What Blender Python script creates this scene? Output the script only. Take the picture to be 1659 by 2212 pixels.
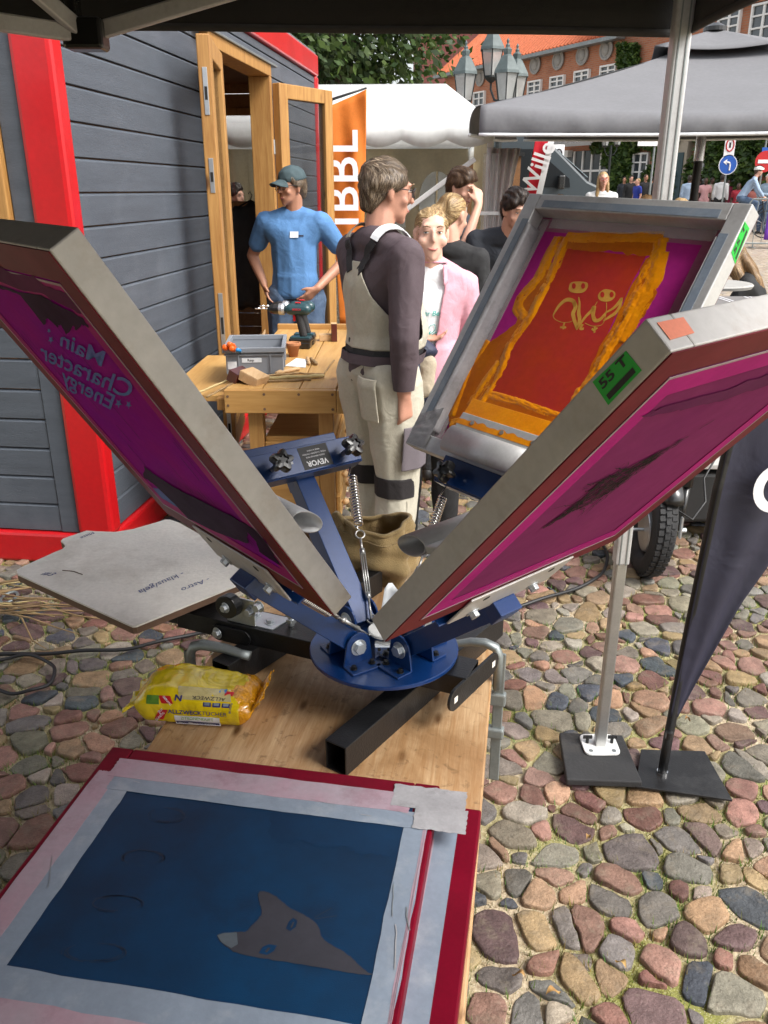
import bpy, bmesh, math, random
import numpy as np
from mathutils import Vector, Matrix, noise as mnoise
from mathutils.bvhtree import BVHTree
R = math.radians
random.seed(11); rnd = random.Random(5)
for o in list(bpy.data.objects): bpy.data.objects.remove(o)
scene = bpy.context.scene
COL = scene.collection
# ------------------------------------------------------------------ camera
CAM_H = 1.65; PITCH = R(21.3); FPX = 1785.0
cd = bpy.data.cameras.new('camera'); cam = bpy.data.objects.new('camera', cd); COL.objects.link(cam)
cd.sensor_fit = 'VERTICAL'; cd.sensor_height = 36.0; cd.lens = 36.0 * FPX / 2212.0
cd.clip_start = .02; cd.clip_end = 500
cam.location = (0, 0, CAM_H); cam.rotation_euler = (math.pi / 2 - PITCH, 0, 0)
scene.camera = cam
scene.render.resolution_x = 768; scene.render.resolution_y = 1024
# ------------------------------------------------------------------ world: bright overcast day
SUN_AZ, SUN_EL = R(122), R(49)            # azimuth clockwise from +Y
w = bpy.data.worlds.new('World'); scene.world = w; w.use_nodes = True
nt = w.node_tree; nt.nodes.clear()
sky = nt.nodes.new('ShaderNodeTexSky'); sky.sky_type = 'NISHITA'; sky.sun_disc = False
sky.sun_elevation = SUN_EL; sky.sun_rotation = SUN_AZ; sky.air_density = 1.0; sky.dust_density = 4.0; sky.ozone_density = .6
hs = nt.nodes.new('ShaderNodeHueSaturation'); hs.inputs['Saturation'].default_value = .28
bg = nt.nodes.new('ShaderNodeBackground'); bg.inputs['Strength'].default_value = .125
wo = nt.nodes.new('ShaderNodeOutputWorld')
nt.links.new(sky.outputs[0], hs.inputs['Color']); nt.links.new(hs.outputs[0], bg.inputs[0]); nt.links.new(bg.outputs[0], wo.inputs[0])
sd = bpy.data.lights.new('sun', 'SUN'); sun = bpy.data.objects.new('sun', sd); COL.objects.link(sun)
sd.energy = 1.5; sd.angle = R(24); sd.color = (1, .97, .92)
sv = Vector((math.sin(SUN_AZ) * math.cos(SUN_EL), math.cos(SUN_AZ) * math.cos(SUN_EL), math.sin(SUN_EL)))
sun.rotation_euler = sv.to_track_quat('Z', 'Y').to_euler(); sun.location = (3, -3, 8)
vs = scene.view_settings; vs.view_transform = 'Standard'; vs.look = 'None'; vs.exposure = 1.32; vs.gamma = 1.0
vs.use_curve_mapping = False
# ------------------------------------------------------------------ helpers
FW = Vector((0, math.cos(PITCH), -math.sin(PITCH))); UP = Vector((0, math.sin(PITCH), math.cos(PITCH)))
def at(u, v, Y=None, Z=None):
    """a point of the place seen in direction (u, v), at distance Y ahead or height Z"""
    r = FW + Vector((1, 0, 0)) * ((u - 829.5) / FPX) + UP * ((1106 - v) / FPX)
    k = Y / r.y if Y is not None else (Z - CAM_H) / r.z
    return Vector((0, 0, CAM_H)) + r * k
TMP = bpy.data.scenes.new('workbench_scene')       # empty scratch scene for evaluating modifiers quickly, removed at the end
def evaluated(o):
    TMP.collection.objects.link(o); vl = TMP.view_layers[0]; vl.update(); dg = vl.depsgraph; me = bpy.data.meshes.new_from_object(o.evaluated_get(dg)); TMP.collection.objects.unlink(o); return me
ROOT = {}
def thing(name, label, cat, loc=(0, 0, 0), rotz=0, group=None, M=None):
    o = bpy.data.objects.new(name, None); COL.objects.link(o); o.empty_display_size = .1
    mt = M.copy() if M is not None else Matrix.Translation(Vector(loc)) @ Matrix.Rotation(rotz, 4, 'Z')
    o.matrix_basis = mt; ROOT[o] = mt; tag(o, label, cat, group); return o
def tag(o, label=None, cat=None, group=None, kind=None):
    if label: o['label'] = label
    if cat: o['category'] = cat
    if group: o['group'] = group
    if kind: o['kind'] = kind
    return o
def link(o, parent=None):
    COL.objects.link(o)
    if parent is not None:
        o.parent = parent; ROOT[o] = ROOT.get(parent, Matrix())
    else: ROOT.setdefault(o, Matrix())
    return o
def copy_tree(o, parent=None, label=None):
    c = o.copy(); COL.objects.link(c); c.parent = parent
    if label: c['label'] = label
    for ch in o.children: copy_tree(ch, c)
    return c
def frameM(o, x, y, z):
    M = Matrix((x, y, z)).transposed().to_4x4(); M.translation = o; return M
def basis(d, up=Vector((0, 0, 1))):
    d = Vector(d).normalized(); up = Vector(up)
    if abs(d.dot(up.normalized())) > .995: up = Vector((0, 1, 0)) if abs(d.y) < .9 else Vector((1, 0, 0))
    x = d.cross(up).normalized(); return x, d, x.cross(d).normalized()
class MB:
    def __init__(s, M=None): s.v = []; s.f = []; s.mi = []; s.M = M; s.k = 0; s.col = None
    def add(s, vs, fs, M=None):
        n = len(s.v); mm = None
        if (M.determinant() if M is not None else 1) * (s.M.determinant() if s.M is not None else 1) < 0: fs = [tuple(reversed(f)) for f in fs]
        if s.M is not None: mm = s.M @ M if M is not None else s.M
        else: mm = M
        s.v += [mm @ Vector(p) for p in vs] if mm is not None else [Vector(p) for p in vs]
        s.f += [tuple(i + n for i in f) for f in fs]; s.mi += [s.k] * len(fs); return s
    def box(s, c, d, M=None):
        x, y, z = d[0] / 2, d[1] / 2, d[2] / 2; c = Vector(c)
        vs = [c + Vector((i * x, j * y, k * z)) for k in (-1, 1) for j in (-1, 1) for i in (-1, 1)]
        return s.add(vs, [(0, 2, 3, 1), (4, 5, 7, 6), (0, 1, 5, 4), (2, 6, 7, 3), (0, 4, 6, 2), (1, 3, 7, 5)], M)
    def bar(s, p0, p1, w, h, up=(0, 0, 1)):
        p0, p1 = Vector(p0), Vector(p1); x, d, z = basis(p1 - p0, up)
        return s.box((0, 0, 0), (w, (p1 - p0).length, h), frameM((p0 + p1) / 2, x, d, z))
    def prism(s, poly, h, M=None, z0=0):
        n = len(poly); vs = [(p[0], p[1], z0) for p in poly] + [(p[0], p[1], z0 + h) for p in poly]
        a = sum(poly[i][0] * poly[(i + 1) % n][1] - poly[(i + 1) % n][0] * poly[i][1] for i in range(n))
        if a < 0: vs = vs[:n][::-1] + vs[n:][::-1]
        fs = [tuple(range(n - 1, -1, -1)), tuple(range(n, 2 * n))] + [(i, (i + 1) % n, n + (i + 1) % n, n + i) for i in range(n)]
        return s.add(vs, fs, M)
    def tube(s, pts, r, seg=8, closed=False, sx=1.0, up=(0, 0, 1)):
        pts = [Vector(p) for p in pts]; n = len(pts)
        rs = r if isinstance(r, (list, tuple)) else [r] * n
        vs = []; x = None
        for i, p in enumerate(pts):
            d = (pts[(i + 1) % n] - pts[i - 1]) if closed else (pts[min(i + 1, n - 1)] - pts[max(i - 1, 0)])
            if d.length < 1e-9: d = Vector((0, 0, 1))
            d.normalize()
            if x is None: x = basis(d, up)[0]
            else:
                x = x - d * x.dot(d)
                x = x.normalized() if x.length > 1e-6 else basis(d, up)[0]
            y = d.cross(x)
            for k in range(seg):
                a = 2 * math.pi * k / seg; vs.append(p + (x * math.cos(a) * sx + y * math.sin(a)) * rs[i])
        fs = []
        for i in range(n if closed else n - 1):
            j = (i + 1) % n
            for k in range(seg): fs.append((i * seg + k, i * seg + (k + 1) % seg, j * seg + (k + 1) % seg, j * seg + k))
        if not closed: fs += [tuple(range(seg - 1, -1, -1)), tuple((n - 1) * seg + k for k in range(seg))]
        return s.add(vs, fs)
    def lathe(s, prof, M=None, seg=16, cap=True):
        vs = [(r * math.cos(2 * math.pi * k / seg), r * math.sin(2 * math.pi * k / seg), z) for r, z in prof for k in range(seg)]
        n = len(prof); fs = [(i * seg + k, i * seg + (k + 1) % seg, (i + 1) * seg + (k + 1) % seg, (i + 1) * seg + k) for i in range(n - 1) for k in range(seg)]
        if cap: fs += [tuple(range(seg - 1, -1, -1)), tuple((n - 1) * seg + k for k in range(seg))]
        return s.add(vs, fs, M)
    def cyl(s, p0, p1, r, seg=12, r1=None):
        p0, p1 = Vector(p0), Vector(p1); x, d, z = basis(p1 - p0)
        return s.lathe([(r, 0), (r if r1 is None else r1, (p1 - p0).length)], frameM(p0, x, -z, d), seg)
    def ball(s, c, rad, seg=12, rings=8, M=None):
        rad = (rad,) * 3 if not isinstance(rad, (tuple, list)) else rad; vs = []; c = Vector(c)
        for i in range(1, rings):
            t = math.pi * i / rings
            for k in range(seg):
                a = 2 * math.pi * k / seg; vs.append(c + Vector((rad[0] * math.sin(t) * math.cos(a), rad[1] * math.sin(t) * math.sin(a), rad[2] * math.cos(t))))
        n = len(vs); vs += [c + Vector((0, 0, rad[2])), c - Vector((0, 0, rad[2]))]
        fs = [(i * seg + k, (i + 1) * seg + k, (i + 1) * seg + (k + 1) % seg, i * seg + (k + 1) % seg) for i in range(rings - 2) for k in range(seg)]
        fs += [(n, k, (k + 1) % seg) for k in range(seg)] + [(n + 1, (rings - 2) * seg + (k + 1) % seg, (rings - 2) * seg + k) for k in range(seg)]
        return s.add(vs, fs, M)
    def grid(s, fn, nu, nv, closed_u=False):
        vs = [fn(i / (nu if closed_u else nu - 1), j / (nv - 1)) for j in range(nv) for i in range(nu)]
        fs = [(j * nu + i, j * nu + (i + 1) % nu, (j + 1) * nu + (i + 1) % nu, (j + 1) * nu + i) for j in range(nv - 1) for i in range(nu if closed_u else nu - 1)]
        return s.add(vs, fs)
    def orient(s, want, M):
        wv = (M.to_3x3() @ Vector(want)); out = []
        for f in s.f:
            a, b, c = s.v[f[0]], s.v[f[1]], s.v[f[2]]; out.append(f if (b - a).cross(c - a).dot(wv) >= 0 else tuple(reversed(f)))
        s.f = out; return s
    def mesh(s, name, inv=None):
        me = bpy.data.meshes.new(name)
        me.from_pydata([tuple(inv @ p) if inv is not None else tuple(p) for p in s.v], [], s.f); return me
    def build(s, name, mat, parent=None, bevel=0, smooth=False, world=True, solid=0, seg=2, label=None, sub=0):
        inv = ROOT[parent].inverted() if (parent is not None and world and parent in ROOT) else None
        me = s.mesh(name, inv)
        for m in (mat if isinstance(mat, (list, tuple)) else [mat]): me.materials.append(MAT(m))
        if any(s.mi): me.polygons.foreach_set('material_index', s.mi)
        if smooth: me.polygons.foreach_set('use_smooth', [True] * len(me.polygons))
        if s.col is not None:
            ca = me.color_attributes.new('Col', 'FLOAT_COLOR', 'POINT')
            ca.data.foreach_set('color', np.asarray(s.col, dtype=np.float32).ravel())
        o = bpy.data.objects.new(name, me); link(o, parent)
        if label: o['label'] = label
        if solid: m = o.modifiers.new('s', 'SOLIDIFY'); m.thickness = solid; m.offset = 0
        if bevel: m = o.modifiers.new('b', 'BEVEL'); m.width = bevel; m.segments = seg; m.limit_method = 'ANGLE'; m.angle_limit = R(40)
        if sub: m = o.modifiers.new('u', 'SUBSURF'); m.levels = sub; m.render_levels = sub
        if smooth and bevel: pass
        return o
# ------------------------------------------------------------------ materials
MATS = {}
def MAT(m): return MATS[m] if isinstance(m, str) else m
def mat(name, col, rough=.6, metal=0, var=.25, vs=6, bump=0, bs=80, col2=None, spec=.5, coat=0, stretch=(1, 1, 1), attr=False, trans=0, wrinkle=0, ws=12, alpha=1, transm=0, fine=.06, dirt_or_shade=None, ds=3, emis=0, sheen=0):
    m = bpy.data.materials.new(name); m.use_nodes = True; MATS[name] = m
    n = m.node_tree.nodes; l = m.node_tree.links; b = n['Principled BSDF']; out = n['Material Output']
    b.inputs['Roughness'].default_value = rough; b.inputs['Metallic'].default_value = metal
    b.inputs['Specular IOR Level'].default_value = spec; b.inputs['Coat Weight'].default_value = coat; b.inputs['Coat Roughness'].default_value = .12
    b.inputs['Transmission Weight'].default_value = transm; b.inputs['Alpha'].default_value = alpha
    b.inputs['Sheen Weight'].default_value = sheen
    if emis: b.inputs['Emission Color'].default_value = (*col, 1); b.inputs['Emission Strength'].default_value = emis
    tc = n.new('ShaderNodeTexCoord'); mp = n.new('ShaderNodeMapping'); mp.inputs['Scale'].default_value = stretch
    l.new(tc.outputs['Object'], mp.inputs[0])
    nz = n.new('ShaderNodeTexNoise'); nz.inputs['Scale'].default_value = vs; nz.inputs['Detail'].default_value = 7; nz.inputs['Roughness'].default_value = .62
    l.new(mp.outputs[0], nz.inputs['Vector'])
    rp = n.new('ShaderNodeMapRange'); rp.inputs['From Min'].default_value = .3; rp.inputs['From Max'].default_value = .7
    l.new(nz.outputs[0], rp.inputs[0])
    mix = n.new('ShaderNodeMix'); mix.data_type = 'RGBA'
    c2 = col2 if col2 is not None else tuple(c * (1 - var) for c in col)
    A, B = mix.inputs[6], mix.inputs[7]
    if attr:
        a = n.new('ShaderNodeAttribute'); a.attribute_name = 'Col'
        mu = n.new('ShaderNodeMix'); mu.data_type = 'RGBA'; mu.blend_type = 'MULTIPLY'; mu.inputs[0].default_value = 1; mu.inputs[7].default_value = (1 - var, 1 - var, 1 - var, 1)
        l.new(a.outputs[0], A); l.new(a.outputs[0], mu.inputs[6]); l.new(mu.outputs[2], B)
    else: A.default_value = (*col, 1); B.default_value = (*c2, 1)
    l.new(rp.outputs[0], mix.inputs[0]); cur = mix.outputs[2]
    if fine:
        n2 = n.new('ShaderNodeTexNoise'); n2.inputs['Scale'].default_value = vs * 14; n2.inputs['Detail'].default_value = 3; l.new(mp.outputs[0], n2.inputs['Vector'])
        r2 = n.new('ShaderNodeMapRange'); r2.inputs['To Min'].default_value = 1 - fine * 2; r2.inputs['To Max'].default_value = 1 + fine * 2; l.new(n2.outputs[0], r2.inputs[0])
        m2 = n.new('ShaderNodeMix'); m2.data_type = 'RGBA'; m2.blend_type = 'MULTIPLY'; m2.inputs[0].default_value = 1
        l.new(cur, m2.inputs[6]); l.new(r2.outputs[0], m2.inputs[7]); cur = m2.outputs[2]
    if dirt_or_shade:
        n3 = n.new('ShaderNodeTexNoise'); n3.inputs['Scale'].default_value = ds; n3.inputs['Detail'].default_value = 9; n3.inputs['Roughness'].default_value = .7; l.new(tc.outputs['Object'], n3.inputs['Vector'])
        r3 = n.new('ShaderNodeMapRange'); r3.inputs['From Min'].default_value = .52; r3.inputs['From Max'].default_value = .72; r3.inputs['To Max'].default_value = dirt_or_shade[3]; l.new(n3.outputs[0], r3.inputs[0])
        m3 = n.new('ShaderNodeMix'); m3.data_type = 'RGBA'; l.new(r3.outputs[0], m3.inputs[0]); l.new(cur, m3.inputs[6]); m3.inputs[7].default_value = (*dirt_or_shade[:3], 1); cur = m3.outputs[2]
    l.new(cur, b.inputs['Base Color'])
    rr = n.new('ShaderNodeMapRange'); rr.inputs['To Min'].default_value = max(rough - .08, .02); rr.inputs['To Max'].default_value = min(rough + .1, 1); l.new(nz.outputs[0], rr.inputs[0]); l.new(rr.outputs[0], b.inputs['Roughness'])
    h = None
    if bump:
        nb = n.new('ShaderNodeTexNoise'); nb.inputs['Scale'].default_value = bs; nb.inputs['Detail'].default_value = 4; l.new(mp.outputs[0], nb.inputs['Vector'])
        bp = n.new('ShaderNodeBump'); bp.inputs['Strength'].default_value = bump; bp.inputs['Distance'].default_value = .004; l.new(nb.outputs[0], bp.inputs['Height']); h = bp
    if wrinkle:
        nw = n.new('ShaderNodeTexNoise'); nw.inputs['Scale'].default_value = ws; nw.inputs['Detail'].default_value = 3; nw.inputs['Distortion'].default_value = .8; l.new(mp.outputs[0], nw.inputs['Vector'])
        bw = n.new('ShaderNodeBump'); bw.inputs['Strength'].default_value = wrinkle; bw.inputs['Distance'].default_value = .03; l.new(nw.outputs[0], bw.inputs['Height'])
        if h: l.new(h.outputs[0], bw.inputs['Normal'])
        h = bw
    if h: l.new(h.outputs[0], b.inputs['Normal'])
    if trans:
        tr = n.new('ShaderNodeBsdfTranslucent'); l.new(cur, tr.inputs[0]); ms = n.new('ShaderNodeMixShader'); ms.inputs[0].default_value = trans
        l.new(b.outputs[0], ms.inputs[1]); l.new(tr.outputs[0], ms.inputs[2]); l.new(ms.outputs[0], out.inputs[0])
    return m
def wood(name, c1, c2, axis='Y', scale=1.0, rough=.55, knots=True, bump=.25, dirt_or_shade=None, stain=None):
    m = mat(name, c1, rough, var=.12, vs=2.5, bump=0, fine=0, dirt_or_shade=dirt_or_shade, ds=4)
    n = m.node_tree.nodes; l = m.node_tree.links; b = n['Principled BSDF']
    tc = n.new('ShaderNodeTexCoord'); mp = n.new('ShaderNodeMapping'); s = {'X': (1.2, 16, 16), 'Y': (16, 1.2, 16), 'Z': (16, 16, 1.2)}[axis]
    mp.inputs['Scale'].default_value = [v * scale for v in s]; l.new(tc.outputs['Object'], mp.inputs[0])
    nz = n.new('ShaderNodeTexNoise'); nz.inputs['Scale'].default_value = 1.6; nz.inputs['Detail'].default_value = 8; nz.inputs['Roughness'].default_value = .6; nz.inputs['Distortion'].default_value = 1.1; l.new(mp.outputs[0], nz.inputs['Vector'])
    nf = n.new('ShaderNodeTexNoise'); nf.inputs['Scale'].default_value = 9; nf.inputs['Detail'].default_value = 4; l.new(mp.outputs[0], nf.inputs['Vector'])
    ad = n.new('ShaderNodeMath'); ad.operation = 'MULTIPLY_ADD'; ad.inputs[1].default_value = .45; l.new(nf.outputs[0], ad.inputs[0]); l.new(nz.outputs[0], ad.inputs[2])
    rp = n.new('ShaderNodeMapRange'); rp.inputs['From Min'].default_value = .5; rp.inputs['From Max'].default_value = .95; l.new(ad.outputs[0], rp.inputs[0])
    mx = n.new('ShaderNodeMix'); mx.data_type = 'RGBA'; l.new(rp.outputs[0], mx.inputs[0]); mx.inputs[7].default_value = (*c2, 1)
    src = b.inputs['Base Color'].links[0].from_socket; l.new(src, mx.inputs[6]); cur = mx.outputs[2]
    if knots:
        vo = n.new('ShaderNodeTexVoronoi'); vo.inputs['Scale'].default_value = 1.0
        if stain: vo.voronoi_dimensions = '2D'
        vm = n.new('ShaderNodeMapping'); s2 = {'X': (2.0, 5, 5), 'Y': (5, 2.0, 5), 'Z': (5, 5, 2.0)}[axis]; vm.inputs['Scale'].default_value = [v * scale for v in s2]
        l.new(tc.outputs['Object'], vm.inputs[0]); l.new(vm.outputs[0], vo.inputs['Vector'])
        rk = n.new('ShaderNodeMapRange'); rk.inputs['From Min'].default_value = .10; rk.inputs['From Max'].default_value = .03; l.new(vo.outputs[0], rk.inputs[0])
        mk = n.new('ShaderNodeMix'); mk.data_type = 'RGBA'; mk.inputs[7].default_value = (c2[0] * .35, c2[1] * .3, c2[2] * .25, 1); l.new(rk.outputs[0], mk.inputs[0]); l.new(cur, mk.inputs[6]); cur = mk.outputs[2]
    if stain:
        for sc_, lo, hi, amt, cc in ((4.2, .45, .64, .8, stain), (38, .57, .68, .6, (stain[0] * .5, stain[1] * .5, stain[2] * .5))):
            ns = n.new('ShaderNodeTexNoise'); ns.inputs['Scale'].default_value = sc_; ns.inputs['Detail'].default_value = 8; ns.inputs['Roughness'].default_value = .62; ns.inputs['Distortion'].default_value = .6; l.new(tc.outputs['Object'], ns.inputs['Vector'])
            rs = n.new('ShaderNodeMapRange'); rs.inputs['From Min'].default_value = lo; rs.inputs['From Max'].default_value = hi; rs.inputs['To Max'].default_value = amt; l.new(ns.outputs[0], rs.inputs[0])
            mm_ = n.new('ShaderNodeMix'); mm_.data_type = 'RGBA'; l.new(rs.outputs[0], mm_.inputs[0]); l.new(cur, mm_.inputs[6]); mm_.inputs[7].default_value = (*cc, 1); cur = mm_.outputs[2]
    l.new(cur, b.inputs['Base Color'])
    bp = n.new('ShaderNodeBump'); bp.inputs['Strength'].default_value = bump; bp.inputs['Distance'].default_value = .002; l.new(ad.outputs[0], bp.inputs['Height']); l.new(bp.outputs[0], b.inputs['Normal'])
    return m
def glass(name, tint=(.9, .95, .95), alpha=.25, rough=.03):
    m = bpy.data.materials.new(name); m.use_nodes = True; MATS[name] = m; n = m.node_tree.nodes; l = m.node_tree.links
    b = n['Principled BSDF']; b.inputs['Base Color'].default_value = (*tint, 1); b.inputs['Roughness'].default_value = rough; b.inputs['Specular IOR Level'].default_value = .8
    t = n.new('ShaderNodeBsdfTransparent'); ms = n.new('ShaderNodeMixShader'); ms.inputs[0].default_value = alpha
    l.new(t.outputs[0], ms.inputs[1]); l.new(b.outputs[0], ms.inputs[2]); l.new(ms.outputs[0], n['Material Output'].inputs[0]); return m
# ------------------------------------------------------------------ text as flat mesh
def text_mesh(body, size, bold=0, sx=1, align='CENTER', shear=0, spacing=1):
    c = bpy.data.curves.new('lettering', 'FONT'); c.body = body; c.size = size; c.align_x = align; c.align_y = 'CENTER'; c.offset = bold * size; c.shear = shear; c.space_character = spacing; c.resolution_u = 3
    o = bpy.data.objects.new('tmp', c); me = evaluated(o)
    vs = [(v.co.x * sx, v.co.y, 0) for v in me.vertices]; fs = [tuple(p.vertices) for p in me.polygons]
    bpy.data.objects.remove(o); bpy.data.curves.remove(c); bpy.data.meshes.remove(me); return vs, fs
def lettering(body, size, M, mt, parent, name='lettering', fn=None, **k):
    vs, fs = text_mesh(body, size, **k); b = MB()
    if fn: b.v = [fn(*p[:2]) for p in vs]; b.f = fs; b.mi = [0] * len(fs)
    else: b.add(vs, fs, M)
    return b.build(name, mt, parent)
# ------------------------------------------------------------------ blob modelling: hulls of ellipsoids fused by a voxel remesh
_ic = bmesh.new(); bmesh.ops.create_icosphere(_ic, subdivisions=2, radius=1); ICO = np.array([v.co[:] for v in _ic.verts]); _ic.free()
class Blob:
    def __init__(s): s.bm = bmesh.new()
    def hull(s, *bl, grow=0):
        """each blob: (center, radii or r[, 3x3 matrix])"""
        pts = []
        for b in bl:
            r = b[1] if isinstance(b[1], (tuple, list)) else (b[1],) * 3
            p = ICO * (np.array(r) + grow)
            if len(b) > 2: p = p @ np.array(b[2]).T
            pts.append(p + np.array(b[0]))
        vs = [s.bm.verts.new(p) for p in np.concatenate(pts)]
        g = bmesh.ops.convex_hull(s.bm, input=vs, use_existing_faces=False)
        dead = [e for e in set(g['geom_interior'] + g['geom_unused']) if isinstance(e, bmesh.types.BMVert) and e.is_valid]
        bmesh.ops.delete(s.bm, geom=dead, context='VERTS')
        return s
    def chain(s, *bl, grow=0):
        for a, b in zip(bl[:-1], bl[1:]): s.hull(a, b, grow=grow)
        return s
    def finish(s, name, mt, parent, vox=.01, smooth=4, disp=None, cuts=(), solid=0, dec=0, fac=.5, label=None):
        """disp(p, n) -> new position; everything is in the thing's local frame"""
        me = bpy.data.meshes.new('tmp'); s.bm.to_mesh(me); s.bm.free(); o = bpy.data.objects.new('tmp', me)
        m = o.modifiers.new('r', 'REMESH'); m.mode = 'VOXEL'; m.voxel_size = vox; m.use_smooth_shade = True
        if smooth: m = o.modifiers.new('s', 'SMOOTH'); m.iterations = smooth; m.factor = fac
        m2 = evaluated(o)
        bpy.data.objects.remove(o); bpy.data.meshes.remove(me)
        if disp:
            nn = [v.normal.copy() for v in m2.vertices]
            for v, q in zip(m2.vertices, nn): v.co = disp(v.co, q)
        if cuts:
            bm = bmesh.new(); bm.from_mesh(m2)
            for co, no in cuts: bmesh.ops.bisect_plane(bm, geom=bm.verts[:] + bm.edges[:] + bm.faces[:], plane_co=co, plane_no=no, clear_outer=True)
            bm.to_mesh(m2); bm.free()
        m2.name = name; m2.materials.clear(); m2.materials.append(MAT(mt)); m2.polygons.foreach_set('use_smooth', [True] * len(m2.polygons))
        o = bpy.data.objects.new(name, m2); link(o, parent)
        if solid: k = o.modifiers.new('s', 'SOLIDIFY'); k.thickness = solid; k.offset = 1
        if label: o['label'] = label
        return o
def fbm(p, s, seed=0, oct=3): return mnoise.fractal(Vector(p) * s + Vector((seed * 7.3, seed * 3.1, seed * 1.7)), 1.0, 2.0, oct)
def folds(amp, s=9, st=(1, 1, .45), seed=0):
    def f(p, n): return p + n * (amp * (1 - 2 * abs(mnoise.noise(Vector((p.x * st[0], p.y * st[1], p.z * st[2])) * s + Vector((seed, seed * 2, 0))))))
    return f
def ribbon(path, w, bvh, off, n=24, M=None):
    """a flat strap following a surface; path in local coords"""
    pts = [Vector(p) for p in path]; out = []
    L = [0]
    for a, b in zip(pts[:-1], pts[1:]): L.append(L[-1] + (b - a).length)
    P = []
    for i in range(n):
        t = L[-1] * i / (n - 1); k = max(j for j in range(len(L)) if L[j] <= t + 1e-9); k = min(k, len(pts) - 2)
        q = pts[k].lerp(pts[k + 1], (t - L[k]) / max(L[k + 1] - L[k], 1e-9)); c, no, _, _ = bvh.find_nearest(q); P.append((c, no))
    vs = []
    for i, (c, no) in enumerate(P):
        d = (P[min(i + 1, n - 1)][0] - P[max(i - 1, 0)][0]).normalized(); sd_ = d.cross(no).normalized()
        for q in (-.5, .5):
            p2 = c + sd_ * (w * q); c2, n2, _, _ = bvh.find_nearest(p2); vs.append(c2 + n2 * off)
    return vs, [(2 * i, 2 * i + 1, 2 * i + 3, 2 * i + 2) for i in range(n - 1)]
def add_strands(hair, cols, n, length, flow, lift=.004, width=.0016, seed=1, seg=4, keep=None, jitter=.25):
    """fine hair strands lying over a hair mesh; flow(p) gives the combing direction"""
    me = hair.data; r = random.Random(seed); m = MB(); m.col = []; polys = me.polygons; w_ = np.array([p.area for p in polys]); cum = np.cumsum(w_ / w_.sum()); bv = bvh_of(hair)
    idx = np.searchsorted(cum, np.array([r.random() for _ in range(n)]))
    for i in idx:
        pl = polys[int(min(i, len(polys) - 1))]; p = pl.center.copy(); nr = pl.normal.copy()
        if keep and not keep(p): continue
        L = length * r.uniform(.6, 1.3); c = cols[r.randrange(len(cols))]; k = r.uniform(.65, 1.3); w0 = width * r.uniform(.6, 1.4); vs = []; jit = Vector((r.gauss(0, jitter), r.gauss(0, jitter), r.gauss(0, jitter)))
        for s in range(seg + 1):
            d = flow(p).normalized() + jit; d = (d - nr * d.dot(nr))
            d = d.normalized() if d.length > 1e-5 else Vector((0, 0, -1)); sd = d.cross(nr).normalized(); q = p + nr * (lift * (.3 + s / seg * r.uniform(.2, 1.0))); w_s = w0 * (1 - s / seg * .75); vs += [q - sd * w_s, q + sd * w_s]
            p = p + d * (L / seg); h = bv.find_nearest(p)
            if h[0] is not None and (p - h[0]).length < .02: p, nr = h[0].copy(), h[1].copy()
        m.add(vs, [(2 * s, 2 * s + 1, 2 * s + 3, 2 * s + 2) for s in range(seg)]); m.col += [(c[0] * k, c[1] * k, c[2] * k, 1)] * len(vs)
    o = m.build('hair_strands', 'hair_strand', hair, world=False, smooth=True); o['kind'] = 'stuff'; return o
def bvh_of(o):
    me = o.data; return BVHTree.FromPolygons([v.co.copy() for v in me.vertices], [tuple(p.vertices) for p in me.polygons])
# ------------------------------------------------------------------ palette
mat('steel', (.55, .55, .54), .38, .9, var=.25, vs=14, bump=.05)
mat('zinc', (.6, .63, .65), .35, .85, var=.2, vs=20)
mat('galv', (.30, .33, .33), .5, .7, var=.3, vs=10, bump=.1, bs=60)
mat('chrome', (.75, .75, .75), .18, 1, var=.1)
mat('alu', (.55, .55, .55), .45, .45, var=.12, vs=9, bump=.04, bs=200, dirt_or_shade=(.16, .13, .12, .35), ds=11)
mat('alu_worn', (.52, .50, .48), .5, .3, var=.18, vs=6, bump=.08, dirt_or_shade=(.3, .22, .16, .4), ds=14)
mat('blue_steel', (.004, .034, .145), .3, .1, var=.2, vs=15, bump=.06, bs=300, coat=.15)
mat('black_steel', (.012, .012, .013), .38, .2, var=.3, vs=18, bump=.15, bs=250, dirt_or_shade=(.06, .06, .06, .5), ds=9)
mat('black_plastic', (.012, .012, .012), .28, 0, var=.2, coat=.3)
mat('rubber', (.022, .022, .023), .75, 0, var=.35, vs=12, bump=.4, bs=120, dirt_or_shade=(.09, .08, .07, .5), ds=6)
mat('white_plastic', (.75, .75, .73), .4, var=.06, dirt_or_shade=(.35, .3, .25, .3), ds=20)
mat('white_paint', (.8, .8, .78), .5, var=.05)
mat('red_paint', (.50, .006, .010), .34, 0, var=.12, vs=3, bump=.2, bs=40, coat=.25, dirt_or_shade=(.25, .01, .01, .3), ds=2)
mat('red_resin', (.145, .002, .013), .42, 0, var=.3, vs=10, spec=.12, dirt_or_shade=(.08, .004, .01, .6), ds=8)
mat('grey_board', (.080, .094, .116), .50, 0, var=.24, vs=2.2, stretch=(1, 1, 9), bump=.4, bs=60, dirt_or_shade=(.14, .155, .18, .4), ds=2.2)
wood('oak', (.46, .25, .075), (.27, .12, .028), 'Z')
wood('oak_dark', (.22, .10, .03), (.10, .04, .012), 'Y')
wood('pine_room', (.33, .17, .06), (.2, .09, .03), 'X')
wood('table_wood', (.56, .385, .215), (.33, .175, .07), 'Y', 2.0, .5, bump=.4, stain=(.24, .125, .05))
wood('table_edge', (.5, .36, .2), (.34, .2, .09), 'Y', 1.2, .6)
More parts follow.
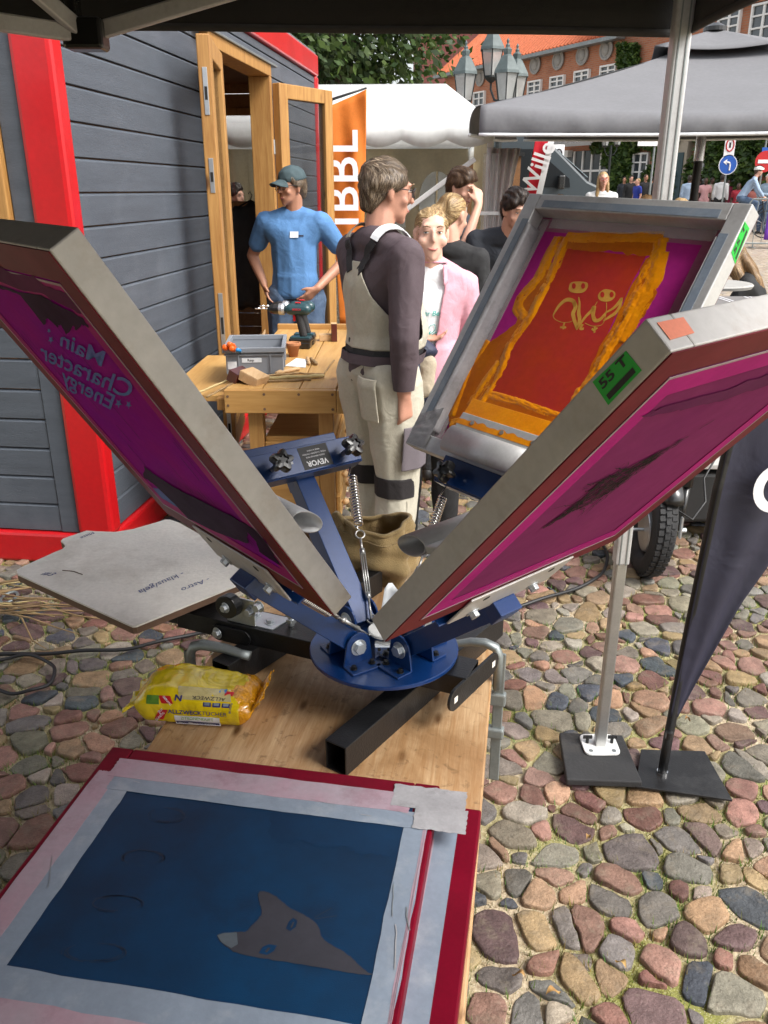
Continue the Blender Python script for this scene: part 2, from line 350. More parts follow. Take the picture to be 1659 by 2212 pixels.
wood('beech', (.56, .34, .12), (.40, .21, .06), 'Y', 1, .45, dirt_or_shade=(.3, .18, .08, .4))
wood('beech_x', (.52, .30, .10), (.36, .18, .05), 'X', 1, .45)
wood('beech_z', (.47, .26, .085), (.32, .155, .045), 'Z', 1, .45)
wood('raw_wood', (.62, .43, .24), (.48, .29, .13), 'Y', 1.5, .65)
mat('maroon', (.085, .014, .012), .3, var=.25, coat=.3)
mat('stick', (.33, .22, .10), .8, var=.5, vs=18, col2=(.16, .10, .05))
mat('stick_pale', (.52, .40, .18), .75, var=.3, vs=16)
mat('crate_grey', (.235, .255, .285), .45, var=.08, fine=.03)
mat('pallet_face', (.86, .82, .745), .7, var=.14, vs=7, bump=.25, bs=120, dirt_or_shade=(.45, .40, .33, .6), ds=5)
mat('pallet_edge', (.16, .09, .055), .7, var=.3, vs=20)
mat('pen_blue', (.04, .08, .25), .5, var=.3, vs=40)
mat('mesh_purple', (.52, .03, .33), .5, 0, var=.3, vs=4, col2=(.38, .03, .45), trans=.6, bump=.05, bs=900, spec=.03)
mat('mesh_plum', (.42, .075, .24), .5, 0, var=.25, vs=3, col2=(.34, .055, .21), trans=.58, bump=.05, bs=900, spec=.03)
mat('mesh_magenta', (.74, .045, .42), .4, 0, var=.12, vs=5, spec=.1, trans=.45, bump=.05, bs=900)
mat('mesh_bright', (.62, .015, .29), .4, 0, var=.2, vs=5, trans=.4, spec=.1)
mat('mesh_blue', (.001, .032, .088), .5, 0, var=.5, vs=1.9, col2=(.002, .009, .024), bump=.06, bs=700, dirt_or_shade=(.004, .009, .022, .95), ds=2.6, spec=.3)  # darker patches put the dark canopy's reflection into the mesh colour
mat('ink_dark', (.030, .005, .040), .5, var=.5, vs=10, spec=.03)
mat('ink_grey', (.022, .016, .018), .5, var=.3, vs=20, spec=.03)
mat('ink_plum', (.12, .015, .075), .5, var=.3, vs=8, spec=.03)  # dark reddish ink of the smear bands on the raised screens
mat('ink_red', (.66, .075, .012), .4, var=.18, vs=4, col2=(.58, .035, .05), trans=.35, spec=.2, bump=.1, bs=90)
mat('ink_orange', (.82, .31, .004), .32, var=.25, vs=12, col2=(.70, .20, .002), spec=.4, bump=.2, bs=70)
mat('ink_thin', (.70, .21, .004), .35, var=.3, vs=9, col2=(.56, .11, .008), spec=.3, bump=.15, bs=60, trans=.25)
mat('ink_gold', (.65, .36, .06), .4, var=.35, vs=30, col2=(.5, .22, .03))
mat('print_blue', (.09, .21, .46), .5, var=.35, vs=40, col2=(.15, .11, .40), spec=.03)
mat('fox_grey', (.036, .036, .045), .55, var=.35, vs=9, spec=.2)
mat('tape', (.33, .325, .335), .35, var=.35, vs=12, bump=.5, bs=40, coat=.2, dirt_or_shade=(.08, .07, .07, .5), ds=22)
mat('tape_blue', (.19, .23, .285), .4, var=.2, vs=9, bump=.4, bs=30, coat=.1, dirt_or_shade=(.33, .35, .37, .6), ds=11)
mat('tape_pink', (.32, .19, .235), .4, var=.2, vs=8, bump=.4, bs=30, coat=.1, col2=(.28, .25, .28), dirt_or_shade=(.17, .09, .11, .7), ds=12)
mat('sticker_green', (.012, .42, .04), .5, var=.05)
mat('sticker_orange', (.75, .22, .12), .5, var=.12, vs=20)
mat('print_black', (.015, .015, .016), .5, var=.1)
mat('label_black', (.018, .018, .02), .55, var=.1)
mat('print_white', (.78, .78, .8), .5, var=.03)
mat('khaki', (.28, .195, .08), .9, var=.25, vs=12, bump=.5, bs=350, wrinkle=.25, ws=14, sheen=.2)
mat('yellow_film', (.78, .58, .01), .2, var=.1, vs=5, coat=.7, wrinkle=.35, ws=16)
mat('orange_film', (.76, .33, .004), .2, var=.15, vs=5, coat=.7, wrinkle=.6, ws=22)
mat('clear_film', (.60, .50, .22), .15, var=.15, vs=7, coat=.8, wrinkle=.3, ws=20)
mat('print_navy', (.03, .025, .14), .4, var=.05)
mat('print_red', (.55, .012, .015), .4, var=.05)
mat('print_green', (.22, .42, .03), .4, var=.05)
mat('leaf_print', (.05, .16, .02), .4, var=.5, vs=60, col2=(.15, .3, .03))
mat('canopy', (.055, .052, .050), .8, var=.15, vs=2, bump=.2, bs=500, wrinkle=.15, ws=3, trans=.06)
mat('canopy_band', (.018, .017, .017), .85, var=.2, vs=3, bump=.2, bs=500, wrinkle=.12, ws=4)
mat('umbrella', (.18, .18, .19), .75, var=.1, vs=2, bump=.15, bs=400, wrinkle=.3, ws=2.2, trans=.1)
mat('navy_flag', (.020, .020, .040), .6, var=.2, vs=4, wrinkle=.3, ws=6, bump=.1, bs=500)
mat('orange_flag', (.80, .24, .03), .7, var=.08, trans=.3, wrinkle=.25, ws=5)
mat('red_flag', (.65, .01, .03), .6, var=.08, trans=.2, wrinkle=.25, ws=5)
mat('purple_flag', (.16, .035, .42), .6, var=.1)
mat('tent_white', (.86, .87, .86), .55, var=.04, vs=1.2, wrinkle=.06, ws=2, trans=.5)
mat('tent_cream', (.68, .60, .44), .6, var=.1, vs=1.5, wrinkle=.2, ws=3, trans=.65)
mat('sheer', (.75, .70, .68), .5, var=.08, trans=.4, wrinkle=.3, ws=5)
glass('clear_vinyl', (.7, .7, .7), .3, .1)
glass('pane', (.02, .022, .022), .30, .015)
glass('glasses', (.9, .9, .9), .15, .02)
mat('far_glass', (.06, .075, .085), .12, 0, var=.5, vs=1.5, spec=.8)
mat('lamp_glass', (.42, .43, .42), .25, 0, var=.2, vs=4, alpha=.65)
mat('lamp_copper', (.085, .11, .11), .6, .1, var=.3, vs=8)
mat('lamp_iron', (.025, .03, .03), .5, .4, var=.3)
mat('van_paint', (.030, .042, .050), .4, .1, var=.05, coat=.3)
mat('sign_blue', (.01, .09, .42), .4, var=.05)
mat('sign_red', (.5, .01, .015), .4, var=.05)
mat('roof_tile', (.55, .15, .06), .75, var=.35, vs=3, bump=.5, bs=6, stretch=(3, 3, 3))
mat('stone_grey', (.35, .34, .32), .8, var=.2)
mat('dark_hole', (.012, .011, .010), .9, var=.2)
# skin, hair and cloth
mat('skin_fair', (.60, .33, .235), .5, var=.1, vs=14, fine=.05)
mat('skin_tan', (.44, .215, .135), .5, var=.18, vs=12, fine=.06)
mat('skin_ruddy', (.52, .26, .18), .5, var=.15, vs=12, fine=.06)
mat('skin_dark', (.10, .05, .032), .5, var=.1)
mat('lips', (.42, .13, .11), .4, var=.1)
mat('eye_white', (.72, .72, .70), .25, var=.03)
mat('iris', (.045, .06, .075), .15, var=.3)
mat('brow', (.20, .12, .06), .8, var=.3, vs=60)
mat('hair_grey', (.17, .115, .07), .55, var=.55, vs=30, stretch=(6, 1, 1), col2=(.06, .038, .022), bump=.6, bs=90)
mat('hair_blond', (.50, .34, .155), .5, var=.4, vs=26, stretch=(5, 1, 2), col2=(.17, .09, .032), bump=.9, bs=80)
mat('hair_dark', (.032, .02, .014), .5, var=.5, vs=26, bump=.6, bs=80)
mat('hair_brown', (.085, .045, .022), .5, var=.5, vs=26, bump=.6, bs=80)
mat('hair_light', (.28, .16, .065), .5, var=.6, vs=24, stretch=(5, 5, 1), col2=(.10, .055, .022), bump=.6, bs=60)
mat('hair_white', (.6, .58, .54), .6, var=.2, vs=26, bump=.5)
mat('tee_blue', (.085, .21, .43), .85, var=.12, vs=7, bump=.25, bs=500, wrinkle=.35, ws=9)
mat('cap_teal', (.045, .075, .085), .8, var=.2, vs=12, bump=.3, bs=400)
mat('denim', (.03, .06, .12), .85, var=.45, vs=7, col2=(.11, .16, .24), bump=.4, bs=400, wrinkle=.4, ws=10)
mat('denim_black', (.03, .033, .038), .85, var=.3, vs=8, bump=.3, bs=300, wrinkle=.3)
mat('shirt_plum', (.082, .058, .068), .8, var=.14, vs=6, bump=.25, bs=500, wrinkle=.35, ws=7)
mat('overall', (.47, .44, .355), .85, var=.12, vs=8, bump=.35, bs=350, wrinkle=.4, ws=9)
mat('overall_grey', (.14, .12, .135), .85, var=.15, vs=8, bump=.3, bs=350)
mat('overall_black', (.016, .013, .014), .85, var=.2, vs=8, bump=.3, bs=350, wrinkle=.3)
mat('webbing', (.014, .014, .016), .7, var=.2, vs=20, bump=.4, bs=300)
mat('pink_cotton', (.66, .33, .40), .85, var=.1, vs=8, bump=.25, bs=400, wrinkle=.35, ws=9)
mat('tee_white', (.78, .80, .82), .85, var=.05, vs=8, wrinkle=.3, ws=9)
mat('print_teal', (.02, .38, .33), .6, var=.2, vs=30)
mat('navy_padded', (.018, .024, .055), .6, var=.2, vs=8, wrinkle=.6, ws=16)
mat('beige_cloth', (.45, .38, .28), .85, var=.3, vs=10, wrinkle=.4)
mat('black_cloth', (.013, .013, .014), .8, var=.2, vs=8, wrinkle=.4, ws=8)
mat('navy_polo', (.022, .026, .035), .8, var=.2, vs=8, bump=.2, bs=400, wrinkle=.4, ws=8)
for k_, c_ in dict(maroon_cl=(.25, .02, .05), royal_cl=(.02, .04, .3), red_cl=(.42, .03, .05), white_cl=(.7, .7, .7), peach_cl=(.66, .36, .36), tan_cl=(.40, .35, .27), pale_blue_cl=(.32, .42, .56), lightblue_cl=(.3, .4, .5), coral_cl=(.6, .2, .16)).items():
    mat(k_, c_, .85, var=.15, vs=6, wrinkle=.3)
mat('canvas_purple', (.16, .035, .42), .6, var=.1)
mat('terracotta', (.42, .17, .07), .8, var=.2)
mat('drill_teal', (.012, .05, .06), .4, var=.1, coat=.2)
mat('plastic_orange', (.78, .13, .01), .35, var=.05)
mat('plastic_blue', (.02, .25, .6), .35, var=.05)
mat('paper', (.72, .75, .78), .7, var=.06)
mat('bottle_glass', (.012, .010, .006), .08, 0, var=.1, spec=.8)
mat('cable', (.012, .012, .013), .5, var=.1)
mat('cargo_white', (.70, .70, .68), .4, var=.05, dirt_or_shade=(.4, .38, .34, .4), ds=4)
mat('cargo_black', (.012, .012, .012), .6, var=.2)
mat('stripe_grey', (.17, .16, .155), .7, var=.1)
mat('cobble', (.3, .25, .22), .62, attr=True, var=.5, vs=26, bump=.9, bs=120, fine=.3, dirt_or_shade=(.17, .14, .10, .65), ds=18, spec=.3)
mat('leaf', (.05, .1, .02), .55, attr=True, var=.3, vs=8, trans=.3, fine=0)
mat('bark', (.09, .065, .045), .9, var=.4, vs=8, bump=.8, bs=30)
mat('dry_leaf', (.34, .22, .07), .8, var=.4, vs=20, col2=(.25, .12, .04))
mat('ghost_brown', (.010, .019, .042), .6, var=.4, vs=30)
mat('hair_strand', (.3, .2, .1), .45, attr=True, var=.2, vs=20, fine=0)
mat('snout_grey', (.065, .078, .092), .55, var=.2, vs=12, spec=.2)
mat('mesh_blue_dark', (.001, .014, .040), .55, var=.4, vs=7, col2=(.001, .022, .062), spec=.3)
mat('van_glass', (.008, .010, .012), .35, 0, var=.2, spec=.25)
mat('mesh_pale', (.55, .22, .36), .45, var=.2, vs=6, trans=.4, spec=.1)
mat('skin_child', (.68, .41, .31), .5, var=.08, vs=14, fine=.04)
mat('windscreen', (.30, .37, .40), .2, 0, var=.2, vs=2, spec=.6)  # pale colour stands in for sky reflected in the glass
# ================================================================== GROUND
def ground_z(y): return 0 if y < 10.4 else min((y - 10.4) * .035, .42)
def make_ground():
    m = bpy.data.materials.new('sandy_ground'); m.use_nodes = True; n = m.node_tree.nodes; l = m.node_tree.links; b = n['Principled BSDF']; b.inputs['Roughness'].default_value = .9
    tc = n.new('ShaderNodeTexCoord'); sx = n.new('ShaderNodeSeparateXYZ'); l.new(tc.outputs['Object'], sx.inputs[0])
    def nz(s, d=6):
        q = n.new('ShaderNodeTexNoise'); q.inputs['Scale'].default_value = s; q.inputs['Detail'].default_value = d; l.new(tc.outputs['Object'], q.inputs['Vector']); return q.outputs[0]
    def rng(v, a, c, x=0, y=1):
        q = n.new('ShaderNodeMapRange'); q.inputs['From Min'].default_value = a; q.inputs['From Max'].default_value = c; q.inputs['To Min'].default_value = x; q.inputs['To Max'].default_value = y; l.new(v, q.inputs[0]); return q.outputs[0]
    def mx(f, a, c):
        q = n.new('ShaderNodeMix'); q.data_type = 'RGBA'; l.new(f, q.inputs[0])
        for i, v in ((6, a), (7, c)):
            if isinstance(v, tuple): q.inputs[i].default_value = (*v, 1)
            else: l.new(v, q.inputs[i])
        return q.outputs[2]
    sand = mx(rng(nz(90), .35, .65), (.46, .38, .26), (.28, .21, .13)); sand = mx(rng(nz(2.4), .44, .62), sand, (.20, .20, .05)); sand = mx(rng(nz(300, 2), .6, .7), sand, (.5, .45, .36))
    vo = n.new('ShaderNodeTexVoronoi'); vo.feature = 'DISTANCE_TO_EDGE'; vo.inputs['Scale'].default_value = 7.5; l.new(tc.outputs['Object'], vo.inputs['Vector'])
    vc = n.new('ShaderNodeTexVoronoi'); vc.inputs['Scale'].default_value = 7.5; l.new(tc.outputs['Object'], vc.inputs['Vector'])
    sp = n.new('ShaderNodeSeparateColor'); l.new(vc.outputs['Color'], sp.inputs[0])
    st = mx(sp.outputs[0], (.30, .22, .17), (.22, .21, .21)); st = mx(sp.outputs[1], st, (.40, .33, .25)); far = mx(rng(vo.outputs[0], 0, .1), (.2, .16, .1), st)
    l.new(mx(rng(sx.outputs[1], 9.4, 9.9), sand, far), b.inputs['Base Color'])
    bp = n.new('ShaderNodeBump'); bp.inputs['Strength'].default_value = .6; bp.inputs['Distance'].default_value = .01; l.new(nz(120), bp.inputs['Height']); l.new(bp.outputs[0], b.inputs['Normal'])
    MATS['ground'] = m
    xs = [-90, -40, -20, -10, -5, -2, 0, 2, 5, 10, 20, 40, 90]; ys = [-12, -4, 0, 4, 8, 10.4, 12, 14, 18, 22.4, 30, 36, 40, 60, 120]
    q = MB(); q.add([(x, y, ground_z(y) - .003) for y in ys for x in xs], [(j * 13 + i, j * 13 + i + 1, j * 13 + i + 14, j * 13 + i + 13) for j in range(len(ys) - 1) for i in range(12)])
    g = q.build('ground', 'ground'); g['kind'] = 'structure'; return g
GROUND = make_ground()
def project(p):
    d = Vector(p) - Vector((0, 0, CAM_H)); z = d.dot(FW); return 829.5 + FPX * d.x / z, 1106 - FPX * d.dot(UP) / z, z
def inpoly(u, v, P):
    c = False; j = len(P) - 1
    for i in range(len(P)):
        if (P[i][1] > v) != (P[j][1] > v) and u < (P[j][0] - P[i][0]) * (v - P[i][1]) / (P[j][1] - P[i][1]) + P[i][0]: c = not c
        j = i
    return c
OCC = [[(1077, 1285), (1000, 2300), (-300, 2300), (0, 1960), (225, 1640), (330, 1600), (460, 1410), (640, 1250)], [(820, 1380), (1440, 700), (1700, 640), (1700, 880), (1340, 1165)],
       [(0, 480), (170, 490), (760, 1290), (730, 1330), (360, 1110), (0, 700)], [(40, 1235), (300, 1360), (600, 1230), (380, 1122)], [(1450, 1560), (1580, 900), (1760, 880), (1700, 1200), (1470, 1560)]]
def cobbles():
    rg = np.random.default_rng(4); S = .086; pts = []
    for j in range(int(10.3 / (S * .9))):
        y = .25 + j * S * .9
        nx = int((.62 * y + .75) / S)
        for i in range(-nx, nx + 1):
            x = i * S + (j % 2) * S / 2; a, bb = rg.uniform(-.4, .4, 2)
            pts.append((x + a * S, y + bb * S, rg.uniform(-1, 1)))
    def wall(x, y): return y > 3.75 and x < -1.24 + .121 * (y - 3.6) - .2
    grid = {}
    for i, p in enumerate(pts): grid.setdefault((int(p[0] // .16), int(p[1] // .16)), []).append(i)
    pal = [((.25, .135, .115), 5), ((.33, .2, .165), 5), ((.2, .19, .185), 5), ((.085, .098, .125), 2.6), ((.40, .29, .17), 4), ((.36, .25, .16), 3), ((.27, .25, .21), 5), ((.17, .11, .115), 3), ((.34, .31, .27), 3), ((.42, .26, .18), 2)]
    wts = np.array([w for _, w in pal]); wts = wts / wts.sum()
    out = []; edges = []
    for i, (x, y, w) in enumerate(pts):
        if wall(x, y): continue
        gx, gy = int(x // .16), int(y // .16)
        nb = [j for a in (-2, -1, 0, 1, 2) for c in (-2, -1, 0, 1, 2) for j in grid.get((gx + a, gy + c), ()) if j != i]
        nb.sort(key=lambda j: (pts[j][0] - x) ** 2 + (pts[j][1] - y) ** 2)
        poly = [(x - .13, y - .13), (x + .13, y - .13), (x + .13, y + .13), (x - .13, y + .13)]
        for j in nb[:16]:
            dx, dy = pts[j][0] - x, pts[j][1] - y; d2 = dx * dx + dy * dy; d = math.sqrt(d2)
            off = d / 2 + (w - pts[j][2]) * .018; nx, ny = dx / d, dy / d; new = []
            for k in range(len(poly)):
                p, q = poly[k], poly[(k + 1) % len(poly)]; sp = (p[0] - x) * nx + (p[1] - y) * ny - off; sq = (q[0] - x) * nx + (q[1] - y) * ny - off
                if sp <= 0: new.append(p)
                if (sp < 0) != (sq < 0): t = sp / (sp - sq); new.append((p[0] + (q[0] - p[0]) * t, p[1] + (q[1] - p[1]) * t))
            poly = new
            if len(poly) < 3: break
        if len(poly) < 3: continue
        for k in range(len(poly)): edges.append((poly[k], poly[(k + 1) % len(poly)]))
        cx = sum(p[0] for p in poly) / len(poly); cy = sum(p[1] for p in poly) / len(poly)
        gap = rg.uniform(.003, .0085) * (1 if y < 7 else .8)
        pl = []
        for p in poly:
            dx, dy = p[0] - cx, p[1] - cy; d = math.hypot(dx, dy)
            if d < .018: continue
            k = max((d - gap * 1.25) / d, .3); pl.append((cx + dx * k, cy + dy * k))
        if len(pl) < 3: continue
        for _ in range(1 if i % 5 else 2):
            q = []
            for k in range(len(pl)):
                a, c = pl[k], pl[(k + 1) % len(pl)]; f = .15; q += [(a[0] + (c[0] - a[0]) * f, a[1] + (c[1] - a[1]) * f), (a[0] + (c[0] - a[0]) * (1 - f), a[1] + (c[1] - a[1]) * (1 - f))]
            pl = q
        N = 17 if y < 4.2 else 10
        L = [0]
        for k in range(len(pl)): L.append(L[-1] + math.dist(pl[k], pl[(k + 1) % len(pl)]))
        rs = []; k = 0
        for t in range(N):
            s = L[-1] * t / N
            while L[k + 1] < s: k += 1
            f = (s - L[k]) / max(L[k + 1] - L[k], 1e-9); a, c = pl[k], pl[(k + 1) % len(pl)]; rs.append((a[0] + (c[0] - a[0]) * f, a[1] + (c[1] - a[1]) * f))
        h = rg.uniform(.004, .015); tx, ty = rg.uniform(-.11, .11, 2); vs = []
        rings = [(1.0, -.03), (1.0, h * .45), (.965, h * .86), (.885, h * .98), (.5, h * 1.03)] if y < 4.2 else [(1.0, -.02), (.95, h * .6), (.6, h)]
        for sc, z in rings:
            for q in rs:
                px, py = cx + (q[0] - cx) * sc, cy + (q[1] - cy) * sc
                nzv = mnoise.noise(Vector((px * 26 + i, py * 26, i * .7))) * .0052 + mnoise.noise(Vector((px * 70, py * 70, i * .7))) * .0022
                vs.append((px + nzv * .8, py + nzv * .8, z + (nzv + (px - cx) * tx + (py - cy) * ty if z > 0 else 0)))
        vs.append((cx, cy, h * 1.03)); nr = len(rings)
        fs = [(r * N + k, r * N + (k + 1) % N, (r + 1) * N + (k + 1) % N, (r + 1) * N + k) for r in range(nr - 1) for k in range(N)] + [((nr - 1) * N + k, (nr - 1) * N + (k + 1) % N, nr * N) for k in range(N)]
        c = np.array(pal[rg.choice(len(pal), p=wts)][0]) * rg.uniform(.55, 1.0) * rg.uniform(.94, 1.06, 3) * np.array((1.05, 1.0, .92))
        u, v, z = project((cx, cy, 0)); area = len(poly) and sum(poly[k][0] * poly[(k + 1) % len(poly)][1] - poly[(k + 1) % len(poly)][0] * poly[k][1] for k in range(len(poly))) / 2
        hid = u < 0 or u > 1659 or v > 2212 or any(inpoly(u, v, P) for P in OCC)
        out.append((-1 if hid else abs(area) / z ** 3, vs, fs, c))
    out.sort(key=lambda t: -t[0])
    for a, vs, fs, c in out[:300]:
        m = MB(); m.add(vs, fs); m.col = [(*c, 1)] * len(vs); m.build('cobblestone', 'cobble', GROUND, smooth=True)
    m = MB(); m.col = []
    for a, vs, fs, c in out[300:]: m.add(vs, fs); m.col += [(*c, 1)] * len(vs)
    o = m.build('cobblestones', 'cobble', GROUND, smooth=True); o['kind'] = 'stuff'
    # grass and moss in the joints
    g = MB(); g.col = []; r2 = random.Random(8)
    for a, c in edges:
        my = (a[1] + c[1]) / 2; mxx = (a[0] + c[0]) / 2
        if my > 8: continue
        den = mnoise.noise(Vector((mxx * 1.7, my * 1.7, 3))) * .5 + mnoise.noise(Vector((mxx * 5, my * 5, 9))) * .55
        ln = math.dist(a, c); k = int(ln * 150 * max(0, den + .5) * (1 if my < 4 else .5)); dry = mnoise.noise(Vector((mxx * 3, my * 3, 30))) > .02
        for _ in range(k):
            t = r2.random(); x = a[0] + (c[0] - a[0]) * t + r2.gauss(0, .006); y = a[1] + (c[1] - a[1]) * t + r2.gauss(0, .006)
            hh = r2.uniform(.008, .026); an = r2.uniform(0, 6.28); le = r2.uniform(.2, 1.0) * hh; wd = r2.uniform(.0009, .0022)
            dx, dy = math.cos(an), math.sin(an)
            g.add([(x - dy * wd, y + dx * wd, -.008), (x + dy * wd, y - dx * wd, -.008), (x + dx * le, y + dy * le, hh)], [(0, 1, 2)])
            cc = (r2.uniform(.16, .30), r2.uniform(.15, .23), r2.uniform(.03, .07)) if dry and r2.random() < .7 else (r2.uniform(.07, .16), r2.uniform(.14, .26), r2.uniform(.015, .04))
            g.col += [(*cc, 1)] * 3
    o = g.build('joint_grass', 'leaf'); tag(o, 'short yellowish green moss and grass growing in the joints between cobblestones', 'grass', kind='stuff')
cobbles()
def fallen_leaf(x, y, s, a, lab):
    m = MB(Matrix.Translation((x, y, .03)) @ Matrix.Rotation(a, 4, 'Z'))
    m.grid(lambda u, v: ((u - .5) * s * 2.2, (v - .5) * s * (1 - (2 * u - 1) ** 2) * .9, .012 * math.sin(u * 5) + .006 * abs(v - .5)), 9, 3)
    tag(m.build('fallen_leaf', 'dry_leaf', smooth=True), lab, 'leaf', 'dry leaves lying on the cobbles')
for u, v, s, a, lab in [(1195, 2150, .018, .4, 'curled yellow leaf on cobbles near the lower right corner of the table'), (1340, 2088, .016, 2, 'pale yellow leaf lying lowest on the cobbles beside the bottom edge'), (1270, 1815, .013, 1, 'small yellow leaf on cobbles below the black rubber plate'), (1120, 2113, .014, 2.6, 'narrow pale leaf on cobbles close to the red screen'), (1485, 1560, .013, .5, 'brown leaf beside the flag base plate')]:
    p = at(u, v, Z=.02); fallen_leaf(p.x, p.y, s, a, lab)
# ================================================================== CONTAINER HUT
AZ = R(6.9); CO = Vector((-1.24, 3.6, 0)) - Vector((math.sin(AZ), math.cos(AZ), 0)) * .085
U = Vector((math.sin(AZ), math.cos(AZ), 0))      # along the long wall, away from the camera
V = Vector((-math.cos(AZ), math.sin(AZ), 0))     # along the short wall, to the left
hut = thing('container_hut', 'red framed container hut clad in dark grey boards with open wooden doors', 'hut', M=frameM(CO, U, V, Vector((0, 0, 1))))
HM = ROOT[hut]
# hut-local coordinates: x along the long wall, y into the hut (left), z up
LEN, WID, HGT = 5.275, 2.5, 2.82
D0, D1, DT = 1.915, 3.245, 2.42        # doorway along x, its top
def hb(name, c0, c1, mt, parent=None, bevel=.003):
    m = MB(HM); m.box([(a + b) / 2 for a, b in zip(c0, c1)], [abs(b - a) for a, b in zip(c0, c1)]); return m.build(name, mt, parent or hut, bevel=bevel)
for x0 in (0, LEN - .105):
    for y0 in (0, WID - .17): hb('corner_post', (x0, y0, .16), (x0 + .105, y0 + .17, HGT - .18), 'red_paint', bevel=.02)
for z0, z1 in ((0.005, .158), (HGT - .178, HGT)):
    hb('long_beam', (0.0, 0, z0), (LEN, .15, z1), 'red_paint', bevel=.015); hb('long_beam', (0, WID - .15, z0), (LEN, WID, z1), 'red_paint', bevel=.015)
    hb('short_beam', (-.002, .151, z0), (.15, WID - .151, z1 - .002), 'red_paint', bevel=.015); hb('short_beam', (LEN - .15, .151, z0), (LEN + .002, WID - .151, z1 - .002), 'red_paint', bevel=.015)
hb('floor', (.15, .15, .1), (LEN - .15, WID - .15, .2), 'pine_room'); hb('roof', (.02, .02, HGT - .05), (LEN - .02, WID - .02, HGT + .02), 'galv')
def board(x0, x1, z0, z1, y, along='x', mt='grey_board', t=.02):
    """one bevelled cladding board"""
    h = z1 - z0; prof = [(0, .002), (t, .002), (t, h - .014), (t - .009, h - .003), (0, h - .003)]
    vs = []; fs = []
    for x in (x0, x1):
        for a, z in prof: vs.append((x, y - a, z0 + z) if along == 'x' else (y - a, x, z0 + z))
    n = len(prof); fs = [(i, (i + 1) % n, n + (i + 1) % n, n + i) for i in range(n)] + [tuple(range(n)), tuple(range(2 * n - 1, n - 1, -1))]
    MB(HM).add(vs, fs).build('board', mt, hut, bevel=.002)
BH = .1345; nb_ = int((HGT - .18 - .16) / BH)
for i in range(nb_ + 1):
    z0 = .16 + i * BH; z1 = min(z0 + BH, HGT - .18)
    if z1 - z0 < .03: continue
    if z0 < DT - .02:
        board(.107, D0 - .062, z0, z1, .045); board(D1 + .062, LEN - .107, z0, z1, .045)
    else: board(.107, LEN - .107, z0, z1, .045)
    if z0 < 1.28: board(.26, WID - .172, z0, min(z1, 1.3), .045, 'y')
    elif z0 > 2.4: board(.26, WID - .172, z0, z1, .045, 'y')
hb('trim_strip', (.02, .172, .16), (.06, .258, HGT - .18), 'grey_board')
hb('drip_cap', (D0 - .2, -.045, DT + .075), (D1 + .2, .02, DT + .09), 'galv')
# inner lining of planks
for i in range(18):
    z0 = .2 + i * .135
    hb('plank', (.10, WID - .12, z0), (LEN - .15, WID - .10, z0 + .131), 'pine_room')
    if z0 < 1.45 or z0 > 2.3: hb('plank', (LEN - .17, .2, z0), (LEN - .152, WID - .2, z0 + .131), 'pine_room')
    else: hb('plank', (LEN - .17, 1.1, z0), (LEN - .152, WID - .2, z0 + .131), 'pine_room')
hb('lining', (.172, .052, .2), (D0 - .07, .07, HGT - .2), 'pine_room'); hb('lining', (D1 + .07, .052, .2), (LEN - .18, .07, HGT - .2), 'pine_room'); hb('ceiling', (.1, .1, HGT - .25), (LEN - .1, WID - .1, HGT - .22), 'oak_dark')
# end window looking out to the tents
ew = hb('window', (LEN - .18, .19, 1.46), (LEN - .12, 1.1, 1.53), 'oak'); hb('window_rail', (LEN - .18, .19, 2.31), (LEN - .12, 1.1, 2.37), 'oak', ew); hb('window_stile', (LEN - .18, 1.04, 1.53), (LEN - .12, 1.1, 2.31), 'oak', ew); hb('window_stile', (LEN - .18, .19, 1.53), (LEN - .12, .24, 2.31), 'oak', ew)
hb('pane', (LEN - .155, .24, 1.53), (LEN - .15, 1.04, 2.31), 'pane', ew, 0)
# serving hatch in the short wall: wooden jamb and sill
hb('hatch_jamb', (-.012, .262, 1.3), (.13, .36, 2.62), 'oak', bevel=.006); hb('hatch_sill', (-.04, .262, 1.262), (.2, WID - .172, 1.3), 'oak'); hb('hatch_shelf', (.15, .3, 1.24), (.5, WID - .2, 1.27), 'beech_x')
